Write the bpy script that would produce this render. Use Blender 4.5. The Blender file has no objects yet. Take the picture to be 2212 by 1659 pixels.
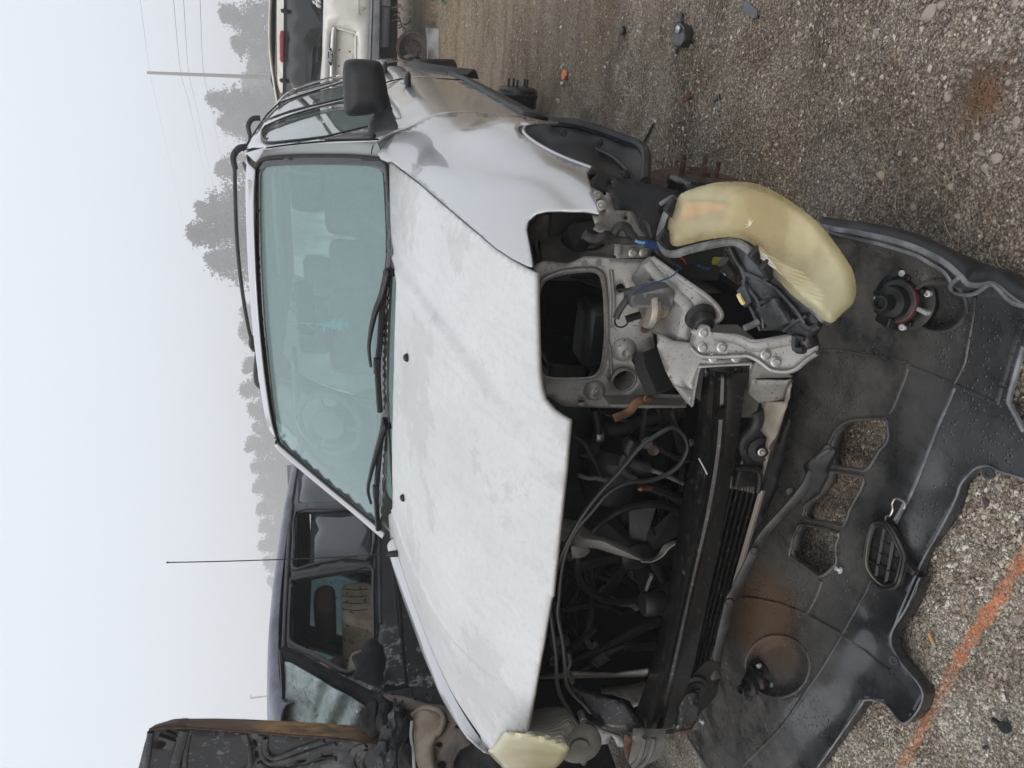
import bpy, bmesh, math, random
import numpy as np
from mathutils import Vector, Matrix, noise as mnoise
from mathutils.geometry import delaunay_2d_cdt
PI = math.pi
SC = bpy.context.scene
COL = SC.collection
random.seed(7)
RS = np.random.RandomState(11)

# ------------------------------------------------------------------ camera
CAM_POS = np.array([1.1656, -1.1189, 1.1913])
YAW, PITCH, ROLL, FPX = math.radians(27.145), math.radians(12.987), math.radians(-1.59), 1581.3
_cy, _sy, _cp, _sp = math.cos(YAW), math.sin(YAW), math.cos(PITCH), math.sin(PITCH)
FW = np.array([-_sy * _cp, _cy * _cp, -_sp])
_r0 = np.array([_cy, _sy, 0.0]); _u0 = np.cross(_r0, FW)
RT = _r0 * math.cos(ROLL) + _u0 * math.sin(ROLL)
UP = -_r0 * math.sin(ROLL) + _u0 * math.cos(ROLL)
cam_d = bpy.data.cameras.new("camera")
cam = bpy.data.objects.new("camera", cam_d); COL.objects.link(cam)
_X, _Y, _Z = -UP, RT, -FW          # the phone was held sideways: sensor x runs down the scene
cam.matrix_world = Matrix(((_X[0], _Y[0], _Z[0], CAM_POS[0]), (_X[1], _Y[1], _Z[1], CAM_POS[1]), (_X[2], _Y[2], _Z[2], CAM_POS[2]), (0, 0, 0, 1)))
cam_d.sensor_width = 36.0; cam_d.lens = FPX / 2212.0 * 36.0
cam_d.clip_start = 0.02; cam_d.clip_end = 3000
SC.camera = cam

# ------------------------------------------------------------------ sky and sun: bright fog
SUN_EL, SUN_AZ = math.radians(42), math.radians(200)
W = bpy.data.worlds.new("World"); SC.world = W; W.use_nodes = True
nt = W.node_tree; nt.nodes.clear()
sky = nt.nodes.new('ShaderNodeTexSky'); sky.sky_type = 'NISHITA'; sky.sun_disc = False
sky.sun_elevation = SUN_EL; sky.sun_rotation = SUN_AZ; sky.air_density = 1.0; sky.dust_density = 6.0
bsky = nt.nodes.new('ShaderNodeBackground'); bsky.inputs[1].default_value = 0.05
nt.links.new(sky.outputs[0], bsky.inputs[0])
tc = nt.nodes.new('ShaderNodeTexCoord'); sep = nt.nodes.new('ShaderNodeSeparateXYZ')
nt.links.new(tc.outputs['Generated'], sep.inputs[0])
rp = nt.nodes.new('ShaderNodeValToRGB'); nt.links.new(sep.outputs[2], rp.inputs[0])
rp.color_ramp.elements[0].position = 0.0; rp.color_ramp.elements[0].color = (0.665, 0.70, 0.745, 1)
rp.color_ramp.elements[1].position = 0.9; rp.color_ramp.elements[1].color = (0.82, 0.87, 0.93, 1)
bovc = nt.nodes.new('ShaderNodeBackground'); bovc.inputs[1].default_value = 1.15
nt.links.new(rp.outputs[0], bovc.inputs[0])
addw = nt.nodes.new('ShaderNodeAddShader'); nt.links.new(bsky.outputs[0], addw.inputs[0]); nt.links.new(bovc.outputs[0], addw.inputs[1])
wo = nt.nodes.new('ShaderNodeOutputWorld'); nt.links.new(addw.outputs[0], wo.inputs[0])
sd = bpy.data.lights.new("sun", 'SUN'); sd.energy = 0.5; sd.angle = math.radians(25); sd.color = (1.0, 0.97, 0.92)
sun = bpy.data.objects.new("sun", sd); COL.objects.link(sun)
_sv = Vector((math.sin(SUN_AZ) * math.cos(SUN_EL), math.cos(SUN_AZ) * math.cos(SUN_EL), math.sin(SUN_EL)))
sun.rotation_euler = _sv.to_track_quat('Z', 'Y').to_euler()
vs = SC.view_settings; vs.view_transform = 'Standard'; vs.look = 'None'; vs.gamma = 1.0; vs.exposure = 0.0; vs.use_curve_mapping = False
SC.render.engine = 'CYCLES'
cy = SC.cycles; cy.use_denoising = True; cy.max_bounces = 7; cy.diffuse_bounces = 3; cy.glossy_bounces = 3
cy.transparent_max_bounces = 10; cy.transmission_bounces = 4; cy.volume_bounces = 2
cy.caustics_reflective = False; cy.caustics_refractive = False

# ------------------------------------------------------------------ measuring: picture point -> ray -> point on a known surface
ZN = dict(A=(500, 0), B=(900, 500), C=(900, 1300), D=(500, 2072), E=(1500, 2072), F=(2000, 1400), G=(2000, 600), H=(2796, 900),
          I=(2796, 1500), J=(2600, 2072), K=(1400, 150), L=(1700, 0), M=(2796, 0))
def L(k, s):
    """measurements written as 'x,y x,y ...' in the frame k -> list of picture points"""
    o = []
    for t in s.split():
        v = [float(q) for q in t.split(',')]
        if k == '-': p = (v[0], v[1])
        elif k == 'N': p = (1620 + v[0] * .3163, 1134 + v[1] * .3163)
        elif k == 'W': p = (540 + v[0] * .1953, v[1] * .1953)
        else: p = (ZN[k][0] * .54 + v[0] * .3255, ZN[k][1] * .54 + v[1] * .3255)
        o.append(p + tuple(v[2:]))
    return o
def ray(x, y): return FW + (829.5 - y) / FPX * RT - (x - 1106) / FPX * UP
def at(x, y, key='Y', v=0.0):
    d = ray(x, y); i = 'XYZ'.find(key)
    t = v if i < 0 else (v - CAM_POS[i]) / d[i]
    return CAM_POS + d * t
def proj(P):
    d = np.array(P, float) - CAM_POS; z = float(d @ FW)
    return 1106 - FPX * float(d @ UP) / z, 829.5 - FPX * float(d @ RT) / z
def hit(x, y, F, t0=.4, t1=9.0, n=260):
    """first crossing of the sight line with the surface F(P)=0"""
    d = ray(x, y); ts = np.linspace(t0, t1, n); pv = F(CAM_POS + ts[0] * d); best = (abs(pv), ts[0])
    for i in range(1, n):
        v = F(CAM_POS + ts[i] * d)
        if abs(v) < best[0]: best = (abs(v), ts[i])
        if pv * v < 0:
            a, b, fa = ts[i - 1], ts[i], pv
            for _ in range(26):
                m = (a + b) / 2; fm = F(CAM_POS + m * d)
                if fa * fm <= 0: b = m
                else: a, fa = m, fm
            return CAM_POS + a * d
        pv = v
    return CAM_POS + best[1] * d
def tps(c, lam=1e-4):
    """thin-plate spline through (x, y, value)"""
    c = np.array(c, float); P = c[:, :2] / 100.0; n = len(P)
    def U(r2): return np.where(r2 > 1e-12, r2 * np.log(np.maximum(r2, 1e-12)), 0.0)
    D = ((P[:, None] - P[None]) ** 2).sum(-1)
    A = np.zeros((n + 3, n + 3)); A[:n, :n] = U(D) + np.eye(n) * lam; A[:n, n] = 1; A[:n, n + 1:] = P; A[n, :n] = 1; A[n + 1:, :n] = P.T
    w = np.linalg.lstsq(A, np.concatenate([c[:, 2], np.zeros(3)]), rcond=1e-9)[0]
    def f(x, y):
        q = np.array([x, y]) / 100.0
        r2 = ((P - q) ** 2).sum(-1)
        return float(U(r2) @ w[:n] + w[n] + w[n + 1] * q[0] + w[n + 2] * q[1])
    return f
def pch(xs, ys):
    xs = np.array(xs, float); ys = np.array(ys, float)
    h = np.diff(xs); dl = np.diff(ys) / h; m = np.zeros(len(xs)); m[0], m[-1] = dl[0], dl[-1]
    for i in range(1, len(xs) - 1):
        m[i] = 0 if dl[i - 1] * dl[i] <= 0 else 2 * dl[i - 1] * dl[i] / (dl[i - 1] + dl[i])
    def f(x):
        x = min(max(x, xs[0]), xs[-1]); i = min(max(int(np.searchsorted(xs, x)) - 1, 0), len(h) - 1)
        t = (x - xs[i]) / h[i]
        return float((2*t**3-3*t*t+1)*ys[i] + (t**3-2*t*t+t)*h[i]*m[i] + (-2*t**3+3*t*t)*ys[i+1] + (t**3-t*t)*h[i]*m[i+1])
    return f
def cr(pts, n=6, closed=False):
    """Catmull-Rom resampling"""
    P = [np.array(p, float) for p in pts]; o = []; N = len(P)
    for i in range(N if closed else N - 1):
        if closed: a, b, c, d = P[i - 1], P[i], P[(i + 1) % N], P[(i + 2) % N]
        else: a, b, c, d = P[max(i - 1, 0)], P[i], P[i + 1], P[min(i + 2, N - 1)]
        for k in range(n):
            t = k / n
            o.append(.5 * ((2 * b) + (c - a) * t + (2 * a - 5 * b + 4 * c - d) * t * t + (3 * b - a - 3 * c + d) * t ** 3))
    if not closed: o.append(P[-1])
    return o
def ell(cx, cy_, rx, ry, n=20, a=0):
    return [(cx + rx * math.cos(t) * math.cos(a) - ry * math.sin(t) * math.sin(a), cy_ + rx * math.cos(t) * math.sin(a) + ry * math.sin(t) * math.cos(a)) for t in [2 * PI * i / n for i in range(n)]]

# ------------------------------------------------------------------ objects
def tag(o, label=None, cat=None, group=None, kind=None):
    if label: o['label'] = label
    if cat: o['category'] = cat
    if group: o['group'] = group
    if kind: o['kind'] = kind
    return o
BASE = {}
def thing(name, label, cat, loc=(0, 0, 0), group=None):
    o = bpy.data.objects.new(name, None); COL.objects.link(o); o.location = loc; o.empty_display_size = .1
    BASE[o.name] = Vector(loc); tag(o, label, cat, group); return o
def base_of(par):
    while par is not None:
        if par.name in BASE: return BASE[par.name]
        par = par.parent
    return Vector((0, 0, 0))
def obj(name, V, Fc, mat, par=None, smooth=35, sol=0, bev=0, bseg=2, face=False, loc=None, solo=-1):
    """one mesh object; V in world metres"""
    V = np.asarray(V, float).reshape(-1, 3)
    b = base_of(par) if par is not None else (Vector(loc) if loc is not None else Vector((0, 0, 0)))
    me = bpy.data.meshes.new(name); me.from_pydata([tuple(v) for v in V - np.array(b)], [], [tuple(int(i) for i in f) for f in Fc]); me.update()
    if face:      # turn an open sheet so that its outside looks at the viewer's side
        s = 0.0
        for p in me.polygons:
            s += p.area * p.normal.dot(Vector(CAM_POS) - b - p.center)
        if s < 0: me.flip_normals()
    if smooth:
        me.polygons.foreach_set('use_smooth', [True] * len(me.polygons))
        me.set_sharp_from_angle(angle=math.radians(smooth))
    if mat: me.materials.append(mat)
    o = bpy.data.objects.new(name, me); COL.objects.link(o)
    if par is not None: o.parent = par
    else: o.location = b; BASE[o.name] = b
    if sol:
        m = o.modifiers.new('s', 'SOLIDIFY'); m.thickness = sol; m.offset = solo; m.use_even_offset = False
    if bev:
        m = o.modifiers.new('b', 'BEVEL'); m.width = bev; m.segments = bseg; m.limit_method = 'ANGLE'; m.angle_limit = math.radians(40)
    return o
def sheet(outer, holes, step, to3d):
    """triangulated sheet from 2-d loops, mapped to 3-d"""
    def dens(lp):
        o = []
        for i in range(len(lp)):
            a = np.array(lp[i][:2], float); b = np.array(lp[(i + 1) % len(lp)][:2], float); n = max(1, int(math.ceil(np.linalg.norm(b - a) / step)))
            for k in range(n): o.append(a + (b - a) * k / n)
        return o
    loops = [dens(outer)] + [dens(h) for h in holes]
    pts = []; edges = []
    for lp in loops:
        s = len(pts); pts += lp; edges += [(s + i, s + (i + 1) % len(lp)) for i in range(len(lp))]
    B = np.array(loops[0]); mn, mx = B.min(0), B.max(0); allb = np.array(pts)
    def inside(P, lp):
        lp = np.array(lp); c = np.zeros(len(P), bool); j = len(lp) - 1
        for i in range(len(lp)):
            yi, yj = lp[i][1], lp[j][1]
            if yi != yj:
                k = ((yi > P[:, 1]) != (yj > P[:, 1])) & (P[:, 0] < (lp[j][0] - lp[i][0]) * (P[:, 1] - yi) / (yj - yi) + lp[i][0]); c ^= k
            j = i
        return c
    gx, gy = np.meshgrid(np.arange(mn[0] + step / 2, mx[0], step), np.arange(mn[1] + step / 2, mx[1], step * .87))
    gx = gx + (np.arange(gx.shape[0]) % 2)[:, None] * step / 2
    Gp = np.stack([gx.ravel(), gy.ravel()], 1)
    if len(Gp):
        k = inside(Gp, loops[0])
        for h in loops[1:]: k &= ~inside(Gp, h)
        Gp = Gp[k]
        if len(Gp):
            keep = np.ones(len(Gp), bool)
            for i in range(0, len(Gp), 4000):
                d = ((Gp[i:i + 4000, None] - allb[None]) ** 2).sum(-1).min(1); keep[i:i + 4000] = d > (step * .45) ** 2
            Gp = Gp[keep]
    vs_ = [Vector((float(p[0]), float(p[1]))) for p in list(pts) + list(Gp)]
    r = delaunay_2d_cdt(vs_, edges, [], 0, 1e-6)
    V2 = np.array([(v[0], v[1]) for v in r[0]]); T = np.array([t for t in r[2] if len(t) == 3])
    Cn = V2[T].mean(1); k = inside(Cn, loops[0])
    for h in loops[1:]: k &= ~inside(Cn, h)
    T = T[k]; used = np.unique(T); remap = -np.ones(len(V2), int); remap[used] = np.arange(len(used)); T = [tuple(int(i) for i in remap[t]) for t in T]; V2 = V2[used]
    return np.array([to3d(v[0], v[1]) for v in V2]), T
def surf_map(surf):
    if callable(surf): return surf
    k, v = surf
    if k == 'F': return lambda x, y: hit(x, y, v)
    if isinstance(v, (list, tuple)):
        f = tps(v); return lambda x, y: at(x, y, k, f(x, y))
    return lambda x, y: at(x, y, k, v)
def plate(name, outer, surf, mat, par, holes=(), th=.0015, step=14, smooth=35, bev=0, **kw):
    """sheet-metal piece: outline in the measuring frame, lying on surf"""
    V, T = sheet(outer, holes, step, surf_map(surf))
    return obj(name, V, T, mat, par, smooth=smooth, sol=th, face=True, bev=bev, **kw)
def tubemesh(pts, r, seg=8, sub=5, closed=False, caps=True, flat=1.0, nrm=None):
    P = cr(pts, sub, closed) if sub > 1 else [np.array(p, float) for p in pts]
    n = len(P); V = []; Fc = []
    rr = (lambda t: r) if not callable(r) else r
    prev = None
    for i in range(n):
        a = P[(i - 1) % n] if (closed or i > 0) else P[0]; b = P[(i + 1) % n] if (closed or i < n - 1) else P[-1]
        t = b - a; t = t / (np.linalg.norm(t) + 1e-12)
        if prev is None:
            q = np.array(nrm if nrm is not None else ((0, 0, 1) if abs(t[2]) < .9 else (1, 0, 0)), float)
        else: q = prev
        q = q - t * (q @ t); q /= np.linalg.norm(q) + 1e-12; prev = q
        w = np.cross(t, q); R = rr(i / max(1, n - 1))
        for k in range(seg):
            a_ = 2 * PI * k / seg; V.append(P[i] + R * (math.cos(a_) * q * flat + math.sin(a_) * w))
    m = n if closed else n - 1
    for i in range(m):
        for k in range(seg):
            j = (i + 1) % n
            Fc.append((i * seg + k, i * seg + (k + 1) % seg, j * seg + (k + 1) % seg, j * seg + k))
    if caps and not closed:
        Fc.append(tuple(range(seg))[::-1]); Fc.append(tuple((n - 1) * seg + k for k in range(seg)))
    return np.array(V), Fc
def tube(name, pts, r, mat, par, seg=8, sub=5, **kw):
    V, Fc = tubemesh(pts, r, seg, sub, **{k: v for k, v in kw.items() if k in ('closed', 'caps', 'flat', 'nrm')})
    return obj(name, V, Fc, mat, par, smooth=40, **{k: v for k, v in kw.items() if k not in ('closed', 'caps', 'flat', 'nrm')})
def ptube(name, pp, key, val, r, mat, par, **kw):
    """tube through picture points on the plane key=val (or per-point third value)"""
    return tube(name, [at(p[0], p[1], key, p[2] if len(p) > 2 else val) for p in pp], r, mat, par, **kw)
def merge(*ms):
    V = []; Fc = []; n = 0
    for v, f in ms:
        v = np.asarray(v).reshape(-1, 3); V.append(v); Fc += [tuple(i + n for i in q) for q in f]; n += len(v)
    return np.concatenate(V), Fc
def boxmesh(c, s, R=None):
    c = np.array(c, float); s = np.array(s, float) / 2
    V = np.array([[x, y, z] for x in (-1, 1) for y in (-1, 1) for z in (-1, 1)]) * s
    if R is not None: V = V @ np.array(R).T
    return V + c, [(0, 1, 3, 2), (4, 6, 7, 5), (0, 4, 5, 1), (2, 3, 7, 6), (0, 2, 6, 4), (1, 5, 7, 3)]
def box(name, c, s, mat, par, R=None, bev=.003, **kw):
    V, Fc = boxmesh(c, s, R); return obj(name, V, Fc, mat, par, bev=bev, smooth=40, **kw)
def frame(ax):
    ax = np.array(ax, float); ax /= np.linalg.norm(ax); q = np.array((0, 0, 1.)) if abs(ax[2]) < .9 else np.array((1., 0, 0))
    a = np.cross(q, ax); a /= np.linalg.norm(a); b = np.cross(ax, a); return a, b, ax
def lathemesh(c, ax, prof, seg=24, cap=True):
    """prof: list of (radius, height along axis)"""
    a, b, ax = frame(ax); c = np.array(c, float); V = []; Fc = []
    for r, h in prof:
        for k in range(seg):
            t = 2 * PI * k / seg; V.append(c + ax * h + r * (math.cos(t) * a + math.sin(t) * b))
    for i in range(len(prof) - 1):
        for k in range(seg): Fc.append((i * seg + k, i * seg + (k + 1) % seg, (i + 1) * seg + (k + 1) % seg, (i + 1) * seg + k))
    if cap:
        Fc.append(tuple(range(seg))[::-1]); Fc.append(tuple((len(prof) - 1) * seg + k for k in range(seg)))
    return np.array(V), Fc
def lathe(name, c, ax, prof, mat, par, seg=24, cap=True, **kw):
    V, Fc = lathemesh(c, ax, prof, seg, cap); return obj(name, V, Fc, mat, par, smooth=kw.pop('smooth', 35), **kw)
def patch(name, rows, mat, par, n=6, m=None, th=0, smooth=50, **kw):
    """smooth surface through a grid of 3-d points"""
    m = m or n
    R = [cr(r, n) for r in rows]; C = [cr([R[i][j] for i in range(len(R))], m) for j in range(len(R[0]))]
    nu, nv = len(C), len(C[0]); V = [C[i][j] for i in range(nu) for j in range(nv)]
    Fc = [(i * nv + j, i * nv + j + 1, (i + 1) * nv + j + 1, (i + 1) * nv + j) for i in range(nu - 1) for j in range(nv - 1)]
    return obj(name, V, Fc, mat, par, smooth=smooth, sol=th, face=True, **kw)
_bolt = {}
def bolt(p, n, r, mat, par, name='bolt', washer=True):
    """hex bolt head; every bolt shares one mesh"""
    if mat.name not in _bolt:
        ms = [lathemesh((0, 0, 0), (0, 0, 1), [(.86, .25), (.98, .35), (.98, 1.05), (.82, 1.2), (.45, 1.2), (.38, 1.05)], 6)]
        ms.append(lathemesh((0, 0, 0), (0, 0, 1), [(1.5, 0), (1.5, .12), (1.2, .26), (.9, .28)], 16))
        V, Fc = merge(*ms); me = bpy.data.meshes.new('bolt'); me.from_pydata([tuple(v) for v in V], [], Fc); me.materials.append(mat)
        me.polygons.foreach_set('use_smooth', [True] * len(me.polygons)); me.set_sharp_from_angle(angle=.5); _bolt[mat.name] = me
    o = bpy.data.objects.new(name, _bolt[mat.name]); COL.objects.link(o); o.parent = par
    a, b, c = frame(n); M = Matrix(((a[0], b[0], c[0]), (a[1], b[1], c[1]), (a[2], b[2], c[2]))).to_4x4()
    o.matrix_local = Matrix.Translation(Vector(p) - base_of(par)) @ M @ Matrix.Diagonal((r, r, r, 1)); return o

# ------------------------------------------------------------------ materials
def c8(r, g, b):
    f = lambda v: (v / 255 / 12.92) if v / 255 <= .04045 else ((v / 255 + .055) / 1.055) ** 2.4
    return (f(r), f(g), f(b), 1)
def gray(v, t=(1, 1, 1)): return (v * t[0], v * t[1], v * t[2], 1)
class MN:
    def __init__(s, name):
        s.m = bpy.data.materials.new(name); s.m.use_nodes = True; s.t = s.m.node_tree; s.t.nodes.clear()
        s.o = s.n('ShaderNodeOutputMaterial'); s.b = s.n('ShaderNodeBsdfPrincipled'); s.l(s.b.outputs[0], s.o.inputs[0])
        s.tc = s.n('ShaderNodeTexCoord'); s.co = s.tc.outputs['Object']
    def n(s, t, **k):
        x = s.t.nodes.new(t)
        for a, v in k.items(): setattr(x, a, v)
        return x
    def l(s, a, b): s.t.links.new(a, b)
    def map(s, scale=(1, 1, 1), rot=(0, 0, 0), loc=(0, 0, 0)):
        x = s.n('ShaderNodeMapping'); s.l(s.co, x.inputs[0]); x.inputs['Scale'].default_value = scale; x.inputs['Rotation'].default_value = rot; x.inputs['Location'].default_value = loc
        return x.outputs[0]
    def noise(s, sc, det=5, rough=.55, co=None, dist=0):
        x = s.n('ShaderNodeTexNoise'); x.inputs['Scale'].default_value = sc; x.inputs['Detail'].default_value = det; x.inputs['Roughness'].default_value = rough
        x.inputs['Distortion'].default_value = dist; s.l(co if co is not None else s.co, x.inputs['Vector']); return x.outputs[0]
    def voro(s, sc, feat='F1', co=None, out='Distance', rnd=1):
        x = s.n('ShaderNodeTexVoronoi'); x.feature = feat; x.inputs['Scale'].default_value = sc; x.inputs['Randomness'].default_value = rnd
        s.l(co if co is not None else s.co, x.inputs['Vector']); return x.outputs[out]
    def ramp(s, f, stops):
        x = s.n('ShaderNodeValToRGB'); e = x.color_ramp.elements
        while len(e) < len(stops): e.new(.5)
        for i, (p, c) in enumerate(stops):
            e[i].position = p; e[i].color = c if not isinstance(c, (int, float)) else (c, c, c, 1)
        s.l(f, x.inputs[0]); return x.outputs[0]
    def mix(s, f, a, b, mode='MIX'):
        x = s.n('ShaderNodeMix'); x.data_type = 'RGBA'; x.blend_type = mode
        for i, v in ((0, f), (6, a), (7, b)):
            if hasattr(v, 'links'): s.l(v, x.inputs[i])
            else: x.inputs[i].default_value = v
        return x.outputs[2]
    def math(s, op, a, b=None, c=None):
        x = s.n('ShaderNodeMath'); x.operation = op
        for i, v in ((0, a), (1, b), (2, c)):
            if v is None: continue
            if hasattr(v, 'links'): s.l(v, x.inputs[i])
            else: x.inputs[i].default_value = v
        return x.outputs[0]
    def set(s, **k):
        nm = dict(col='Base Color', rough='Roughness', metal='Metallic', coat='Coat Weight', croug='Coat Roughness', spec='Specular IOR Level', trans='Transmission Weight', alpha='Alpha', ior='IOR', sss='Subsurface Weight', sheen='Sheen Weight')
        for a, v in k.items():
            i = s.b.inputs[nm[a]]
            if hasattr(v, 'links'): s.l(v, i)
            else: i.default_value = v
        return s
    def bump(s, h, st=.3, d=.002):
        x = s.n('ShaderNodeBump'); x.inputs['Strength'].default_value = st; x.inputs['Distance'].default_value = d; s.l(h, x.inputs['Height'])
        if s.b.inputs['Normal'].links: s.l(s.b.inputs['Normal'].links[0].from_socket, x.inputs['Normal'])
        s.l(x.outputs[0], s.b.inputs['Normal']); return s
def basic(name, c1, rough=.5, metal=0, c2=None, ns=8, lo=.42, hi=.62, bump=0, bs=60, bd=.001, coat=0, spec=.5, r2=None, speck=None, sss=250, stretch=None):
    m = MN(name); co = m.map(stretch) if stretch else None
    c = c1
    if c2 is not None:
        f = m.ramp(m.noise(ns, 8, .62, co=co), [(lo, 0.0), (hi, 1.0)]); c = m.mix(f, c1, c2)
        if r2 is not None: m.set(rough=m.math('MULTIPLY_ADD', f, r2 - rough, rough))
    if speck is not None:
        f2 = m.ramp(m.noise(sss, 3, .6), [(.60, 0.0), (.68, 1.0)]); c = m.mix(f2, c, speck)
    m.set(col=c, metal=metal, coat=coat, spec=spec)
    if r2 is None: m.set(rough=rough)
    if bump: m.bump(m.noise(bs, 5, .6), bump, bd)
    return m.m
def glassmat(name, tint, film=.12, filmc=(.35, .42, .42, 1), rough=.02, gl=1.0):
    """a pane: clear pass-through, sky mirror by angle, thin dirty film"""
    m = MN(name); m.t.nodes.remove(m.b)
    tr = m.n('ShaderNodeBsdfTransparent'); tr.inputs[0].default_value = tint
    g = m.n('ShaderNodeBsdfGlossy'); g.inputs['Roughness'].default_value = rough; g.inputs[0].default_value = (gl, gl, gl, 1)
    fr = m.n('ShaderNodeFresnel'); geo = m.n('ShaderNodeNewGeometry'); m.l(m.math('MULTIPLY_ADD', geo.outputs['Backfacing'], 1 / 1.52 - 1.52, 1.52), fr.inputs[0])
    d = m.n('ShaderNodeBsdfDiffuse'); d.inputs[0].default_value = filmc
    f = m.ramp(m.noise(2.2, 6, .6), [(.3, film * .88), (.7, film * 1.12)])
    spk = m.ramp(m.noise(130, 2, .5), [(.72, 0.0), (.77, .25)]); f2 = m.math('ADD', f, spk)
    a = m.n('ShaderNodeMixShader'); m.l(f2, a.inputs[0]); m.l(tr.outputs[0], a.inputs[1]); m.l(d.outputs[0], a.inputs[2])
    b = m.n('ShaderNodeMixShader'); m.l(fr.outputs[0], b.inputs[0]); m.l(a.outputs[0], b.inputs[1]); m.l(g.outputs[0], b.inputs[2])
    m.l(b.outputs[0], m.o.inputs[0]); return m.m

def _silver():
    m = MN('silver_paint'); d = m.ramp(m.noise(3.5, 7, .6), [(.40, 0.0), (.75, .35)])
    drop = m.ramp(m.voro(190), [(.0, 1.0), (.30, .0)]); dm = m.ramp(m.noise(5.5, 3, .5), [(.50, 0.0), (.60, 1.0)])
    m.set(col=m.mix(d, gray(.47, (1, 1, 1)), gray(.40, (1.02, 1, .98))), rough=.28, metal=.45, coat=1.0, croug=.02)
    m.bump(m.math('MULTIPLY', drop, dm), .25, .0008); m.bump(m.noise(2.0, 2, .5), .15, .004); return m.m
SILVER = _silver()
def _hoodp():
    m = MN('peeled_clearcoat'); st = m.map((5, .9, 1)); xx = m.n('ShaderNodeSeparateXYZ'); m.l(m.co, xx.inputs[0])
    f = m.ramp(m.noise(1.7, 12, .62), [(.30, 0.0), (.72, 1.0)]); pk = m.ramp(m.noise(3.1, 14, .70), [(.53, 0.0), (.555, 1.0)])
    g = m.mix(f, gray(.63, (1, 1, 1.01)), gray(.50, (1, 1, .97)))
    g = m.mix(m.math('MULTIPLY', pk, .35), g, gray(.40, (1.0, 1, .96)))
    st2 = m.ramp(m.noise(7, 12, .72, co=st), [(.50, 0.0), (.75, 1.0)]); g = m.mix(m.math('MULTIPLY', st2, .30), g, gray(.34, (1.02, 1, .94)))
    gri = m.ramp(m.noise(55, 8, .8), [(.50, 0.0), (.72, 1.0)]); g = m.mix(m.math('MULTIPLY', gri, .34), g, gray(.30, (1.02, 1, .95)))
    sp = m.ramp(m.noise(420, 3, .7), [(.62, 0.0), (.70, 1.0)]); g = m.mix(m.math('MULTIPLY', sp, .55), g, gray(.20))
    # grime gathers at the rear edge, towards the windscreen, and in worn patches
    rear = m.ramp(m.math('MULTIPLY_ADD', xx.outputs[1], .5, m.math('MULTIPLY_ADD', m.noise(4, 12, .75), .40, .84)), [(.62, 0.0), (.86, 1.0)])
    g = m.mix(m.math('MULTIPLY', rear, m.ramp(m.noise(30, 9, .8, co=st), [(.34, .35), (.60, 1.0)])), g, gray(.27, (1.04, 1, .92)))
    chip = m.ramp(m.voro(16), [(.018, 1.0), (.030, 0.0)]); g = m.mix(m.math('MULTIPLY', chip, .8), g, gray(.12))
    m.set(col=g, rough=m.math('MULTIPLY_ADD', pk, .15, .42), metal=.0, coat=.08, spec=.4); m.bump(m.noise(260, 4, .7), .15, .0006); m.bump(m.noise(5, 5, .6), .12, .003); m.bump(pk, .15, .0004); return m.m
HOODP = _hoodp()
GREYSTEEL = basic('dusty_silver_steel', gray(.30, (1.03, 1, .95)), .45, .35, gray(.15, (1.08, 1, .86)), 9, .40, .72, bump=.15, bs=90, speck=gray(.09, (1.1, 1, .8)), sss=160)
GREYDIM = basic('dull_grey_steel', gray(.16, (1.04, 1, .93)), .6, .3, gray(.07, (1.1, 1, .82)), 8, .4, .65, bump=.2, bs=80)
BLACKP = basic('black_plastic', gray(.011), .38, 0, gray(.030, (1.02, 1, .97)), 10, .5, .75, bump=.1, bs=150, spec=.32)
BLACKM = basic('black_painted_steel', gray(.010), .30, .1, gray(.035, (1.1, 1, .88)), 6, .5, .8, bump=.25, bs=45, speck=gray(.12, (1.1, 1, .85)), sss=90)
RUBBER = basic('black_rubber', gray(.014), .5, 0, gray(.035), 20, .5, .8, bump=.1)
TRIM = basic('grey_black_trim', gray(.018, (.92, 1, 1.14)), .5, 0, gray(.034, (.97, 1, 1.05)), 14, .4, .7, bump=.3, bs=700, bd=.0004, spec=.35)
RUST = basic('rusty_iron', c8(92, 66, 52), .85, .1, c8(54, 40, 34), 30, .4, .65, bump=.5, bs=120)
STEELB = basic('zinc_bolt', gray(.45, (1.02, 1, .95)), .35, .8, gray(.2, (1.1, 1, .85)), 40, .45, .7)
COPPER = basic('brown_passivated_steel', c8(120, 84, 56), .4, .6, c8(60, 42, 32), 30, .4, .7)
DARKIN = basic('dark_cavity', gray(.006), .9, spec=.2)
ENGM = basic('oily_engine_metal', gray(.02), .5, .3, gray(.008), 14, .4, .6, bump=.4, bs=60)
WINDG = glassmat('windscreen_glass', (.74, .87, .85, 1), .30, (.38, .49, .49, 1), .015)
SIDEG = glassmat('side_glass', (.78, .86, .84, 1), .20, (.50, .58, .57, 1))
DARKG = glassmat('tinted_glass', (.14, .16, .17, 1), .14, (.20, .24, .25, 1))
BLACKG = basic('black_glass_border', gray(.02), .12, 0, gray(.04), 9, .4, .7, coat=.6)
INTG = basic('grey_cabin_trim', gray(.62, (.97, 1, 1)), .8, 0, gray(.50), 5)
SEAT = basic('seat_cloth', gray(.50, (1, 1, .97)), .95, 0, gray(.36), 12, bump=.2, bs=300)
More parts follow.
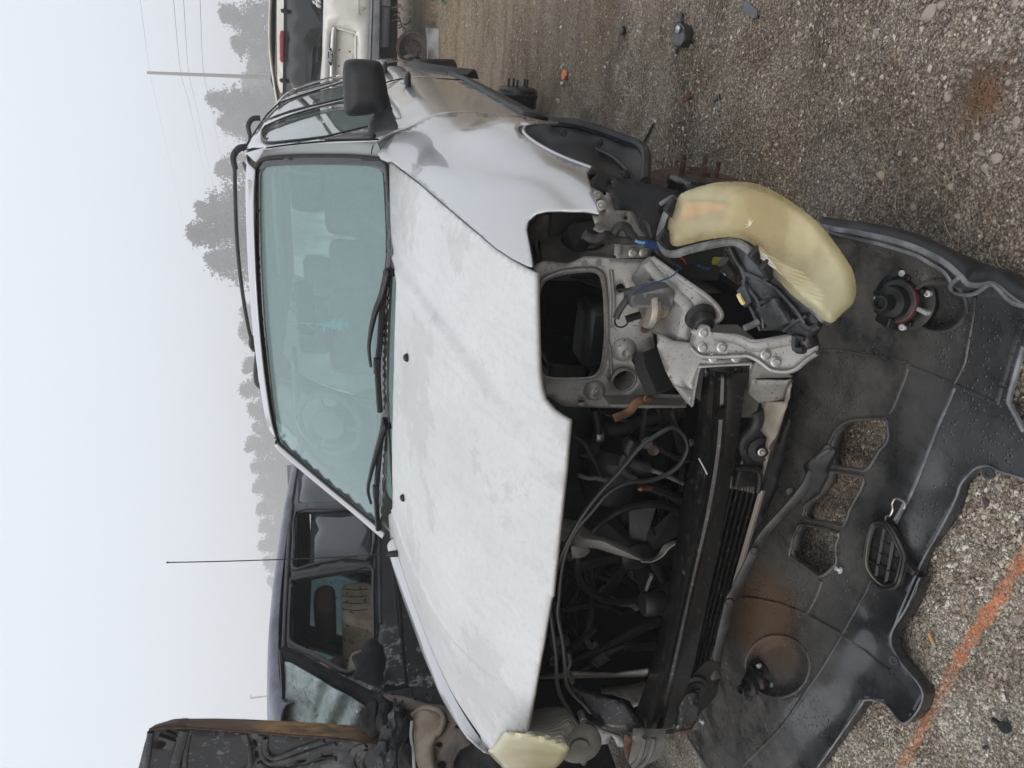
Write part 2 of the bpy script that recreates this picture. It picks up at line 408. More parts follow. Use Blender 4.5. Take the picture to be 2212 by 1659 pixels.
# ================================================================== ground, paint line, gravel, haze
def vnoise(x, y, seed=0):
    xi = np.floor(x).astype(np.int64); yi = np.floor(y).astype(np.int64); fx = x - xi; fy = y - yi
    def h(a, b):
        n = (a * 374761393 + b * 668265263 + seed * 1442695041) & 0xffffffff; n = ((n ^ (n >> 13)) * 1274126177) & 0xffffffff; return ((n ^ (n >> 16)) & 0xffff) / 65535.0
    u = fx * fx * (3 - 2 * fx); v = fy * fy * (3 - 2 * fy)
    return (h(xi, yi) * (1 - u) + h(xi + 1, yi) * u) * (1 - v) + (h(xi, yi + 1) * (1 - u) + h(xi + 1, yi + 1) * u) * v
def gz(x, y):
    x = np.asarray(x, float); y = np.asarray(y, float)
    r = np.hypot(x - .6, y - .6); fall = 1 / (1 + (r / 14) ** 2)
    z = (vnoise(x * .9, y * .9, 1) - .5) * .06 + (vnoise(x * 3.1, y * 3.1, 2) - .5) * .042 + (vnoise(x * 9, y * 9, 3) - .5) * .026 + (vnoise(x * 24, y * 24, 4) - .5) * .011
    return z * fall * np.clip((y + .9) * .8 + .25, .35, 1) - .012
def _ground():
    m = MN('dirt_gravel')
    n1 = m.noise(.55, 6, .6); n2 = m.noise(3.2, 8, .65); n3 = m.noise(18, 6, .7)
    dirt = m.mix(m.ramp(n1, [(.38, 0.0), (.62, 1.0)]), c8(178, 164, 148), c8(200, 189, 174)); dirt = m.mix(m.ramp(n2, [(.40, 0.0), (.66, .8)]), dirt, c8(132, 114, 95))
    damp = m.ramp(m.noise(1.7, 10, .72, co=m.map((1, 1, 1), loc=(7, 2, 0))), [(.50, 0.0), (.60, .6)]); dirt = m.mix(damp, dirt, c8(94, 83, 72))
    tan = m.ramp(m.noise(1.1, 7, .7, co=m.map((1, .6, 1), loc=(3, 1, 0))), [(.52, 0.0), (.68, .75)]); dirt = m.mix(tan, dirt, c8(172, 146, 108)); xf = m.n('ShaderNodeSeparateXYZ'); m.l(m.co, xf.inputs[0])
    far = m.ramp(m.math('MULTIPLY_ADD', xf.outputs[1], .1, m.math('MULTIPLY', m.noise(1.3, 9, .7, co=m.map((.5, 1.6, 1))), .35)), [(.42, 0.0), (.58, .8)]); dirt = m.mix(far, dirt, m.mix(m.ramp(m.noise(2.4, 8, .7, co=m.map((.4, 1.5, 1))), [(.42, 0.0), (.6, 1.0)]), c8(188, 172, 146), c8(150, 124, 92)))
    xx = m.n('ShaderNodeSeparateXYZ'); m.l(m.co, xx.inputs[0])
    # pale crushed stone in the foreground by the bumper
    near = m.ramp(m.math('ADD', m.math('MULTIPLY', xx.outputs[0], .55), m.math('ADD', xx.outputs[1], m.math('MULTIPLY', m.noise(2.5, 6, .6), .6))), [(.25, 1.0), (.75, 0.0)])
    pale = m.mix(m.ramp(m.noise(7, 6, .7), [(.42, 0.0), (.62, 1.0)]), c8(206, 197, 182), c8(156, 142, 124)); dirt = m.mix(near, dirt, pale)
    vA = m.n('ShaderNodeTexVoronoi'); vA.inputs['Scale'].default_value = 150; m.l(m.co, vA.inputs['Vector'])
    vB = m.n('ShaderNodeTexVoronoi'); vB.inputs['Scale'].default_value = 380; m.l(m.co, vB.inputs['Vector'])
    gs = m.n('ShaderNodeSeparateColor'); m.l(vA.outputs['Color'], gs.inputs[0]); gb = m.n('ShaderNodeSeparateColor'); m.l(vB.outputs['Color'], gb.inputs[0])
    g1 = m.ramp(gs.outputs[0], [(0.0, .62), (.55, .95), (.88, 1.2), (1.0, 1.6)]); g2 = m.ramp(gb.outputs[0], [(0.0, .65), (.6, 1.0), (1.0, 1.5)])
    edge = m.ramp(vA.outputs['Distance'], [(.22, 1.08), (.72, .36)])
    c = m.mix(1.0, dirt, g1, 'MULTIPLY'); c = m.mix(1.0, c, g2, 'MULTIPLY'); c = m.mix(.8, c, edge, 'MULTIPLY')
    m.set(col=c, rough=.92, spec=.25)
    m.bump(m.math('SUBTRACT', 1.0, vA.outputs['Distance']), 1.0, .009); m.bump(m.math('SUBTRACT', 1.0, vB.outputs['Distance']), .5, .004); m.bump(n3, .9, .03); m.bump(n2, .6, .05); return m.m
GRD = _ground()
N_ = 380; uu = np.linspace(-1, 1, N_); kx = 6.4; ax_ = 330 / math.sinh(kx); xs = .55 + ax_ * np.sinh(kx * uu); ys = .7 + ax_ * np.sinh(kx * uu)
GX, GY = np.meshgrid(xs, ys); GZ = gz(GX, GY); me = bpy.data.meshes.new('ground'); Vg = np.stack([GX.ravel(), GY.ravel(), GZ.ravel()], 1)
ii, jj = np.meshgrid(np.arange(N_ - 1), np.arange(N_ - 1)); q0 = (jj * N_ + ii).ravel(); Fg = np.stack([q0, q0 + 1, q0 + N_ + 1, q0 + N_], 1)
def fastmesh(name, V, F4, mat, smooth=True):
    me = bpy.data.meshes.new(name); k = F4.shape[1]; me.vertices.add(len(V)); me.vertices.foreach_set('co', np.asarray(V, np.float32).ravel())
    me.loops.add(F4.size); me.loops.foreach_set('vertex_index', F4.astype(np.int32).ravel()); me.polygons.add(len(F4)); me.polygons.foreach_set('loop_start', np.arange(0, F4.size, k, dtype=np.int32))
    me.update(calc_edges=True); me.polygons.foreach_set('use_smooth', [smooth] * len(F4)); me.materials.append(mat)
    o = bpy.data.objects.new(name, me); COL.objects.link(o); return o
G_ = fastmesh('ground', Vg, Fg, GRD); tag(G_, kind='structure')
def onground(x, y, it=4):
    z = 0.0
    for _ in range(it): P = at(x, y, 'Z', z); z = float(gz(P[0], P[1]))
    return at(x, y, 'Z', z)
# orange survey paint on the gravel
def _paint():
    m = MN('orange_marking_paint'); tr = m.n('ShaderNodeBsdfTransparent'); mx = m.n('ShaderNodeMixShader'); m.set(col=m.mix(m.noise(40, 4), c8(222, 128, 74), c8(200, 130, 90)), rough=.9)
    xx = m.n('ShaderNodeSeparateXYZ'); m.l(m.tc.outputs['Generated'], xx.inputs[0])
    f = m.ramp(m.math('ADD', m.math('MULTIPLY', m.noise(110, 5, .85), .7), m.math('MULTIPLY', m.noise(9, 4, .6), .5)), [(.50, 0.0), (.80, .85)]); m.l(f, mx.inputs[0]); m.l(tr.outputs[0], mx.inputs[1]); m.l(m.b.outputs[0], mx.inputs[2]); m.l(mx.outputs[0], m.o.inputs[0]); return m.m
pl = cr([onground(*p[:2]) for p in L('N', '1960,120 1840,270 1740,460 1600,660 1500,800 1420,950 1330,1130 1240,1300 1150,1450 1090,1560 1040,1680 980,1800')], 8)
Vp = []; 
for i, p in enumerate(pl):
    t = pl[min(i + 1, len(pl) - 1)] - pl[max(i - 1, 0)]; n = np.array((-t[1], t[0], 0)); n /= np.linalg.norm(n)
    for s_ in np.linspace(-1, 1, 7):
        q = p + n * s_ * (.012 + .003 * math.sin(i * .9)); Vp.append((q[0], q[1], float(gz(q[0], q[1])) + .004))
PT = obj('orange_paint_line', Vp, [(i * 7 + j, i * 7 + j + 1, i * 7 + j + 8, i * 7 + j + 7) for i in range(len(pl) - 1) for j in range(6)], _paint()); tag(PT, kind='structure')
# loose gravel as real stones
def gravel(n, region, smin, smax, mat, name, seed):
    rs = np.random.RandomState(seed); P = []
    base = np.array([(1, 0, 0), (-1, 0, 0), (0, 1, 0), (0, -1, 0), (0, 0, 1), (0, 0, -1)], float); T = np.array([(0, 2, 4), (2, 1, 4), (1, 3, 4), (3, 0, 4), (2, 0, 5), (1, 2, 5), (3, 1, 5), (0, 3, 5)])
    x = rs.uniform(region[0], region[1], n); y = rs.uniform(region[2], region[3], n); k = vnoise(x * 2.2, y * 2.2, 9) + .3 * rs.rand(n) > .38; x, y = x[k], y[k]; n = len(x)
    s = smin * (smax / smin) ** (rs.rand(n) ** 2.6); a = rs.uniform(0, 2 * PI, n)
    V = base[None] * (1 + .55 * (rs.rand(n, 6, 1) - .5)) + .25 * rs.randn(n, 6, 3) * .5; V *= s[:, None, None] * np.array((1, .8, .6))
    ca, sa = np.cos(a)[:, None], np.sin(a)[:, None]; X = V[..., 0] * ca - V[..., 1] * sa; Y = V[..., 0] * sa + V[..., 1] * ca
    V = np.stack([X + x[:, None], Y + y[:, None], V[..., 2] + gz(x, y)[:, None] + s[:, None] * .15], -1).reshape(-1, 3)
    F3 = (T[None] + (np.arange(n) * 6)[:, None, None]).reshape(-1, 3); o = fastmesh(name, V, F3, mat, False); tag(o, kind='stuff'); return o
def _stonem(name, cs):
    m = MN(name); v = m.n('ShaderNodeTexVoronoi'); v.inputs['Scale'].default_value = 60; m.l(m.co, v.inputs['Vector']); g = m.n('ShaderNodeSeparateColor'); m.l(v.outputs['Color'], g.inputs[0])
    m.set(col=m.ramp(g.outputs[0], cs), rough=.9, spec=.3); m.bump(m.noise(150, 4, .7), .4, .001); return m.m
STN = _stonem('crushed_stone', [(0.0, c8(122, 107, 90)), (.5, c8(154, 141, 124)), (.85, c8(182, 172, 157)), (1.0, c8(206, 200, 190))])
gravel(52000, (.2, 3.2, -.55, 2.2), .002, .0085, STN, 'gravel', 3); gravel(26000, (-.8, .9, -.6, .1), .002, .0075, STN, 'gravel', 4); gravel(16000, (.9, 6.0, 2.0, 9.0), .004, .016, STN, 'gravel', 5)
PALE = _stonem('pale_stone', [(0.0, c8(124, 115, 104)), (.5, c8(152, 143, 131)), (1.0, c8(176, 169, 158))])
def stone(x, y, r, lab='pale grey stone lying loose among the gravel and dirt', grp='loose stones in the dirt', mat=None, e=1.0, h=.55):
    P = onground(x, y); D = float(np.dot(P - CAM_POS, FW)); R = r * .3255 / FPX * D
    rs = np.random.RandomState(int(x * 7 + y)); bm = bmesh.new(); bmesh.ops.create_icosphere(bm, subdivisions=3, radius=1)
    sd_ = Vector((x, y, 3.3)); cuts = [(Vector(rs.randn(3)).normalized(), .45 + .35 * rs.rand()) for _ in range(9)]
    for v in bm.verts:
        for n, d in cuts:
            k = v.co.dot(n)
            if k > d: v.co -= n * (k - d) * .85
        v.co *= 1 + .10 * mnoise.noise(v.co * 2.4 + sd_)
    me = bpy.data.meshes.new('stone'); bm.to_mesh(me); bm.free(); me.materials.append(mat or PALE); me.polygons.foreach_set('use_smooth', [True] * len(me.polygons)); me.set_sharp_from_angle(angle=.7)
    o = bpy.data.objects.new('stone', me); COL.objects.link(o); o.location = (P[0], P[1], P[2] + R * .05); o.scale = (R * e, R, R * h); o.rotation_euler = (rs.rand() * .4, rs.rand() * .4, rs.rand() * 6); tag(o, lab, 'stone', grp); return o
for s_ in '150,265,27 205,305,22 150,612,18 1180,210,34 1285,1080,20 1030,1170,22 783,805,22 815,880,20 1660,640,42 1850,908,30 1608,970,24 2030,390,26 2055,545,34 2032,668,26 1978,1050,38 1905,1125,40 1668,1240,26 1720,1438,30 2105,30,42 2105,810,40 1755,793,17 1340,1020,28 1435,1060,22 1530,380,18 2000,150,24 1930,1180,22 1420,1380,24 1690,1010,20 1730,1040,26 1180,665,26 1060,660,20 585,462,16 690,1030,18 105,455,22 1565,1050,16 2140,1000,28 2010,1640,26 1960,1470,22'.split():
    a, b, c = s_.split(','); p = L('M', a + ',' + b)[0]; stone(p[0], p[1], float(c))
for s_ in '885,670,26 1970,607,20 1895,735,20 1930,452,22 1550,1050,22 1915,940,18 910,590,10'.split():
    a, b, c = s_.split(','); p = L('L', a + ',' + b)[0]; stone(p[0], p[1], float(c))
for s_ in '1830,640,46 1350,1290,30 1315,1462,26 612,1530,22 1455,1205,24 1600,1180,18 1640,870,20'.split():
    a, b, c = s_.split(','); p = L('N', a + ',' + b)[0]; stone(p[0], p[1], float(c))
for s_ in '1770,812,36 1752,1188,30 1992,742,28'.split():
    a, b, c = s_.split(','); p = L('I', a + ',' + b)[0]; stone(p[0], p[1], float(c))
_s = L('M', '1530,88')[0]; stone(_s[0], _s[1], 56, 'long brown stone at the frame edge, the biggest of a touching pair', None, None, 1.3)
_s = L('M', '1608,30')[0]; stone(_s[0], _s[1], 38, 'smooth grey stone touching the end of the long brown stone', None, None, 1.0)
_s = L('M', '1215,1168')[0]; stone(_s[0], _s[1], 44, 'tan angular stone alone in the dirt a short way past the yellow headlight', None, _stonem('tan_stone', [(0.0, c8(150, 132, 110)), (1.0, c8(178, 160, 136))]), 1.0, .75)
_s = L('M', '1757,1365')[0]; stone(_s[0], _s[1], 27, 'small green grey stone in the dirt beside the bumper cover rim', None, _stonem('green_stone', [(0.0, c8(96, 104, 98)), (1.0, c8(120, 128, 122))]))
# straw and needles
def straw(n, cen, rad, ln, mat, name, seed, rr=.0008, lift=.01, up=0):
    rs = np.random.RandomState(seed); V = []; Fc = []
    for i in range(n):
        c = np.array(cen[rs.randint(len(cen))][:2]) + rs.randn(2) * np.array(rad) * .5; a = rs.uniform(0, 2 * PI); l = ln * (.5 + rs.rand()); z = float(gz(c[0], c[1])) + .003
        d = np.array((math.cos(a), math.sin(a), 0)); w = np.array((-d[1], d[0], 0)) * rr * (1 + rs.rand()); p0 = np.array((c[0], c[1], z)); b = rs.uniform(-.2, .2)
        p1 = p0 + d * l * .5 + w * b * 20 + np.array((0, 0, lift * rs.rand() + up * l * .5)); p2 = p0 + d * l * (1 - up * .6) + np.array((0, 0, up * l)); k = len(V)
        u_ = np.array((0, 0, rr * 1.5))
        V += [p0 - w, p0 + w, p0 + u_, p1 - w, p1 + w, p1 + u_, p2 - w * .4, p2 + w * .4, p2 + u_ * .4]
        for s_ in (0, 3): Fc += [(k + s_, k + s_ + 1, k + s_ + 4, k + s_ + 3), (k + s_ + 1, k + s_ + 2, k + s_ + 5, k + s_ + 4), (k + s_ + 2, k + s_, k + s_ + 3, k + s_ + 5)]
    o = obj(name, V, Fc, mat, None, smooth=0); tag(o, kind='stuff'); return o
STRAW = basic('dry_straw', c8(160, 144, 116), .9, 0, c8(122, 106, 84), 9); NEED = basic('rust_needles', c8(128, 96, 72), .9, 0, c8(96, 74, 58), 9)
straw(900, [onground(*p[:2]) for p in L('L', '1500,420 1620,520 1450,560 1350,600 1520,880 1700,300 1800,480')], (.55, .8), .055, STRAW, 'straw', 1)
straw(170, [onground(*L('M', '1840,600')[0][:2]), onground(*L('M', '1900,640')[0][:2])], (.05, .06), .035, NEED, 'pine_needles', 2, .0005)
straw(260, [onground(*p[:2]) for p in L('M', '1750,1500 1900,1560 1500,600 1300,1300 700,600 2000,1200')], (.35, .3), .035, STRAW, 'straw', 3, .0005)
straw(1500, [onground(*p[:2]) for p in L('L', '250,200 300,350 100,300 560,450 150,150 200,500 330,60')], (1.0, 1.4), .07, STRAW, 'dry_grass', 4, .0014, .02, .2)
straw(700, [onground(*p[:2]) for p in ((938, 20), (936, 60), (936, 100), (940, 150), (935, -40))], (.9, .3), .11, STRAW, 'dry_grass', 5, .0018, .02, .8)
# fog: one closed box of even air round everything
hz = MN('fog_air'); hz.t.nodes.remove(hz.b); pv = hz.n('ShaderNodeVolumePrincipled'); pv.inputs['Color'].default_value = (.975, .985, 1.0, 1); pv.inputs['Density'].default_value = .0053; pv.inputs['Anisotropy'].default_value = 0.2
hz.l(pv.outputs[0], hz.o.inputs['Volume']); V, Fc = boxmesh((0, 0, 18.0), (670, 670, 40)); HZ = obj('haze', V, Fc, hz.m, None, smooth=0); HZ['kind'] = 'stuff'
# ================================================================== silver SUV: body
SUV = thing('suv', 'silver suv with its front bumper, grille and wheels gone, in the middle of the yard', 'suv', (0, 1.8, 0))
_hg = pch([-.10, -.02, .03, .095, .255, .5, .863, 1.257, 1.5], [.55, .665, .725, .778, .862, .945, 1.016, 1.066, 1.09])
_hc = pch([.12, .25, .4, .6, .85, 1.1, 1.3], [.35, .395, .438, .466, .475, .462, .46])
def zhood(X, Y):
    # raised middle, stepped down outside two sharp creases that run back to the windscreen corners
    t = (abs(X) - _hc(Y)) / .007
    s = 1 / (1 + math.exp(max(-30, min(30, t)))); k = min(1, max(0, (Y - .12) / .25))
    return _hg(Y) - .090 * X * X - .006 + k * (.013 * s + .006 * math.exp(-((abs(X) - _hc(Y) + .012) / .016) ** 2) - .004 * math.exp(-((abs(X) - _hc(Y) - .02) / .02) ** 2))
def Fhood(P): return P[2] - zhood(P[0], P[1])
_gx = pch([.5, .55, .60, .70, .78, .88, .98, 1.155, 1.256, 1.39, 1.50, 1.55, 1.60, 1.64, 1.67],
          [.872, .888, .892, .893, .897, .885, .838, .775, .745, .70, .648, .605, .55, .48, .40])
def xside(Y, Z): return _gx(Z) - .012 * max(0, Y - 2.6) ** 1.5 + (.002 * mnoise.noise((Y * 2.4, Z * 5, .3)) if Z < .97 else 0)
def Fside(P): return P[0] - xside(P[1], P[2])
def Fws(P): return P[1] - (1.215 + 1.15 * (P[2] - 1.0) + .25 * P[0] ** 2)

# hood: outline measured on the hood surface, then filled
def hoodxy(pp): return [tuple(hit(p[0], p[1], Fhood, .6, 4.2)[:2]) for p in pp]
_hr = hoodxy(L('B', '1100,246 1300,405 1500,578 1700,745 1800,830 1900,895 2030,968 2047,980'))
_hf = hoodxy(L('G', '233,822 240,1200') + L('F', '250,150 262,245 285,330 345,400 400,440 452,470 455,484 430,800 400,1100 370,1400 345,1650') +
             L('E', '1170,500 1110,850 1050,1180 1008,1423 1000,1427 885,1420 840,1440 800,1495 760,1540 735,1556'))
_hl = [(-.716, .30), (-.735, .5), (-.738, .8), (-.736, 1.1), (-.735, 1.26)]
_hb = hoodxy(L('C', '1085,1420 1085,1262 1108,1225 1113,1100 1113,600 1120,300 1127,0') + L('B', '1130,1000 1128,945 1105,885 1100,700 1094,500 1090,300 1092,252'))
HO = _hr + _hf + _hl + _hb
HV, HT = sheet(HO, [], .0135, lambda x, y: np.array((x, y, zhood(x, y))))
HOOD = obj('hood', HV, HT, HOODP, SUV, sol=.012, face=True, smooth=60)
tag(HOOD, 'white hood with peeling, mottled clear coat and dirt streaks')
def onhood(p, dz=.0):
    h = hit(p[0], p[1], Fhood, .6, 4.2); return h + np.array((0, 0, dz))
for p in L('C', '1212,216 1187,1146'):
    c = onhood(p); lathe('washer_nozzle', c, (0, -.35, 1), [(.0125, -.002), (.012, .006), (.008, .011), (.002, .012)], BLACKP, SUV, seg=12)

# right-hand fender (car's left side), measured depth map
_fo = L('B', '1100,238 1300,392 1500,565 1700,733 1800,818 1900,885 2000,935 2030,943') + L('K', '1207,1508 1200,1450 1182,1350 1168,1270 1180,1215 1230,1170 1300,1152 1400,1146 1550,1150 1650,1168 1655,1150 1610,1030 1575,900 1597,872 1590,862') + \
      L('K', '1500,832 1400,798 1300,745 1200,688 1130,636 1112,608 1118,588 1140,576 1200,570 1300,566 1372,572') + \
      [proj((xside(1.288, z), 1.288, z)) for z in (.60, .64, .70, .76, .82, .88, .93, .97, 1.0)] + [(824, 322), (815, 331), (822, 343), (836, 349)]
_fY = [(842, 350, 1.257), (909, 403, 1.00), (974, 457, .79), (1039, 512, .57), (1088, 552, .42), (1147, 576, .255), (815, 338, 1.30),
       (862, 312, 1.22), (925, 345, .95), (985, 390, .74), (1050, 440, .56), (1105, 490, .40), (1140, 490, .31), (1180, 458, .33), (1240, 456, .33), (1291, 462, .31), (1280, 416, .33), (1276, 366, .36),
       (905, 285, 1.22), (965, 308, .96), (1020, 338, .80), (1085, 385, .60), (1160, 420, .44), (1230, 425, .38),
       (950, 262, 1.34), (1020, 285, 1.02), (1070, 306, .88), (1110, 335, .74), (1170, 368, .60), (1230, 390, .45),
       (1040, 258, 1.20), (1085, 272, .98), (1117, 278, .88), (1147, 306, .72), (1212, 341, .53), (1244, 353, .44), (1124, 266, .96), (1160, 265, 1.04), (1205, 266, 1.10),
       (1100, 255, 1.12)]
for _p in [(850, 285), (868, 268), (905, 258), (950, 249), (1000, 245), (1060, 239), (1120, 237), (1166, 259), (990, 252), (1090, 243)]:
    _h = hit(_p[0], _p[1], lambda P: P[0] - xside(P[1], P[2]) - .003, 1.2, 6); _fY.append((_p[0], _p[1], float(_h[1])))
_zc = pch([.25, .35, .45, .6, .8, 1.0], [.715, .745, .785, .835, .875, .90])
_xw = pch([.2, .3, .45, .8, 1.15, 1.4], [.835, .862, .900, .918, .905, .897])
def Ffen(P):
    x, y, z = P; w = min(1, max(0, (y - 1.05) / .33)); w = w * w * (3 - 2 * w)
    r = math.hypot(y - .86, (z - .28)); fl = .024 * math.exp(-((r - .46) / .06) ** 2) - .012 * math.exp(-((r - .60) / .05) ** 2)
    zs = zhood(.735, y) + .004; k_ = min(1, max(0, (1.12 - y) / .25)); cz_ = _zc(y); dn_ = -.009 * math.exp(-((z - cz_) / .024) ** 2) + .007 * math.exp(-((z - cz_ + .055) / .03) ** 2) + .0025 * mnoise.noise((y * 4, z * 6, 2.0)); a = max(.05, _xw(y) + fl + k_ * dn_ - .60); zc = .70 - .06 * (y < .4) * (.4 - y) / .2; n = 2.1
    q = max(0.0, 1 - (.135 / a) ** n); bb = (zs - zc) / (q ** (1 / n))
    G = (abs(x - .60) / a) ** n + (max(0.0, z - zc) / bb) ** n - 1 + (max(0, .60 - x) * 4)
    return (1 - w) * G * .13 + w * (x - xside(y, z) - .003)
FENV = lambda x, y: hit(x, y, Ffen, 1.0, 4.2, 200)
plate('front_fender', _fo, FENV, SILVER, SUV, th=.005, step=9, smooth=60)
_al = [FENV(*p[:2]) for p in L('K', '1595,868 1545,850 1500,834 1450,817 1400,800 1350,774 1300,747 1250,720 1200,690 1165,663 1135,640 1115,612 1118,590 1140,577 1200,571 1300,567 1372,572')]
for _ in range(6): _al = [_al[0]] + [(_al[i - 1] + _al[i] * 2 + _al[i + 1]) / 4 for i in range(1, len(_al) - 1)] + [_al[-1]]
tube('wheel_arch_lip', [p + np.array((.001, 0, -.002)) for p in _al], .0042, SILVER, SUV, seg=8, sub=4)
# far-side fender, seen only as a thin edge beyond the hood
_fe = [at(p[0], p[1], 'X', v) for p, v in zip(L('E', '728,1550 670,1500 600,1425 520,1305 450,1185 390,1045 330,905 265,720 200,545 140,360 95,200'), (-.715, -.74, -.765, -.79, -.81, -.825, -.835, -.84, -.84, -.83, -.80))]
_fs = [np.array((-.742, max(.255, p[1] - .01), zhood(.738, max(.255, p[1] - .01)) - .004)) for p in _fe]
patch('front_fender', [_fs, [a * .5 + b * .5 + np.array((0, 0, .010)) for a, b in zip(_fs, _fe)], _fe, [p + np.array((-.03, 0, -.06)) for p in _fe], [p * np.array((1, 1, 0)) + np.array((-.05, 0, .62)) for p in _fe]], SILVER, SUV, th=.004)
# doors and body side: outline in the Y-Z plane wrapped over the side surface
def side(name, outer, mat, holes=(), step=.04, th=.004, dx=0, sgn=1, par=None, smooth=55):
    V, T = sheet(outer, holes, step, lambda y, z: np.array((sgn * (xside(y, z) + dx), y, z)))
    return obj(name, V, T, mat, par or SUV, smooth=smooth, sol=th, face=(sgn > 0))
_yz = lambda k, s_: [tuple(hit(p[0], p[1], Fside, 1.5, 7)[1:]) for p in L(k, s_)]
FD_WIN = [(1.50, 1.00)] + _yz('A', '1330,912 1220,926 1100,938 1000,948 950,948 925,938 910,918 905,895 910,868 930,842 1010,806 1100,772 1200,740 1300,712 1450,686') + [(2.46, 1.0)]
RD_WIN = [(2.58, 1.0)] + _yz('A', '1450,655 1300,690 1200,714 1100,740 1000,775 930,806 908,812') + [(2.72, 1.555), (3.1, 1.575), (3.42, 1.565), (3.50, 1.50), (3.50, 1.0)]
DCUT = _yz('A', '1680,930 1500,938 1300,946 1150,958 1000,978 930,989')
QT_WIN = [(3.66, 1.04), (3.66, 1.50), (3.75, 1.53), (4.02, 1.50), (4.10, 1.42), (4.12, 1.04)]
for sg in (1, -1):
    side('front_door', ([(1.29, 1.02)] + DCUT if sg > 0 else [(1.40, 1.0), (1.60, 1.14), (1.84, 1.31), (2.06, 1.46)]) + [(2.10, 1.54), (2.20, 1.575), (2.35, 1.595), (2.545, 1.605), (2.545, 1.2), (2.545, .61), (1.29, .60), (1.28, .8)], SILVER, [FD_WIN if sg > 0 else [(1.62, 1.04), (1.90, 1.32), (2.16, 1.50), (2.46, 1.53), (2.50, 1.04)]], sgn=sg)
    side('rear_door', [(2.552, .61), (2.552, 1.605), (3.2, 1.615), (3.5, 1.61), (3.57, 1.60), (3.57, 1.0), (3.48, .92), (3.30, .80), (3.10, .70), (3.02, .61)], SILVER, [RD_WIN], sgn=sg)
    side('rear_quarter_panel', [(3.58, 1.0), (3.58, 1.605), (3.7, 1.605), (4.1, 1.59), (4.22, 1.50), (4.32, 1.2), (4.36, .95), (4.34, .70), (4.05, .66), (3.98, .74), (3.80, .90), (3.56, .92)], SILVER, [QT_WIN], sgn=sg)
    side('door_window', FD_WIN if sg > 0 else [(1.62, 1.04), (1.90, 1.32), (2.16, 1.50), (2.46, 1.53), (2.50, 1.04)], SIDEG, dx=-.012, th=.004, sgn=sg); side('door_window', RD_WIN, SIDEG, dx=-.012, th=.004, sgn=sg); side('quarter_window', QT_WIN, DARKG, dx=-.012, th=.004, sgn=sg)
    for w in ((FD_WIN, RD_WIN) if sg > 0 else (RD_WIN,)):
        lp = [np.array((sg * (xside(y, z) + .003), y, z)) for y, z in w]
        tube('window_seal', lp, .0042, BLACKP, SUV, seg=6, sub=1, closed=True)
# wheel-arch flare at the rear and the lower cladding
_cl = [(1.13, .46), (1.12, .585), (1.29, .60), (2.0, .605), (2.6, .605), (3.02, .61), (3.05, .50), (2.9, .42), (1.3, .40)]
side('lower_cladding', [(1.30, .52), (1.30, .60), (2.0, .606), (2.6, .606), (3.0, .612), (3.02, .57), (2.0, .54)], TRIM, dx=.010, th=.02)
patch('rear_bumper', [[(xside(y, z) + .012, y, z) for y, z in ((4.06, .72), (4.2, .74), (4.38, .72))], [(xside(y, z) + .022, y, z) for y, z in ((4.06, .66), (4.2, .67), (4.40, .67))], [(.85, 4.08, .61), (.84, 4.2, .61), (.80, 4.40, .61)]], TRIM, SUV, th=.01)
patch('wheel_arch_flare', [[(xside(3.47, .6) + .004, 3.47 + .50 * math.cos(a), .28 + .52 * math.sin(a)) for a in [.45 + (PI - .9) * i / 8 for i in range(9)]],
                           [(xside(3.47, .6) + .030, 3.47 + .45 * math.cos(a), .26 + .46 * math.sin(a)) for a in [.45 + (PI - .9) * i / 8 for i in range(9)]],
                           [(xside(3.47, .6) - .02, 3.47 + .42 * math.cos(a), .25 + .42 * math.sin(a)) for a in [.45 + (PI - .9) * i / 8 for i in range(9)]]], TRIM, SUV, n=3)
# roof
_ze = pch([1.86, 1.94, 2.05, 2.2, 2.6, 3.0, 3.7, 4.1, 4.3], [1.495, 1.525, 1.545, 1.56, 1.585, 1.60, 1.60, 1.585, 1.53])
_re = pch([1.86, 1.94, 2.2, 3, 4.3], [.585, .59, .575, .55, .50])
rows = []
for y in (1.86, 1.90, 1.96, 2.05, 2.2, 2.6, 3.1, 3.7, 4.1, 4.3):
    rows.append([(s * _re(y), y - (.02 + .07 * (1 - s * s)) * (y < 2.0), _ze(y) + .018 * (1 - s * s) - .006 * (abs(s) == 1)) for s in (-1, -.8, -.4, 0, .4, .8, 1)])
patch('roof', rows, SILVER, SUV, n=5, m=4, th=.006)
# far flank shell and tail so the car closes up from the side
patch('rear_window', [[(x, 4.30 + .04 * (1 - (x / .6) ** 2), 1.52) for x in (-.5, -.25, 0, .25, .5)], [(x, 4.40, 1.07) for x in (-.72, -.4, 0, .4, .72)]], SIDEG, SUV)
patch('tailgate', [[(x, 4.41, 1.08) for x in (-.78, -.4, 0, .4, .78)], [(x, 4.46, .60) for x in (-.82, -.4, 0, .4, .82)]], SILVER, SUV, th=.006)
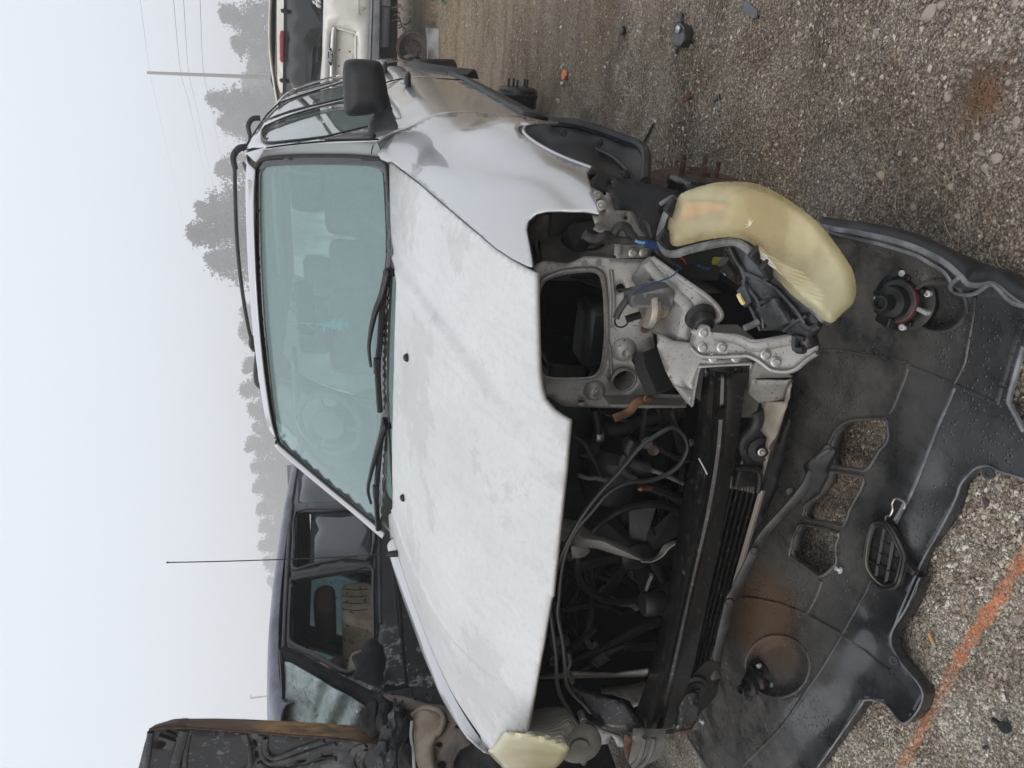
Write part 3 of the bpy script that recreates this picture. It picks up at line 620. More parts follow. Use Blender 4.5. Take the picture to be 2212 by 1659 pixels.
# windscreen
_wo = L('B', '203,350 205,300 222,255 255,228 320,214 500,204 800,204 960,214 1035,228 1066,256 1080,300 1096,500 1101,880') + [(842, 700), (836, 1000)] + \
      L('C', '1040,1352 1010,1322 850,1192 700,1070 520,918 400,815 352,765 318,660 275,400 250,130') + L('B', '250,1659 228,1400 213,1100 203,700')
WMAP = lambda x, y: hit(x, y, Fws, .8, 5)
plate('windscreen', _wo, WMAP, WINDG, SUV, th=.002, step=12, smooth=60)
def shrink(lp, d):
    P = np.array([p[:2] for p in lp]); n = len(P); o = []
    A = sum(P[i][0] * P[(i + 1) % n][1] - P[(i + 1) % n][0] * P[i][1] for i in range(n))
    for i in range(n):
        a, b = P[i - 1], P[(i + 1) % n]; t = b - a; t = t / (np.linalg.norm(t) + 1e-9); nn = np.array((-t[1], t[0])) * (1 if A > 0 else -1)
        o.append(tuple(P[i] + nn * d))
    return o
_wi = L('B', '236,370 245,310 262,285 300,272 600,262 900,268 1000,285 1035,310 1048,350 1062,600 1066,880') + [(822, 700), (822, 1000)] + \
      L('C', '1005,1300 850,1180 700,1058 540,925 420,820 372,765 338,660 305,400 278,130') + L('B', '262,1300 240,900')
plate('windscreen_border', _wo, lambda x, y: WMAP(x, y) - .007 * ray(x, y) / np.linalg.norm(ray(x, y)), BLACKG, SUV, holes=[cr(_wi, 2, True)], th=.001, step=10, smooth=60)
# a-pillars between glass and door cut
gl = [WMAP(*p) for p in L('B', '1066,246 1035,218 960,206 800,196 500,196 320,206 255,220 215,250')]
dr = [hit(p[0], p[1], Fside, 1.5, 6) + np.array((-.004, .012, 0)) for p in [(817, 303), (780, 304), (740, 305), (693, 308), (640, 313), (600, 318), (580, 321)]] + [np.array((.60, 2.06, 1.555))]
mid = [(a * .5 + b * .5) + np.array((.022, -.022, .012)) for a, b in zip(gl, dr)]
patch('windscreen_pillar', [gl, [a * .85 + m * .15 + np.array((.002, -.010, .004)) for a, m in zip(gl, mid)], mid, dr], SILVER, SUV, n=5, m=5, th=.004)
mg = [WMAP(*p) for p in [(832, 1152)] + L('C', '1000,1330 850,1200 700,1078 520,928 400,825 345,768')] + [np.array((-.585, 1.83, 1.49))]
md = [np.array((-a[0] * 1.0, a[1] + .0, a[2])) for a in dr]
mm = [a + np.array((-.022, -.004, .010)) for a in mg]; m2 = [a + np.array((-.055, .045, .0)) for a in mg]
patch('windscreen_pillar', [mg, mm, m2, [a + np.array((-.08, .14, -.01)) for a in mg]], SILVER, SUV, n=5, m=5, th=.004)
# windscreen seal
tube('windscreen_seal', [p + np.array((0, -.004, .002)) for p in (WMAP(*q[:2]) for q in _wo[:12])], .007, RUBBER, SUV, seg=6, sub=3)
tube('windscreen_seal', [p + np.array((-.003, -.005, .002)) for p in (WMAP(*q[:2]) for q in _wo[15:])], .006, RUBBER, SUV, seg=6, sub=3)
# cowl panel under the glass
patch('cowl_panel', [[(x, 1.19 + .06 * x * x, 1.035 - .08 * x * x) for x in (-.66, -.4, 0, .4, .70)], [(x, 1.24 + .10 * x * x, 1.040 - .09 * x * x) for x in (-.66, -.4, 0, .4, .70)], [(x, 1.30 + .12 * x * x, 1.028 - .09 * x * x) for x in (-.66, -.4, 0, .4, .70)]], BLACKP, SUV, n=5)
# wipers
def wiper(blade, armp, pivot):
    w = thing  # parts only
    b = [WMAP(*p) + np.array((0, -.020, .010)) for p in blade]; t = tube('wiper_blade', b, .0075, BLACKP, SUV, seg=6, flat=1.4)
    a = [WMAP(*p) + np.array((0, -.035, .020)) for p in armp]; a[-1] = a[-1] + np.array((0, .0, .0))
    tube('wiper_arm', a, lambda u: .005 + .009 * u, BLACKP, SUV, seg=8, sub=6)
    tube('wiper_clip', [b[len(b) // 2] + np.array((-.03, -.006, .002)), b[len(b) // 2] + np.array((.03, -.006, .002))], .013, BLACKP, SUV, seg=6, sub=1)
    lathe('wiper_pivot', a[-1], (0, -.4, 1), [(.016, -.02), (.016, .006), (.010, .012)], BLACKP, SUV, seg=12)
wiper(L('C', '1088,-370 1062,-120 1045,100 1030,250 1035,400 1045,560'), L('C', '1003,250 990,130 1000,40 1015,-40 1040,-130 1080,-230 1115,-370'), None)
wiper(L('C', '1075,600 1048,760 1035,900 1020,1080 1022,1200 1030,1340'), L('C', '1000,1150 980,1060 1000,950 1030,840 1060,740 1092,640'), None)
# antenna on the far fender
ap = [at(p[0], p[1], 'Y', 1.15) for p in ((842, 1197), (700, 1205), (500, 1212), (362, 1215))]
tube('radio_antenna', ap, .0022, BLACKP, SUV, seg=6); lathe('antenna_base', ap[0] - np.array((0, 0, .02)), (0, 0, 1), [(.014, -.01), (.012, .02), (.005, .035)], BLACKP, SUV, seg=12)
lathe('antenna_tip', ap[-1], (0, 0, 1), [(.002, -.004), (.004, 0), (.002, .004)], BLACKP, SUV, seg=8)
# roof rack
for sg in (-1,):
    R_ = [(sg * .545, 2.25, _ze(2.25) + .012), (sg * .545, 2.32, _ze(2.3) + .045), (sg * .55, 2.6, _ze(2.6) + .052), (sg * .545, 3.2, 1.655), (sg * .53, 3.9, 1.645), (sg * .53, 4.0, 1.60)]
    tube('roof_rail', R_, .011, TRIM, SUV, seg=8)
for yb, xr in ((2.32, .56), (3.4, .54)):
    zc = _ze(yb)
    pb = [at(p[0], p[1], 'Y', 2.32) for p in ((507, 350), (508, 420), (512, 520), (522, 620), (536, 705), (545, 738))] if yb < 3 else [(.50, 3.4, 1.665), (.2, 3.4, 1.675), (-.2, 3.4, 1.675), (-.5, 3.4, 1.66)]
    tube('roof_crossbar', pb, .011, TRIM, SUV, seg=8, flat=.8)
    for sg in (1, -1):
        e = np.array(pb[0] if sg > 0 else pb[-1], float); x0 = e[0] + sg * .02
        tube('crossbar_foot', [e + np.array((-sg * .03, 0, 0)), (x0, yb, e[2] + .004), (x0 + sg * .035, yb + .01, e[2] - .02), (x0 + sg * .04, yb + .02, zc + .005)], lambda u: .012 + .004 * u, TRIM, SUV, seg=8, sub=5)
# mirror
MH = [(742, 140), (748, 130), (765, 127), (790, 128), (812, 131), (824, 138), (832, 165), (838, 200), (842, 215), (845, 235), (838, 262), (825, 262), (818, 255), (808, 246), (795, 248), (765, 251), (752, 249), (744, 238), (741, 200), (740, 165)]
def dome(outer, surf, h, mat, par, name, step=8, rim=18, back=0, prof=.5):
    """closed cushion: front bulges towards the viewer's side by h over a rim, back mirrored by `back`"""
    lp = cr([p[:2] for p in outer], 3, True); A = np.array(lp)
    def dist(x, y):
        q = np.array((x, y)); a = A; b = np.roll(A, -1, 0); ab = b - a; t = np.clip(((q - a) * ab).sum(1) / ((ab * ab).sum(1) + 1e-9), 0, 1)
        return float(np.sqrt((((a + ab * t[:, None]) - q) ** 2).sum(1).min()))
    f0 = surf_map(surf); dd = np.array(FW)
    def m3(x, y, s):
        d = min(1, dist(x, y) / rim); k = (1 - (1 - d) ** 2) ** prof
        P = f0(x, y); v = P - CAM_POS; v = v / np.linalg.norm(v); return P - v * s * k
    V, T = sheet(lp, [], step, lambda x, y: (x, y, 0))
    Vf = [m3(v[0], v[1], h) for v in V]; Vb = [m3(v[0], v[1], -back) for v in V]; n = len(V)
    # stitch both skins at the rim
    cnt = {}
    for t in T:
        for i in range(3):
            e = (t[i], t[(i + 1) % 3]); cnt[e] = 1
    Fc = [tuple(t) for t in T] + [tuple(i + n for i in t[::-1]) for t in T]
    for (a, b) in list(cnt):
        if (b, a) not in cnt: Fc.append((b, a, a + n, b + n))
    o = obj(name, Vf + Vb, Fc, mat, par, smooth=50)
    bm = bmesh.new(); bm.from_mesh(o.data); bmesh.ops.remove_doubles(bm, verts=bm.verts, dist=1e-5); bmesh.ops.recalc_face_normals(bm, faces=bm.faces); bm.to_mesh(o.data); bm.free()
    o.data.set_sharp_from_angle(angle=math.radians(50)); return o
MIR = dome(MH, ('Y', 1.50), .045, TRIM, SUV, 'mirror_housing', rim=38, back=.05)
dome([(800, 255), (842, 228), (850, 250), (860, 272), (853, 284), (830, 292), (800, 290), (795, 275)], ('Y', [(800, 255, 1.50), (842, 228, 1.46), (860, 272, 1.34), (830, 292, 1.36), (797, 288, 1.42)]), .015, TRIM, SUV, 'mirror_base', rim=16, back=.06)
lathe('mirror_seam', (0, 0, -5), (0, 0, 1), [(.001, 0), (.001, .001)], TRIM, SUV, seg=4) if 0 else None
# black sail trim under the window, running up the pillar
plate('window_trim', [(702, 297), (745, 290), (800, 283), (812, 290), (806, 299), (770, 300), (720, 300), (700, 300)], lambda x, y: hit(x, y, lambda P: P[0] - xside(P[1], P[2]) - .006, 1.2, 6), BLACKP, SUV, th=.004)
# door handles
def handle(cy0, z, s=1):
    X = xside(cy0, z); pp = [(X - .01, cy0 - .055 * s, z + .006), (X + .030, cy0 - .05 * s, z + .008), (X + .040, cy0 - .01, z + .004), (X + .036, cy0 + .055 * s, z), (X - .01, cy0 + .07 * s, z)]
    h = tube('door_handle', pp, .0125, TRIM, SUV, seg=10, sub=6)
    lathe('handle_cup', (X - .002, cy0 + .01, z - .002), (1, 0, -.1), [(.045, 0), (.040, .004), (.02, .002)], SILVER, h, seg=16)
handle(2.22, .888); handle(3.15, .925)
# seams: door edge, pillar seam
for ln in ([(2.548, .62), (2.548, .9), (2.548, 1.1)],):
    tube('door_gap', [(xside(y, z) + .001, y, z) for y, z in ln], .003, DARKIN, SUV, seg=5)
tube('door_gap', [hit(p[0], p[1], lambda P: P[0] - xside(P[1], P[2]) - .003, 1.2, 6) for p in [(817, 301), (740, 303), (693, 306), (640, 311), (600, 316), (572, 320)]] + [np.array((xside(y, z) + .002, y, z)) for y, z in ((2.16, 1.555), (2.3, 1.575), (2.6, 1.585), (3.2, 1.59))], .003, DARKIN, SUV, seg=5)
ptube('pillar_seam', L('K', '190,682 160,710 146,745 143,775'), 'Y', 1.325, .0018, DARKIN, SUV, seg=5)
tube('drip_moulding', [p + np.array((0, -.004, .004)) for p in [WMAP(*q) for q in L('B', '200,350')]] + [at(p[0], p[1], 'Y', y) for p, y in (((541, 377), 1.92), ((532, 368), 2.0), ((526, 352), 2.1))], .006, TRIM, SUV, seg=6)
# cabin: floor, dash, seats, wheel, rear view mirror
patch('dashboard', [[(x, 1.36 + .1 * x * x, .985 - .02 * x * x) for x in (-.7, -.3, 0, .3, .7)], [(x, 1.55, .99 + (.03 if x < 0 else .02)) for x in (-.7, -.35, 0, .3, .7)], [(x, 1.72, .94) for x in (-.7, -.3, 0, .3, .7)], [(x, 1.74, .62) for x in (-.7, -.3, 0, .3, .7)]], INTG, SUV, n=4)
box('cabin_floor', (0, 2.9, .42), (1.5, 2.9, .05), SEAT, SUV); 
for sx in (-.38, .38):
    for sy, nm in ((2.25, 'seat'), (3.15, 'seat')):
        s_ = box(nm, (sx, sy, .62), (.5, .5, .16), SEAT, SUV, bev=.05)
        a_ = .22; Rm = [[1, 0, 0], [0, math.cos(a_), math.sin(a_)], [0, -math.sin(a_), math.cos(a_)]]
        box('seat_back', (sx, sy + .26, .95), (.48, .13, .62), SEAT, s_, R=Rm, bev=.05); box('headrest', (sx, sy + .33, 1.33), (.26, .10, .17), SEAT, s_, R=Rm, bev=.04)
wc = at(712, 915, 'Y', 1.66); axw = np.array((0, -.9, .42)); a0, b0, _ = frame(axw)
WHG = basic('grey_steering_wheel', gray(.34), .7)
wheel_in = tube('steering_wheel', [wc + .14 * (math.cos(t) * a0 + math.sin(t) * b0) for t in [2 * PI * i / 20 for i in range(20)]], .014, WHG, SUV, closed=True, sub=2, seg=10)
lathe('steering_hub', wc, axw, [(.02, -.10), (.05, -.03), (.075, -.01), (.07, .015), (.03, .022)], WHG, wheel_in, seg=20)
for t in (.3, 2.84, 4.71): tube('steering_spoke', [wc, wc + .145 * (math.cos(t) * a0 + math.sin(t) * b0)], .014, WHG, wheel_in, sub=1, flat=.5)
RVM = box('rear_view_mirror', at(660, 665, 'Y', 1.70), (.24, .035, .07), BLACKP, SUV, R=[[.98, .17, 0], [-.17, .98, 0], [0, 0, 1]], bev=.012)
box('sun_visor', at(600, 480, 'Y', 1.92), (.40, .16, .02), INTG, SUV, bev=.008); box('sun_visor', at(640, 850, 'Y', 1.90), (.40, .16, .02), INTG, SUV, bev=.008)
box('headliner', (0, 2.95, 1.515), (1.08, 2.2, .02), INTG, SUV)
tube('pillar_grip', [at(p[0], p[1], 'Y', 2.2) for p in ((600, 375), (630, 372), (660, 378), (690, 380))], .013, INTG, SUV)

# two tree-shaped fresheners on a string
def freshener(name, cx, top, bot, w, mat, lab, yy):
    t = thing(name, lab, 'air freshener', tuple(at(cx[0], cx[1], 'Y', yy)))
    prof = []; n = 7
    for i in range(n):
        u = i / n; prof += [(top + (bot - top) * u, (w * .12 + w * u * .9) * .55), (top + (bot - top) * (u + .8 / n), w * .12 + w * (u + 1 / n) * .9)]
    lp = [(x, cx[1] + h) for x, h in prof] + [(bot, cx[1] + w * .15), (bot + 5, cx[1] + w * .15), (bot + 5, cx[1] + w * .5), (bot + 11, cx[1] + w * .5)] + [(bot + 11, cx[1] - w * .5), (bot + 5, cx[1] - w * .5), (bot + 5, cx[1] - w * .15), (bot, cx[1] - w * .15)] + [(x, cx[1] - h) for x, h in prof[::-1]]
    plate('tree_card', lp, ('Y', yy), mat, t, th=.0012, step=10)
    plate('printed_band', [(top + (bot - top) * .60, cx[1] - w * .55), (top + (bot - top) * .60, cx[1] + w * .55), (top + (bot - top) * .70, cx[1] + w * .55), (top + (bot - top) * .70, cx[1] - w * .55)], ('Y', yy - .003), basic('pale_print', gray(.7)), t, th=.0004)
    tube('string', [at(p[0], p[1], 'Y', yy + .001) for p in ((628, 700), (660, 698), (top + 3, cx[1]))], .0012, basic('white_string', gray(.7)), t, seg=5)
freshener('air_freshener', (712, 701), 690, 742, 17, basic('turquoise_card', c8(90, 235, 240), .8), 'turquoise tree shaped air freshener hanging behind the windscreen', 1.66)
freshener('air_freshener', (695, 710), 672, 716, 15, basic('blue_card', c8(70, 105, 170), .8), 'blue tree shaped air freshener hanging behind the turquoise one', 1.675)
# ================================================================== silver SUV: open front end
def bY(x): return .10 - .05 * (1 - min(1, (x / .62) ** 2))
# --- bay walls, firewall, engine: dark, only glimpsed
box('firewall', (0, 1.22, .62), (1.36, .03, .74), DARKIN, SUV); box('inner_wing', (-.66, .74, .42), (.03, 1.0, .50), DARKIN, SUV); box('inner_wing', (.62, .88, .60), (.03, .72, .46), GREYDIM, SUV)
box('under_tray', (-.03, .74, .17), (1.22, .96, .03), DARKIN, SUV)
eng = box('engine_block', (-.02, .72, .50), (.62, .42, .46), ENGM, SUV, bev=.03)
box('rocker_cover', (-.02, .58, .70), (.50, .15, .06), ENGM, eng, bev=.02); box('inlet_plenum', (-.05, .82, .80), (.46, .22, .09), BLACKP, eng, bev=.03)
for i in range(4): tube('inlet_runner', [(-.24 + .13 * i, .76, .78), (-.24 + .13 * i, .60, .76), (-.24 + .13 * i, .52, .66)], .028, ENGM, eng, seg=10)
lathe('pulley', (-.36, .62, .46), (1, 0, 0), [(.02, -.05), (.075, -.05), (.08, -.03), (.065, -.02), (.08, -.01), (.08, .02), (.03, .02)], ENGM, eng, seg=24)
lathe('alternator', (.12, .42, .50), (1, 0, 0), [(.04, -.09), (.07, -.08), (.075, .05), (.05, .07)], ENGM, eng, seg=20)
box('battery', (.44, .98, .68), (.24, .18, .20), BLACKP, SUV, bev=.012); box('air_filter_box', (-.45, .85, .72), (.26, .30, .20), BLACKP, SUV, bev=.02)
box('washer_bottle', (.50, .45, .52), (.16, .10, .22), BLACKP, SUV, bev=.02)
# --- radiator support panel (behind the missing right lamp)
PS = [(1160, 600, .37), (1160, 850, .36), (1300, 600, .35), (1300, 850, .33), (1440, 850, .30), (1430, 640, .30), (1230, 560, .37)]
sup = L('G', '222,770 290,735 380,748 450,755 500,735 560,705 650,708 735,716 800,720 960,725 1000,800 1060,900 1100,1100 1020,1160 1015,1210 1028,1300 1035,1560') + L('F', '1050,293 1250,300 1245,340 1235,384 900,386 680,384 560,380 430,374 380,350 345,325 300,300 275,312')
holes = [cr(L('G', '330,860 400,835 500,818 600,812 648,828 668,870 682,960 688,1080 690,1230 682,1330 668,1430 640,1480 590,1506 480,1512 380,1512 312,1500 280,1455 255,1340 247,1200 250,1060 270,950 295,885'), 3, True),
         ell(*L('G', '818,1520')[0], 30, 26.5), ell(*L('G', '800,917')[0], 10, 10, 14), ell(*L('F', '538,342')[0], 7, 2.8, 10)]
plate('radiator_support', sup, ('Y', PS), GREYSTEEL, SUV, holes=holes, th=.0022, step=15)
_pf = tps(PS)
def onps(p, dy=0): return at(p[0], p[1], 'Y', _pf(p[0], p[1]) + dy)
rim = [onps(p, -.006) for p in L('G', '300,850 400,808 500,795 610,790 665,810 690,850 704,960 712,1080 714,1230 706,1340 690,1440 660,1500 600,1528 480,1535 370,1534 300,1524 262,1475 238,1340 230,1200 233,1060 250,950 275,875')]
tube('pressed_rim', rim, .0065, GREYSTEEL, SUV, closed=True, seg=8, flat=.6)
lathe('duct_ring', onps(L('G', '818,1520')[0]), (-.1, -1, 0), [(.030, -.05), (.0272, -.002), (.0272, .007), (.0295, .008), (.031, .0)], GREYSTEEL, SUV, seg=28, cap=False)
for p, r in (('830,1330', .020), ('632,1600', .018)):
    c = onps(L('G', p)[0]); b_ = lathe('mounting_boss', c, (-.1, -1, .1), [(r * 1.6, -.002), (r * 1.25, .006), (r * .9, .012), (r * .5, .013), (r * .28, .008), (.001, .006)], GREYSTEEL, SUV, seg=20)
bolt(onps(L('G', '636,1600')[0], -.012), (.1, -1, -.2), .007, STEELB, SUV)
for a, b in ((L('G', '735,800')[0], L('G', '745,1180')[0]), (L('G', '700,1200')[0], L('G', '735,1480')[0])):
    tube('pressed_ridge', [onps(a, -.002), onps(((a[0] + b[0]) / 2 + 4, (a[1] + b[1]) / 2), -.004), onps(b, -.002)], .007, GREYSTEEL, SUV, seg=8, flat=.5)
box('support_flange', onps(L('F', '960,340')[0], -.02), (.006, .05, .19), GREYSTEEL, SUV, R=[[1, 0, .05], [0, 1, 0], [-.05, 0, 1]], bev=.002)
# triangular lamp carrier pressing
TS = [(1290, 560, .34), (1330, 600, .32), (1400, 600, .26), (1490, 660, .17), (1560, 680, .13), (1560, 715, .12), (1470, 740, .16), (1400, 715, .24), (1360, 640, .30)]
tri = L('G', '950,735 985,712 1012,712 1080,768 1180,835 1280,900 1380,975 1440,1025 1468,1065 1472,1100 1455,1135 1400,1165 1330,1170 1285,1185 1262,1225 1255,1272 1200,1272 1120,1255 1060,1228 1010,1208 1000,1100 960,990 900,900 870,850 900,800')
plate('lamp_carrier', cr(tri, 2, True), ('Y', TS), GREYSTEEL, SUV, holes=[ell(*L('G', '1405,1102')[0], 8.5, 8.5, 14), ell(*L('G', '1000,868')[0], 2.5, 2.5, 8)], th=.002, step=13)
_tf = tps(TS)
def ont(p, dy=0): return at(p[0], p[1], 'Y', _tf(p[0], p[1]) + dy)
for s_, r in (('985,745 1080,860 1180,960 1250,1040 1235,1140 1215,1240', .014), ('1010,715 1180,838 1380,978 1462,1070 1462,1120 1400,1160', .005), ('880,930 940,1010 990,1100', .012)):
    tube('pressed_ridge', [ont(p, -.002) for p in L('G', s_)], r, GREYSTEEL, SUV, seg=8, flat=.35, nrm=(0, 1, 0))
c = ont(L('G', '1330,1110')[0], -.004); lathe('rubber_stop', c, (-.25, -1, .1), [(.032, -.002), (.030, .004), (.023, .006), (.021, .028), (.017, .032), (.012, .030), (.010, .031)], RUBBER, SUV, seg=20)
# grommet shelf inside the fender and its loom
SH = [(1140, 470, .60), (1290, 470, .52), (1180, 570, .42), (1310, 550, .40), (1230, 510, .50)]
plate('inner_wing_shelf', L('G', '165,740 180,640 200,520 260,440 420,415 620,430 660,480 760,560 770,720 560,712 450,760 290,740'), ('Y', SH), GREYDIM, SUV, holes=[ell(*L('G', '560,588')[0], 38, 17, 20)], th=.003, step=14)
_sf = tps(SH); gc = at(*L('G', '560,588')[0], 'Y', _sf(*L('G', '560,588')[0]))
ring = [at(x, y, 'Y', _sf(x, y) - .004) for x, y in ell(*L('G', '562,590')[0], 42, 18, 18)]
tube('rubber_grommet', ring, .010, RUBBER, SUV, closed=True, sub=2)
tube('wiring_boot', [gc + np.array(o) for o in ((-.01, .05, -.05), (0, 0, .0), (.01, -.03, .03), (.03, -.05, .035))], lambda u: .045 - .022 * u, RUBBER, SUV, seg=12)
patch('rubber_duct', [[at(p[0], p[1], 'Y', .50) for p in L('G', '200,610 225,590 260,592 275,640')], [at(p[0], p[1], 'Y', .46) for p in L('G', '215,650 240,640 262,650 275,690')], [at(p[0], p[1], 'Y', .42) for p in L('G', '225,735 250,730 270,728 285,735')]], BLACKP, SUV, th=.004)
# fender bracket
BS = [(1280, 410, .34), (1330, 480, .32), (1400, 480, .32), (1335, 560, .29), (1410, 560, .29)]
plate('fender_bracket', L('G', '598,240 640,262 655,285 680,280 685,298 705,300 708,280 738,290 742,330 760,400 880,405 903,440 915,470 930,520 975,580 1010,600 1015,640 1000,705 965,712 775,716 765,690 760,600 720,560 680,540 640,515 625,470 612,430 655,440 640,380 615,320'), ('Y', BS), GREYSTEEL, SUV, holes=[ell(*L('G', '835,451')[0], 5, 4.4, 10), ell(*L('G', '692,406')[0], 4, 2, 8)], th=.0022, step=12)
_bf = tps(BS)
for s_ in ('630,505 700,545 790,600 785,650 780,700', '770,620 880,615 1000,612'):
    tube('pressed_ridge', [at(p[0], p[1], 'Y', _bf(p[0], p[1]) - .002) for p in L('G', s_)], .008, GREYSTEEL, SUV, seg=8, flat=.45, nrm=(0, 1, 0))
for p in L('G', '645,302 885,683 955,682'): bolt(at(p[0], p[1], 'Y', _bf(p[0], p[1]) - .003), (.15, -1, .1), .0068, STEELB, SUV)
lathe('spring_nut', at(*L('G', '668,366')[0], 'Y', .325), (.1, -1, .2), [(.012, 0), (.011, .004), (.006, .005), (.004, .002)], STEELB, SUV, seg=12)
for p in L('G', '562,755 658,748'): lathe('spot_weld', onps(p, -.001), (0, -1, 0), [(.008, 0), (.0075, .0012), (.0055, .0012), (.005, .0004)], GREYSTEEL, SUV, seg=14)
# dark splash sheet towards the wheel
plate('splash_sheet', L('G', '590,215 655,155 900,205 1190,272 1190,300 1110,350 1080,430 1060,520 1010,600 975,590 930,520 905,440 880,400 760,400 735,290 640,262'), ('Y', [(1270, 385, .42), (1465, 420, .40), (1400, 520, .36), (1300, 420, .42)]), TRIM, SUV, holes=[ell(*L('G', '734,215')[0], 6, 4.5, 10)], th=.003, step=16)
# long bracket arm with hex bolts
AS = [(1500, 700, .125), (1520, 770, .10), (1640, 740, .02), (1760, 755, -.06), (1700, 800, -.02)]
arm = L('G', '1282,1190 1300,1172 1345,1158 1385,1172 1398,1195 1405,1213 1560,1222 1640,1248 1700,1262 1800,1245 1930,1222 2020,1235 2090,1275 2112,1315 2095,1345 2050,1380 2000,1420 1960,1448 1900,1468 1840,1465 1790,1450 1730,1400 1640,1360 1590,1362 1480,1366 1350,1366 1305,1345 1268,1305 1258,1275')
plate('bracket_arm', cr(arm, 2, True), ('Y', AS), GREYSTEEL, SUV, th=.004, step=13)
_af = tps(AS)
def ona(p, dy=0): return at(p[0], p[1], 'Y', _af(p[0], p[1]) + dy)
tube('rolled_edge', [ona(p, -.002) for p in L('G', '1268,1312 1310,1352 1360,1372 1480,1372 1600,1368 1650,1368 1720,1402 1790,1455 1850,1470 1910,1470 1970,1450 2040,1390 2105,1350')], .0045, GREYSTEEL, SUV, seg=6)
tube('pressed_ridge', [ona(p, -.001) for p in L('G', '1420,1240 1560,1262 1680,1310 1800,1290 1950,1260')], .010, GREYSTEEL, SUV, seg=8, flat=.3, nrm=(0, 1, 0))
for p in L('G', '1352,1212 1345,1310 1473,1310 1765,1358 1832,1405'): bolt(ona(p, -.004), (.3, -1, .35), .0068, STEELB, SUV)
# box-section rail end round the beam end
RSf = [(1450, 740, .16), (1540, 790, .085), (1630, 790, .06), (1500, 880, .09)]
plate('rail_box', L('G', '1040,1210 1150,1265 1265,1278 1320,1345 1480,1372 1610,1372 1668,1405 1665,1432 1560,1428 1345,1432 1318,1450 1300,1520 1285,1600 1272,1660 1276,1700 1240,1680 1148,1560 1100,1470 1050,1330'), ('Y', RSf), GREYSTEEL, SUV, th=.003, step=13)
_rf = tps(RSf)
tube('rolled_edge', [at(p[0], p[1], 'Y', _rf(p[0], p[1]) - .004) for p in L('G', '1668,1450 1666,1425 1640,1420 1350,1436 1322,1452 1305,1520 1290,1600 1278,1680 1270,1700')], .0035, GREYSTEEL, SUV, seg=6)
for p in L('G', '1418,1380 1568,1378'): bolt(at(p[0], p[1], 'Y', _rf(p[0], p[1]) - .005), (.3, -1, .35), .0068, STEELB, SUV)
box('rail_inside', at(1570, 800, 'Y', .22), (.16, .16, .10), GREYDIM, SUV, bev=.005)
plate('rail_lip', L('F', '1130,190 1150,230 1220,255 1276,262 1270,330 1262,372 1240,330 1200,290'), ('Y', .10), GREYSTEEL, SUV, th=.003)
# lower corner pressings right of the beam
plate('corner_pressing', L('F', '1655,120 1720,60 1930,170 1940,182 1690,188 1700,200 1900,205 1932,195 1925,240 1900,300 1885,340 1850,350 1640,355 1650,250'), ('Y', [(1620, 810, .12), (1700, 830, .10), (1690, 870, .12), (1640, 870, .14)]), GREYSTEEL, SUV, th=.003, step=12)
plate('corner_pressing', L('F', '1735,345 1885,345 1905,250 1932,215 1925,290 1880,440 1840,560 1800,650 1760,800 1735,900 1720,900 1745,760 1760,640 1770,580 1735,540 1690,520 1715,470 1735,400'), ('Y', [(1650, 870, .14), (1700, 860, .10), (1670, 950, .13), (1640, 1050, .18)]), basic('ochre_grey_steel', gray(.30, (1.08, 1, .84)), .5, .3, gray(.12, (1.25, 1, .7)), 12, .4, .7, bump=.2), SUV, th=.003, step=12)
tube('rusty_edge', [at(p[0], p[1], 'Y', p[2] - .004) for p in [q + (v,) for q, v in zip([z[:2] for z in L('F', '1932,198 1905,330 1870,450 1840,560 1795,660')], (.10, .11, .12, .13, .14))]], .004, RUST, SUV, seg=6)
# --- bumper beam
U_ = [at(p[0], p[1], 'Y', 0) for p in ()]
def row(s, off, frm='F'):
    o = []
    for seg in s:
        for p in L(seg[0], seg[1]):
            P = at(p[0], p[1], 'Y', .08)
            for _ in range(3): P = at(p[0], p[1], 'Y', bY(P[0]) + off)
            o.append(P)
    return o
bt = row([('F', '1352,130 1290,620 1200,1050 1112,1640'), ('E', '1830,1000 1742,1250 1700,1350')], .055)
r1a = row([('F', '1395,135 1370,620 1300,1080 1180,1640'), ('E', '1905,1000 1822,1340 1800,1400')], .002)
r1 = row([('F', '1425,140 1392,620 1325,1080 1205,1640'), ('E', '1930,1000 1842,1340 1825,1400')], -.018)
r1b = row([('F', '1442,145 1412,620 1345,1080 1225,1640'), ('E', '1950,1000 1862,1340 1842,1400')], .004)
vl = row([('F', '1468,150 1440,620 1368,1080 1245,1640'), ('E', '1968,1000 1885,1340 1862,1400')], .006)
r2a = row([('F', '1490,150 1465,620 1392,1080 1262,1640'), ('E', '1990,1000 1905,1340 1885,1400')], .002)
r2 = row([('F', '1510,150 1490,620 1410,1080 1282,1640'), ('E', '2008,1000 1925,1340 1905,1400')], -.018)
r2b = row([('F', '1545,150 1520,620 1438,1080 1305,1640'), ('E', '2035,1000 1950,1340 1925,1400')], .006)
bb = row([('F', '1640,150 1562,700 1490,1080 1382,1640'), ('E', '2110,1000 2030,1240 1970,1400')], .022)
bc = row([('F', '1640,150 1562,700 1490,1080 1382,1640'), ('E', '2110,1000 2030,1240 1970,1400')], .085)
def loftrows(name, rows, mat, par, n=6, th=.003, smooth=25, **kw):
    C = [cr(r, n) for r in rows]; nu, nv = len(C), len(C[0]); V = [C[i][j] for i in range(nu) for j in range(nv)]
    return obj(name, V, [(i * nv + j, i * nv + j + 1, (i + 1) * nv + j + 1, (i + 1) * nv + j) for i in range(nu - 1) for j in range(nv - 1)], mat, par, smooth=smooth, sol=th, face=True, **kw)
_mn = min(len(x) for x in (bt, r1a, r1, r1b, vl, r2a, r2, r2b, bb, bc))
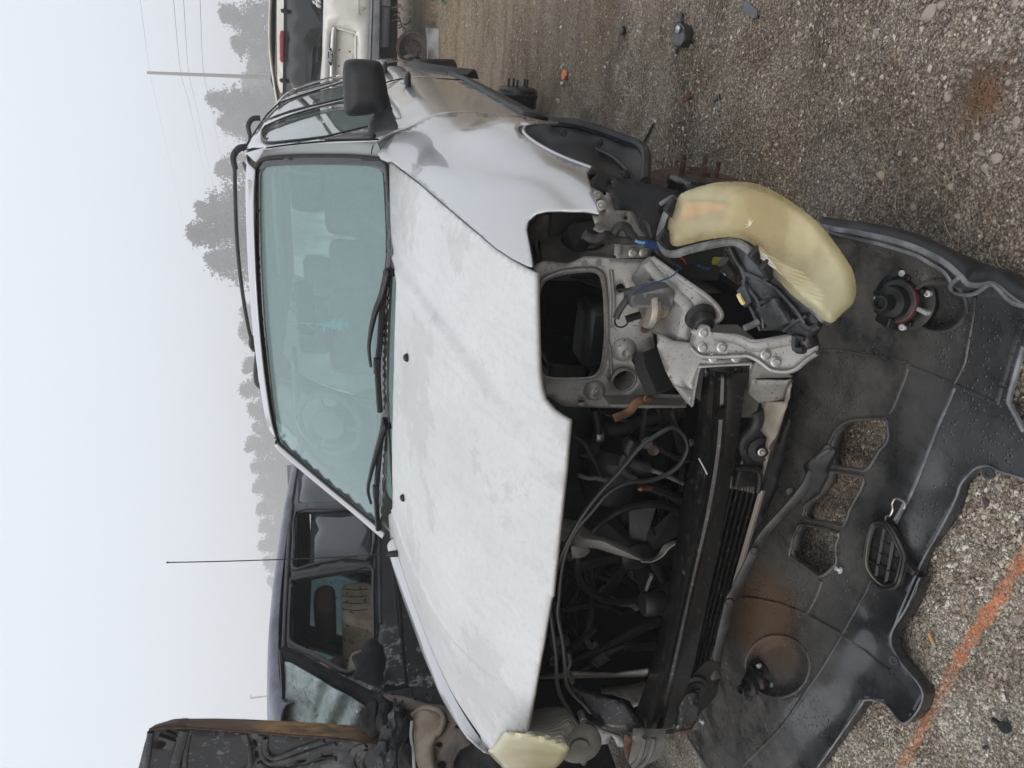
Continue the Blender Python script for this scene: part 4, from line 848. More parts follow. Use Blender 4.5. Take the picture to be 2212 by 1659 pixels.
BEAM = loftrows('bumper_beam', [x[:_mn] for x in (bt, r1a, r1, r1b, vl, r2a, r2, r2b, bb, bc)], BLACKM, SUV)
_q = L('F', '1475,423')[0]; lathe('beam_hole', at(_q[0], _q[1], 'Y', bY(.45) - .004), (.1, -1, 0), [(.0128, -.002), (.0132, .001), (.0005, .0012)], DARKIN, BEAM, seg=18, cap=False)
plate('beam_end_cap', L('F', '1362,108 1378,100 1400,150 1540,150 1560,110 1600,108 1612,150 1640,150 1635,260 1560,270 1440,200 1350,180'), ('Y', .112), BLACKM, BEAM, th=.003)
for s_ in ('1395,180 1405,260 1400,350 1360,440 1310,480',): pass
ptube('torn_tape', L('F', '1320,720 1342,760 1358,790 1375,825'), 'Y', .045, .0015, basic('white_tape', gray(.45)), SUV, seg=5)
# --- left end: black mounting plate, crash can, rails
plate('mounting_plate', L('E', '1280,1085 1340,1120 1400,1150 1480,1165 1560,1200 1640,1215 1690,1260 1720,1290 1760,1360 1800,1395 1900,1415 1990,1400 2000,1330 2010,1230 2060,1160 2120,1150 2157,1160 2140,1300 2110,1395 2060,1410 1960,1430 1850,1440 1760,1440 1700,1425 1600,1405 1520,1380 1440,1310 1370,1230 1310,1160'), ('Y', [(1240, 1480, .22), (1340, 1520, .14), (1420, 1580, .07), (1490, 1570, .06), (1500, 1500, .10)]), BLACKM, SUV, th=.004, step=14)
cc = [loft for loft in ()]
for nm, s_, dy in (('crash_can', '1712,1448 1790,1452 1780,1520 1750,1600 1720,1659 1690,1640 1670,1570', .02), ('crash_can', '1795,1452 1850,1455 1925,1460 1905,1560 1880,1600 1800,1640 1740,1659 1770,1560', .0)):
    plate(nm, L('E', s_), ('Y', [(1370, 1590, .03 + dy), (1430, 1600, .01 + dy), (1400, 1650, .10 + dy)]), GREYDIM, SUV, th=.02, step=12, bev=.003)
for s_ in ('1790,1455 1775,1540 1745,1610 1710,1650', '1850,1455 1835,1540 1800,1610 1755,1655'): ptube('pressed_ridge', L('E', s_), 'Y', .01, .007, GREYDIM, SUV)
plate('rusty_gusset', L('E', '1660,1430 1700,1445 1705,1500 1690,1580 1680,1630 1655,1560 1650,1490'), ('Y', .06), RUST, SUV, th=.004)
plate('rusty_gusset', L('E', '2080,1380 2115,1375 2095,1430 2030,1440 2035,1410'), ('Y', .06), RUST, SUV, th=.004)
plate('chassis_rail', L('E', '1085,1105 1270,1120 1300,1100 1500,1125 1680,1110 1790,1085 1785,1190 1760,1230 1710,1250 1690,1210 1640,1190 1560,1165 1480,1165 1380,1140 1270,1125 1085,1122'), ('Y', [(1170, 1480, .45), (1300, 1485, .35), (1390, 1490, .24), (1370, 1520, .22)]), GREYSTEEL, SUV, th=.006, step=14)
plate('chassis_rail', L('E', '1090,1060 1300,1035 1600,1040 1815,1015 1800,1085 1680,1108 1500,1122 1300,1098 1085,1100'), ('Y', [(1170, 1470, .50), (1300, 1465, .42), (1395, 1460, .32)]), GREYDIM, SUV, th=.006, step=14, holes=[ell(*L('E', '1752,1080')[0], 8, 5, 10)])
plate('silver_bracket', L('E', '1388,1350 1420,1355 1500,1400 1560,1425 1610,1440 1640,1450 1655,1520 1610,1520 1590,1470 1565,1440 1560,1470 1540,1500 1500,1505 1440,1490 1435,1455 1385,1390'), ('Y', .16), basic('bare_grey_steel', gray(.42, (1.03, 1, .97)), .45, .3, gray(.22), 14), SUV, th=.005, step=10)
# --- condenser and cooler below the beam
cA = at(1588, 960, 'Y', .20); 
def con(u, v, y=.19):
    """u along the cooler 0..1 (right to left), v down across it"""
    a = np.array((1570, 1052)) * (1 - u) + np.array((1480, 1462)) * u; b = np.array((1636, 1066)) * (1 - u) + np.array((1522, 1472)) * u
    q = a * (1 - v) + b * v; return at(q[0], q[1], 'Y', y + .02 * v)
Vc, Fcs = [], []
for v in (-.35, -.35, 1.0, 1.0): pass
q4 = [con(-.02, -.4, .215), con(1.0, -.4, .215), con(1.0, 1.0, .215), con(-.02, 1.0, .215)]
obj('cooler_core', q4, [(0, 1, 2, 3)], DARKIN, SUV, sol=.02, face=True, smooth=0)
for i in range(6):
    v = .0 + i * .175; tube('cooler_tube', [con(0, v), con(.5, v), con(1, v)], .0035, BLACKM, SUV, seg=6, sub=2)
    # fins between the tubes
fm = []
for i in range(5):
    v0 = .0 + i * .175
    for k in range(130):
        u = (k + .5) / 130; a = con(u - .002, v0 + .03, .193); b = con(u + .002, v0 + .15, .193); dd_ = np.array((.0, .018, 0))
        fm.append((np.array([a, b, b + dd_, a + dd_]), [(0, 1, 2, 3)]))
V, Fc = merge(*fm); obj('cooler_fins', V, Fc, BLACKM, SUV, smooth=0)['kind'] = 'stuff'
for i in range(5):
    v = .06 + i * .19; tube('cooler_loop', [con(.0, v - .05), con(-.05, v - .03), con(-.06, v), con(-.05, v + .03), con(.0, v + .05)], .0035, GREYDIM, SUV, seg=6)
    tube('cooler_loop', [con(1.0, v - .05), con(1.04, v - .03), con(1.05, v), con(1.04, v + .03), con(1.0, v + .05)], .0035, GREYDIM, SUV, seg=6)
tube('cooler_side_strip', [con(-.02, 1.12), con(.5, 1.12), con(1.0, 1.10)], .009, basic('beige_strip', gray(.30, (1.1, 1, .85)), .6), SUV, seg=4, flat=.4, nrm=(0, 1, 0))
ptube('cooler_pipe', L('F', '1560,790 1620,780 1690,790 1720,820 1715,900 1705,940'), 'Y', .15, .008, BLACKM, SUV)
ptube('rubber_hose', L('F', '1690,390 1705,440 1690,500 1650,550 1610,590 1600,640'), 'Y', .15, .017, RUBBER, SUV, seg=10)
lathe('motor_mount', at(*L('F', '1720,650')[0], 'Y', .17), (.1, -1, .2), [(.045, -.02), (.045, .0), (.032, .004), (.030, .012), (.014, .014), (.013, .026), (.006, .028)], RUBBER, SUV, seg=24)
bolt(at(*L('F', '1738,678')[0], 'Y', .14), (.2, -1, .3), .0062, STEELB, SUV)
box('cooler_header', at(*L('F', '1640,780')[0], 'Y', .19), (.10, .03, .06), BLACKM, SUV, bev=.006)
# lower crossmember bar with rivets
lb = [at(p[0], p[1], 'Y', v) for p, v in zip(L('I', '880,500 800,560 720,720 600,870 430,1060 330,1250 240,1430 200,1520') + L('J', '440,960 440,1060'), (.06, .07, .09, .11, .13, .14, .15, .15, .15, .14))]
tube('lower_crossbar', lb, .017, basic('grey_plastic_bar', gray(.028), .45, 0, gray(.06, (1.02, 1, .95)), 16), SUV, seg=8, flat=.5, nrm=(0, 1, .4))
plate('torn_air_guide', L('I', '840,455 905,490 912,520 880,600 850,700 800,790 720,850 640,845 660,780 720,700 690,600 760,540'), ('Z', [(1780, 960, .17), (1800, 1000, .15), (1740, 1070, .15), (1760, 1000, .18)]), BLACKP, SUV, th=.003, step=12)
for p in L('I', '372,1165 205,1505 610,770'): 
    lathe('rivet', at(p[0], p[1], 'Y', .115), (.1, -1, .6), [(.012, 0), (.011, .004), (.006, .006)], BLACKP, SUV, seg=14)
plate('lower_shroud', L('I', '600,290 610,350 570,520 520,760 420,960 440,950 380,1060 300,1230 200,1450 120,1659 20,1659 60,1500 250,1300 360,850 420,640 560,360'), ('Y', [(1700, 930, .16), (1640, 1060, .24), (1600, 1250, .26), (1540, 1350, .26)]), BLACKP, SUV, th=.003, step=16)
# lower shadowy left corner of the support
plate('lower_shroud', L('J', '380,950 460,960 465,1060 440,1180 400,1220 330,1300 300,1370 240,1390 150,1370 180,1200 250,1080'), ('Y', .14), BLACKP, SUV, th=.004)
lathe('motor_mount', at(*L('J', '300,1125')[0], 'Y', .13), (.1, -1, .2), [(.035, -.02), (.035, .0), (.026, .004), (.024, .010), (.012, .012), (.010, .02)], RUBBER, SUV, seg=24)
# --- hoses, cables and braces in the open bay
ptube('release_cable', L('E', '1345,1365 1290,1280 1215,1130 1200,900 1165,620 1178,500') + L('F', '340,1640 362,1500 405,1370 470,1230 550,1095 660,950 790,810 880,700 950,630 1050,560 1140,515 1205,545 1243,625 1228,700 1175,780 1080,840 980,868 860,878 780,910 700,965 620,1060 500,1200 440,1330 405,1480 392,1640') + L('E', '1212,640 1245,820 1262,1000 1270,1090 1310,1160 1390,1240 1430,1290'), 'Y', .10, .0052, basic('cable_sheath', gray(.013, (.92, 1, 1.12)), .35, 0, gray(.008), 10), SUV, seg=8)
_e = L('E', '1378,1330')[0]; lathe('cable_end_ring', at(_e[0], _e[1], 'Y', .12), (0, -1, 0), [(.009, -.02), (.0095, .008), (.0085, .009), (.0078, .005), (.007, -.01)], STEELB, SUV, seg=16, cap=False)
ptube('radiator_hose', L('F', '560,640 660,700 750,840 785,960 850,1110 950,1250 1040,1400 1110,1560 1150,1700'), 'Y', .42, .026, RUBBER, SUV, seg=12)
ptube('radiator_hose', L('F', '700,540 820,520 960,470 1090,430 1210,400'), 'Y', .46, .022, RUBBER, SUV, seg=12)
ptube('coolant_pipe', L('F', '625,390 645,470 655,560 665,620'), 'Y', .42, .013, BLACKP, SUV, seg=10)
for z in ('655,570',): lathe('hose_clamp', at(*L('F', z)[0], 'Y', .42), (0.05, 0, 1), [(.0155, -.01), (.0165, -.008), (.0165, .008), (.0155, .01)], STEELB, SUV, seg=16, cap=False)
ptube('corrugated_hose', L('F', '880,590 850,650 870,720 920,770 980,790'), 'Y', .36, .018, RUBBER, SUV, seg=10)
ptube('alloy_pipe', L('F', '1010,800 1060,815 1140,850 1215,885'), 'Y', .30, .006, STEELB, SUV)
ptube('oil_line', L('F', '930,900 1010,915 1110,950 1200,1000'), 'Y', .32, .013, BLACKP, SUV)
ptube('oil_line', L('F', '940,1040 950,1120 990,1180 1020,1220'), 'Y', .36, .009, RUBBER, SUV)
lathe('brass_fitting', at(*L('F', '960,920')[0], 'Y', .28), (0, 0, 1), [(.004, -.02), (.006, -.01), (.004, 0), (.007, .01), (.004, .018)], COPPER, SUV, seg=10)
lathe('cap', at(*L('F', '1022,668')[0], 'Y', .34), (0, -1, .2), [(.016, -.02), (.016, 0), (.012, .004), (.008, .002)], basic('brown_cap', c8(70, 52, 46), .5), SUV, seg=14)
# hood-latch brace (bent pressed strip)
LB = [(at(p[0], p[1], 'Y', v), at(q[0], q[1], 'Y', v + .03), w) for p, q, v, w in ()]
_ra = [at(p[0], p[1], 'Y', v) for p, v in zip(L('F', '400,1110 520,1140 620,1215 720,1250 820,1290 900,1340 960,1385'), (.36, .32, .28, .26, .25, .24, .24))]
_rb = [at(p[0], p[1], 'Y', v) for p, v in zip(L('F', '400,1180 480,1200 560,1250 680,1270 760,1310 860,1355 940,1395'), (.33, .29, .25, .23, .22, .22, .22))]
_rc = [at(p[0], p[1], 'Y', v) for p, v in zip(L('F', '380,1250 460,1290 540,1310 640,1320 740,1350 850,1380 940,1400'), (.36, .32, .28, .26, .25, .24, .23))]
patch('latch_brace', [_ra, _rb, _rc], GREYSTEEL, SUV, n=4, th=.003)
patch('latch_brace', [[at(p[0], p[1], 'Y', .24) for p in L('F', '930,1380 1000,1382 1050,1350 1090,1290 1170,1258')], [at(p[0], p[1], 'Y', .22) for p in L('F', '940,1402 1010,1402 1080,1365 1120,1320 1170,1280')]], GREYSTEEL, SUV, n=5, th=.003)
plate('latch_brace', L('F', '470,1300 580,1300 600,1340 560,1375 480,1385'), ('Y', .3), GREYSTEEL, SUV, th=.003)
# cylinder and hoses at the left of the bay
_c = at(*L('E', '1850,565')[0], 'Y', .20); lathe('dryer_canister', _c, (0, 0, 1), [(.012, -.03), (.030, -.030), (.032, -.026), (.032, .026), (.028, .032), (.01, .034)], ENGM, SUV, seg=24)
ptube('canister_pipe', L('E', '1800,490 1815,430 1835,390 1830,375'), 'Y', .22, .005, GREYDIM, SUV)
ptube('brake_hose', L('E', '1330,1035 1400,1000 1460,965 1520,925 1580,880 1680,855 1760,858 1860,850'), 'Y', .30, .011, RUBBER, SUV, seg=10)
for k in range(7):
    p = L('E', '1462,965')[0]; q = L('E', '1535,915')[0]; u = k / 6; c = at(p[0] * (1 - u) + q[0] * u, p[1] * (1 - u) + q[1] * u, 'Y', .30); c2 = at(q[0], q[1], 'Y', .30)
    lathe('hose_ferrule', c, c2 - at(p[0], p[1], 'Y', .30), [(.0125, -.0028), (.0155, -.001), (.0155, .001), (.0125, .0028)], STEELB, SUV, seg=14)
ptube('coolant_hose', L('E', '1290,970 1400,910 1520,870 1640,800 1760,730 1890,680'), 'Y', .40, .017, RUBBER, SUV, seg=10)
ptube('coolant_hose', L('E', '1700,50 1780,180 1850,300 1920,420'), 'Y', .38, .020, RUBBER, SUV, seg=10)
ptube('wiring_loom', L('E', '1190,620 1300,610 1440,580 1560,600 1650,640 1740,600'), 'Y', .45, .008, RUBBER, SUV)
ptube('wiring_loom', L('F', '1050,650 1120,690 1180,720 1250,735'), 'Y', .34, .007, RUBBER, SUV)
for i in range(26):   # loose looms, lines and fittings deep in the dark bay
    x0 = -.55 + .85 * RS.rand(); y0 = .35 + .3 * RS.rand(); z0 = .30 + .42 * RS.rand()
    tube('engine_line', [(x0, y0, z0), (x0 + .1 * RS.randn(), y0 - .02, z0 + .05 * RS.randn()), (x0 + .15 * RS.randn(), y0 + .05, z0 + .12 * RS.randn()), (x0 + .2 * RS.randn(), y0 + .1, z0 + .1 * RS.randn())], .004 + .007 * RS.rand(), [RUBBER, ENGM, BLACKP][i % 3], SUV, seg=6)
    if i % 2: bolt((x0 + .05, y0 - .03, z0), (RS.randn() * .3, -1, RS.randn() * .3), .007 + .004 * RS.rand(), GREYDIM, SUV)
ptube('hood_stay_clip', L('E', '1285,890 1295,960 1280,1000 1300,1060 1312,1090'), 'Y', .10, .006, BLACKP, SUV)
tube('copper_strap', [at(p[0], p[1], 'Y', .26) for p in L('F', '755,455 790,440 830,425 868,400 895,360 930,335 985,322')], .011, COPPER, SUV, seg=6, flat=.25, nrm=(.3, -1, .3))
bolt(at(*L('F', '985,320')[0], 'Y', .25), (0, -1, .1), .008, COPPER, SUV)
# black foam blocks
FOAM = basic('black_foam', gray(.02), .95, bump=.6, bs=400)
plate('foam_block', L('G', '950,1342 1040,1308 1085,1390 1120,1480 1152,1585 1090,1608 1035,1612 1010,1540 965,1440'), ('Y', [(1400, 760, .26), (1440, 840, .22)]), FOAM, SUV, th=.03, step=14, bev=.003)
plate('foam_block', L('G', '895,1378 922,1370 960,1430 1010,1590 1000,1605 960,1540 905,1430'), ('Y', .29), FOAM, SUV, th=.02, step=14, bev=.003)
# horn
hc = at(*L('G', '1000,1060')[0], 'Y', .20); hx = np.array((.02, .1, 1.0))
HORN = plate('horn_trumpet', L('G', '872,970 1130,908 1156,930 1150,1000 1142,1058 1110,1058 1000,1042 900,1046 870,1044'), ('Y', .19), basic('grey_horn_plastic', gray(.075), .5, 0, gray(.13), 12), SUV, th=.045, step=12, bev=.003)
HM = basic('aged_zinc', gray(.42, (1.08, 1, .84)), .45, .5, gray(.2, (1.2, 1, .75)), 30, .45, .7)
lathe('horn_disc', at(*L('G', '1000,1052')[0], 'Y', .215), (0, -.05, -1), [(.040, -.012), (.042, -.006), (.042, .0), (.036, .003), (.034, .010), (.020, .014), (.019, .030), (.017, .034), (.008, .036)], HM, HORN, seg=28)
plate('horn_bracket', L('G', '885,1165 915,1165 920,1145 1010,1148 1012,1240 895,1240 885,1210'), ('Y', .235), GREYSTEEL, HORN, th=.004, bev=.001)
bolt(at(*L('G', '965,1185')[0], 'Y', .228), (0, -1, .1), .007, RUST, HORN)
# wiring: taped loom, plugs, blue wire
def gt(name, s_, y, r, mat, **kw): return ptube(name, L('G', s_), 'Y', y, r, mat, SUV, **kw)
LOOM = basic('taped_loom', gray(.018), .6, 0, gray(.05), 30, bump=.8, bs=160, bd=.002)
gt('taped_loom', '560,560 620,590 690,575 745,570 770,530 800,505 840,512 865,555 895,592', .27, .0095, LOOM, seg=10)
gt('taped_loom', '690,580 740,590 800,600 870,604 940,600 1005,606', .265, .0085, LOOM, seg=10)
gt('taped_loom', '925,458 960,462 985,490 998,540 1010,600 1035,660 1070,705 1120,740 1170,775 1200,792', .26, .0055, LOOM)
gt('connector', '690,575 735,590', .268, .014, BLACKP, sub=1)
BLUEM = basic('blue_plastic', c8(28, 58, 100), .4); gt('blue_connector', '965,618 1000,625 1050,640', .25, .0085, BLUEM, sub=1, seg=6)
gt('blue_wire', '900,602 925,612 960,616', .255, .003, basic('pale_blue_wire', c8(110, 160, 200), .4)); gt('blue_wire', '1182,795 1150,832 1090,860 1000,892 930,920 880,955 855,985', .20, .0017, BLUEM, seg=5)
gt('taped_splice', '858,972 830,1010 795,1060 770,1115', .21, .0075, LOOM, seg=8); gt('black_wire', '768,1110 762,1140 780,1170 810,1176 840,1160 850,1130', .21, .002, BLACKP, seg=5)
gt('connector', '840,1125 880,1110 930,1095', .21, .009, BLACKP, sub=1, seg=6)
gt('red_wire', '1170,705 1210,720 1235,755', .24, .0015, basic('red_wire', c8(150, 60, 50), .5), seg=5); gt('loose_wire', '1240,740 1300,765 1340,760 1400,745', .25, .0018, BLACKP, seg=5)
gt('blue_wire', '1310,765 1350,785 1385,790', .24, .003, BLUEM); gt('yellow_plug', '1420,735 1480,742', .25, .009, basic('dull_yellow', c8(120, 112, 40), .6), sub=1, seg=6)
# --- suspension: rotor with studs, caliper; rear drum
RO = (.775, .80, .185)
rot = lathe('brake_disc', at(1500, 405, 'Y', .80), (1, -.12, .06), [(.055, .035), (.078, .035), (.080, .012), (.142, .012), (.145, .008), (.145, -.012), (.08, -.014), (.02, -.014)], RUST, SUV, seg=48)
rc = at(1500, 405, 'Y', .80); ra, rb_, rax = frame((1, -.12, .06))
for k in range(5):
    a = 2 * PI * k / 5 + .5; c = rc + .052 * (math.cos(a) * ra + math.sin(a) * rb_); tube('wheel_stud', [c + rax * .034, c + rax * .078], .0068, RUST, rot, sub=1)
lathe('hub_centre', rc, rax, [(.034, .035), (.033, .048), (.026, .05), (.02, .042)], RUST, rot, seg=24)
box('brake_caliper', rc + np.array((.0, -.10, .05)), (.09, .13, .11), BLACKM, SUV, bev=.015)
box('steering_knuckle', rc + np.array((-.10, .02, .02)), (.14, .10, .12), ENGM, SUV, bev=.02); tube('drive_shaft', [rc + np.array((-.12, 0, 0)), rc + np.array((-.5, .0, .06))], .018, ENGM, SUV)
drc = at(1118, 200, 'Y', 3.45); drm = lathe('brake_drum', drc, (1, 0, 0), [(.03, .03), (.10, .03), (.115, .02), (.118, -.0), (.124, -.005), (.124, -.02), (.118, -.03), (.118, -.08), (.05, -.09)], BLACKM, SUV, seg=40)
for k in range(5):
    a = 2 * PI * k / 5 + .3; c = drc + np.array((.03, .057 * math.cos(a), .057 * math.sin(a))); tube('wheel_stud', [c, c + np.array((.045, 0, 0))], .007, BLACKM, drm, sub=1)
tube('rear_axle', [drc + np.array((-.08, 0, 0)), (-.7, 3.45, drc[2])], .03, ENGM, SUV)
# arch liner and mud guard
LINB = basic('black_liner', gray(.02), .5, 0, gray(.04, (1.1, 1, .85)), 8, .45, .8, bump=.2)
plate('arch_liner', L('K', '1100,560 1380,562 1500,572 1700,632 1850,688 1915,715 1950,750 1966,800 1962,955 1900,962 1790,950 1640,905 1560,900 1450,830 1300,760 1150,690'), ('Y', [(1120, 280, 1.12), (1205, 268, 1.06), (1310, 288, .95), (1385, 320, .82), (1395, 345, .74), (1392, 392, .62), (1300, 350, .85), (1220, 315, 1.0), (1280, 375, .60), (1180, 300, 1.08)]), LINB, SUV, th=.004, step=12)
tube('liner_edge', [at(p[0], p[1], 'Y', v) for p, v in zip(L('K', '1345,562 1500,574 1700,633 1850,688 1918,716 1952,752 1966,800 1962,955'), (1.08, 1.02, .95, .88, .84, .80, .74, .62))], .014, TRIM, SUV, seg=8)
tube('liner_edge', [at(p[0], p[1], 'Y', v) for p, v in zip(L('K', '1830,958 1845,900 1800,840 1720,780 1600,730 1450,690'), (.62, .68, .76, .86, .96, 1.02))], .006, LINB, SUV, seg=6)
for p in L('K', '1418,632 1660,696 1825,905'): lathe('push_clip', at(p[0], p[1], 'Y', .92 if p[0] < 1330 else .64), (.3, -1, .2), [(.010, 0), (.009, .004), (.004, .005)], BLACKP, SUV, seg=12)
patch('wheelhouse', [[(.62, .60, .70), (.62, .85, .72), (.62, 1.1, .66)], [(.62, .40, .55), (.60, .85, .55), (.62, 1.28, .45)], [(.62, .40, .30), (.60, .85, .30), (.62, 1.30, .25)]], LINB, SUV, th=.004)
patch('wheelhouse', [[(.62, .60, .70), (.62, .85, .72), (.62, 1.10, .66)], [(.83, .66, .66), (.83, .85, .67), (.83, 1.05, .62)]], LINB, SUV, th=.004)
patch('wheelhouse', [[(.62, 1.12, .66), (.83, 1.08, .62)], [(.62, 1.32, .50), (.84, 1.26, .46)], [(.62, 1.36, .25), (.84, 1.32, .28)]], LINB, SUV, th=.004)
# --- attached left headlamp and horn
YLENS = None
def _lens(name, c1, c2, al):
    m = MN(name); f = m.ramp(m.noise(6, 4, .5), [(.42, 0.0), (.58, 1.0)]); m.set(col=m.mix(f, c1, c2), rough=.35, coat=.8, croug=.12, sss=.0)
    sc = m.ramp(m.noise(60, 6, .7, co=m.map((1, 3, 1))), [(.62, 0.0), (.75, .35)])
    m.set(col=m.mix(sc, m.mix(f, c1, c2), gray(.62, (1, .95, .75))))
    tr = m.n('ShaderNodeBsdfTransparent'); tr.inputs[0].default_value = (.98, .92, .76, 1); mx = m.n('ShaderNodeMixShader'); mx.inputs[0].default_value = al
    m.l(tr.outputs[0], mx.inputs[1]); m.l(m.b.outputs[0], mx.inputs[2]); m.l(mx.outputs[0], m.o.inputs[0]); return m.m
LENSY = _lens('yellowed_lens', c8(222, 215, 178), c8(178, 162, 122), .42); LENSP = _lens('pale_cloudy_lens', c8(205, 200, 165), c8(185, 178, 140), .80)
CHROME = basic('lamp_reflector', gray(.6), .18, .9, gray(.45, (1.1, 1, .8)), 8)
def ribbed(name, sc, rot=(0, 0, 0), col=gray(.5, (1.05, 1, .8))):
    m = MN(name); w = m.n('ShaderNodeTexWave'); w.inputs['Scale'].default_value = sc; m.l(m.map(rot=rot), w.inputs[0]); m.set(col=col, rough=.3, metal=.3); m.bump(w.outputs['Fac'], .9, .002); return m.m
RIB = ribbed('ribbed_reflector', 60, (0, 0, 0), gray(.55, (1.05, 1, .85)))
LL = dome(L('E', '750,1545 790,1510 840,1440 885,1420 960,1428 1060,1440 1150,1460 1240,1492 1285,1520 1278,1570 1250,1610 1205,1659 1180,1680 900,1690 830,1640 780,1590'), ('Y', [(1060, 1620, .12), (1140, 1590, .02), (1220, 1620, .02), (1150, 1660, .12)]), .035, LENSP, SUV, 'headlight', step=8, rim=18, back=.12)
dome(L('E', '1000,1440 1035,1290 1060,1275 1150,1258 1240,1255 1290,1288 1322,1335 1312,1400 1280,1445 1285,1505 1230,1495 1120,1455'), ('Y', [(1150, 1540, .22), (1230, 1540, .16), (1220, 1600, .06), (1140, 1590, .08)]), .03, RIB, LL, 'ribbed_reflector', step=10, rim=26, back=.04)
LH = lathe('horn', at(*L('E', '1352,1495')[0], 'Y', .10), (.25, -1, .15), [(.045, -.03), (.060, -.012), (.062, .0), (.056, .006), (.040, .010), (.026, .011), (.024, .018), (.010, .020)], GREYDIM, SUV, seg=32)
plate('horn_bracket', L('E', '1285,1555 1330,1565 1400,1560 1420,1540 1430,1520 1400,1640 1380,1645 1330,1600'), ('Y', .12), GREYDIM, LH, th=.004)

# --- fuller bay: ribbed cover, fuse box, filler necks, belts, labels of cast relief
fb = box('fuse_box', (.30, .62, .62), (.16, .20, .10), BLACKP, SUV, bev=.008)
for k in range(5): box('cover_rib', (.24 + .03 * k, .62, .674), (.006, .17, .008), BLACKP, fb, bev=.002)
for k in range(7): box('cover_rib', (-.24 + .075 * k, .575, .735), (.012, .13, .010), ENGM, eng, bev=.003)
for k in range(4): lathe('coil_cap', (-.20 + .13 * k, .56, .73), (0, -.3, 1), [(.020, 0), (.020, .02), (.014, .026), (.012, .04)], BLACKP, eng, seg=14)
lathe('oil_filler_cap', (.20, .60, .735), (0, -.2, 1), [(.03, 0), (.03, .014), (.024, .02), (.008, .02)], BLACKP, eng, seg=18)
lathe('radiator_cap', (-.45, .36, .60), (0, -.4, 1), [(.018, -.03), (.018, 0), (.028, .002), (.028, .012), (.018, .016)], GREYDIM, SUV, seg=18)
for k in range(3): tube('drive_belt', [(-.36 + .004 * k, .60, .54), (-.36 + .004 * k, .545, .47), (-.36 + .004 * k, .50, .40), (-.30, .44, .38)], .004, RUBBER, eng, seg=4)
FANM = BLACKP; fc_ = np.array((-.12, .34, .42)); fan = tube('fan_shroud', [fc_ + .17 * np.array((math.cos(t), 0, math.sin(t))) for t in [2 * PI * i / 24 for i in range(24)]], .010, FANM, SUV, closed=True, sub=1)
for k in range(7):
    t = 2 * PI * k / 7; a = np.array((math.cos(t), 0, math.sin(t))); b = np.array((-math.sin(t), 0, math.cos(t)))
    obj('fan_blade', [fc_ + a * .04 - b * .018, fc_ + a * .04 + b * .018 + np.array((0, .02, 0)), fc_ + a * .155 + b * .035 + np.array((0, .03, 0)), fc_ + a * .155 - b * .03], [(0, 1, 2, 3)], FANM, fan, sol=.003, smooth=0)
lathe('fan_hub', fc_, (0, -1, 0), [(.045, -.02), (.045, .01), (.03, .018), (.006, .02)], FANM, fan, seg=20)
for s_, y, r, mt in (('F', 0, 0, 0),):
    ptube('vacuum_line', L('F', '480,560 560,620 640,760 700,900 720,1000'), 'Y', .36, .005, RUBBER, SUV); ptube('vacuum_line', L('F', '520,830 580,850 640,850 700,865 760,860'), 'Y', .34, .006, GREYDIM, SUV)
    ptube('wiring_loom', L('F', '830,700 800,740 810,790 850,830 900,850'), 'Y', .35, .009, LOOM, SUV); ptube('braided_hose', L('F', '860,740 900,760 950,775 990,785'), 'Y', .33, .012, LOOM, SUV, seg=10)
    ptube('loom_branch', L('E', '1400,350 1405,420 1440,470 1490,480 1520,440'), 'Y', .42, .006, RUBBER, SUV); ptube('loom_branch', L('E', '1560,540 1620,560 1700,570 1740,600'), 'Y', .36, .010, GREYDIM, SUV)
    ptube('tie_bracket', L('E', '1410,820 1430,850 1450,850 1470,830'), 'Y', .33, .008, GREYDIM, SUV)
# ================================================================== dangling right headlamp
HL = thing('headlight', 'yellowed wraparound headlight torn loose and hanging from the open corner', 'headlight', tuple(at(1600, 560, 'Y', .05)))
LO = L('G', '1118,600 1112,520 1125,440 1150,375 1175,325 1205,288 1300,250 1420,218 1550,208 1700,224 1850,290 2000,390 2090,462 2157,530') + L('H', '892,105 960,200 1020,300 1043,400 1040,470 1018,525 950,592 875,652 800,612 740,560 600,450 480,300 420,225 350,165') + \
     L('G', '1690,640 1650,612 1600,590 1540,580 1480,581 1350,600 1230,630 1180,640 1140,630')
HLY = [(1448, 500, .14), (1500, 410, .10), (1590, 392, .05), (1690, 420, -.02), (1780, 500, -.10), (1848, 610, -.15), (1845, 650, -.17), (1795, 698, -.18), (1705, 632, -.09), (1624, 538, .02), (1562, 513, .06), (1480, 529, .11), (1600, 450, .035), (1750, 570, -.09)]
LENS = dome(LO, ('Y', HLY), .034, LENSY, HL, 'lens', step=7, rim=26, back=.0, prof=.6)
_hy = tps(HLY)
def inlens(name, s_, k, dy, mat, th=.004, **kw): return plate(name, L(k, s_), lambda x, y: at(x, y, 'Y', _hy(x, y) + dy), mat, HL, th=th, step=10, **kw)
AMB = basic('amber_reflector', c8(190, 142, 104), .35, 0, c8(160, 118, 84), 12)
inlens('amber_reflector', '1195,420 1225,350 1330,345 1510,360 1480,400 1330,440 1205,470', 'G', -.016, AMB)
inlens('lamp_bowl', '1500,330 1650,260 1850,330 2050,480 2120,620 2060,700 1900,690 1760,640 1640,560 1480,500', 'G', .012, basic('grey_lamp_bowl', c8(176, 172, 146), .3, .3, c8(120, 116, 94), 6))
inlens('ribbed_reflector', '1720,640 1790,700 1900,760 2000,800 2080,880 2157,960 2140,1060 2000,960 1860,820 1730,720', 'G', -.022, RIB)
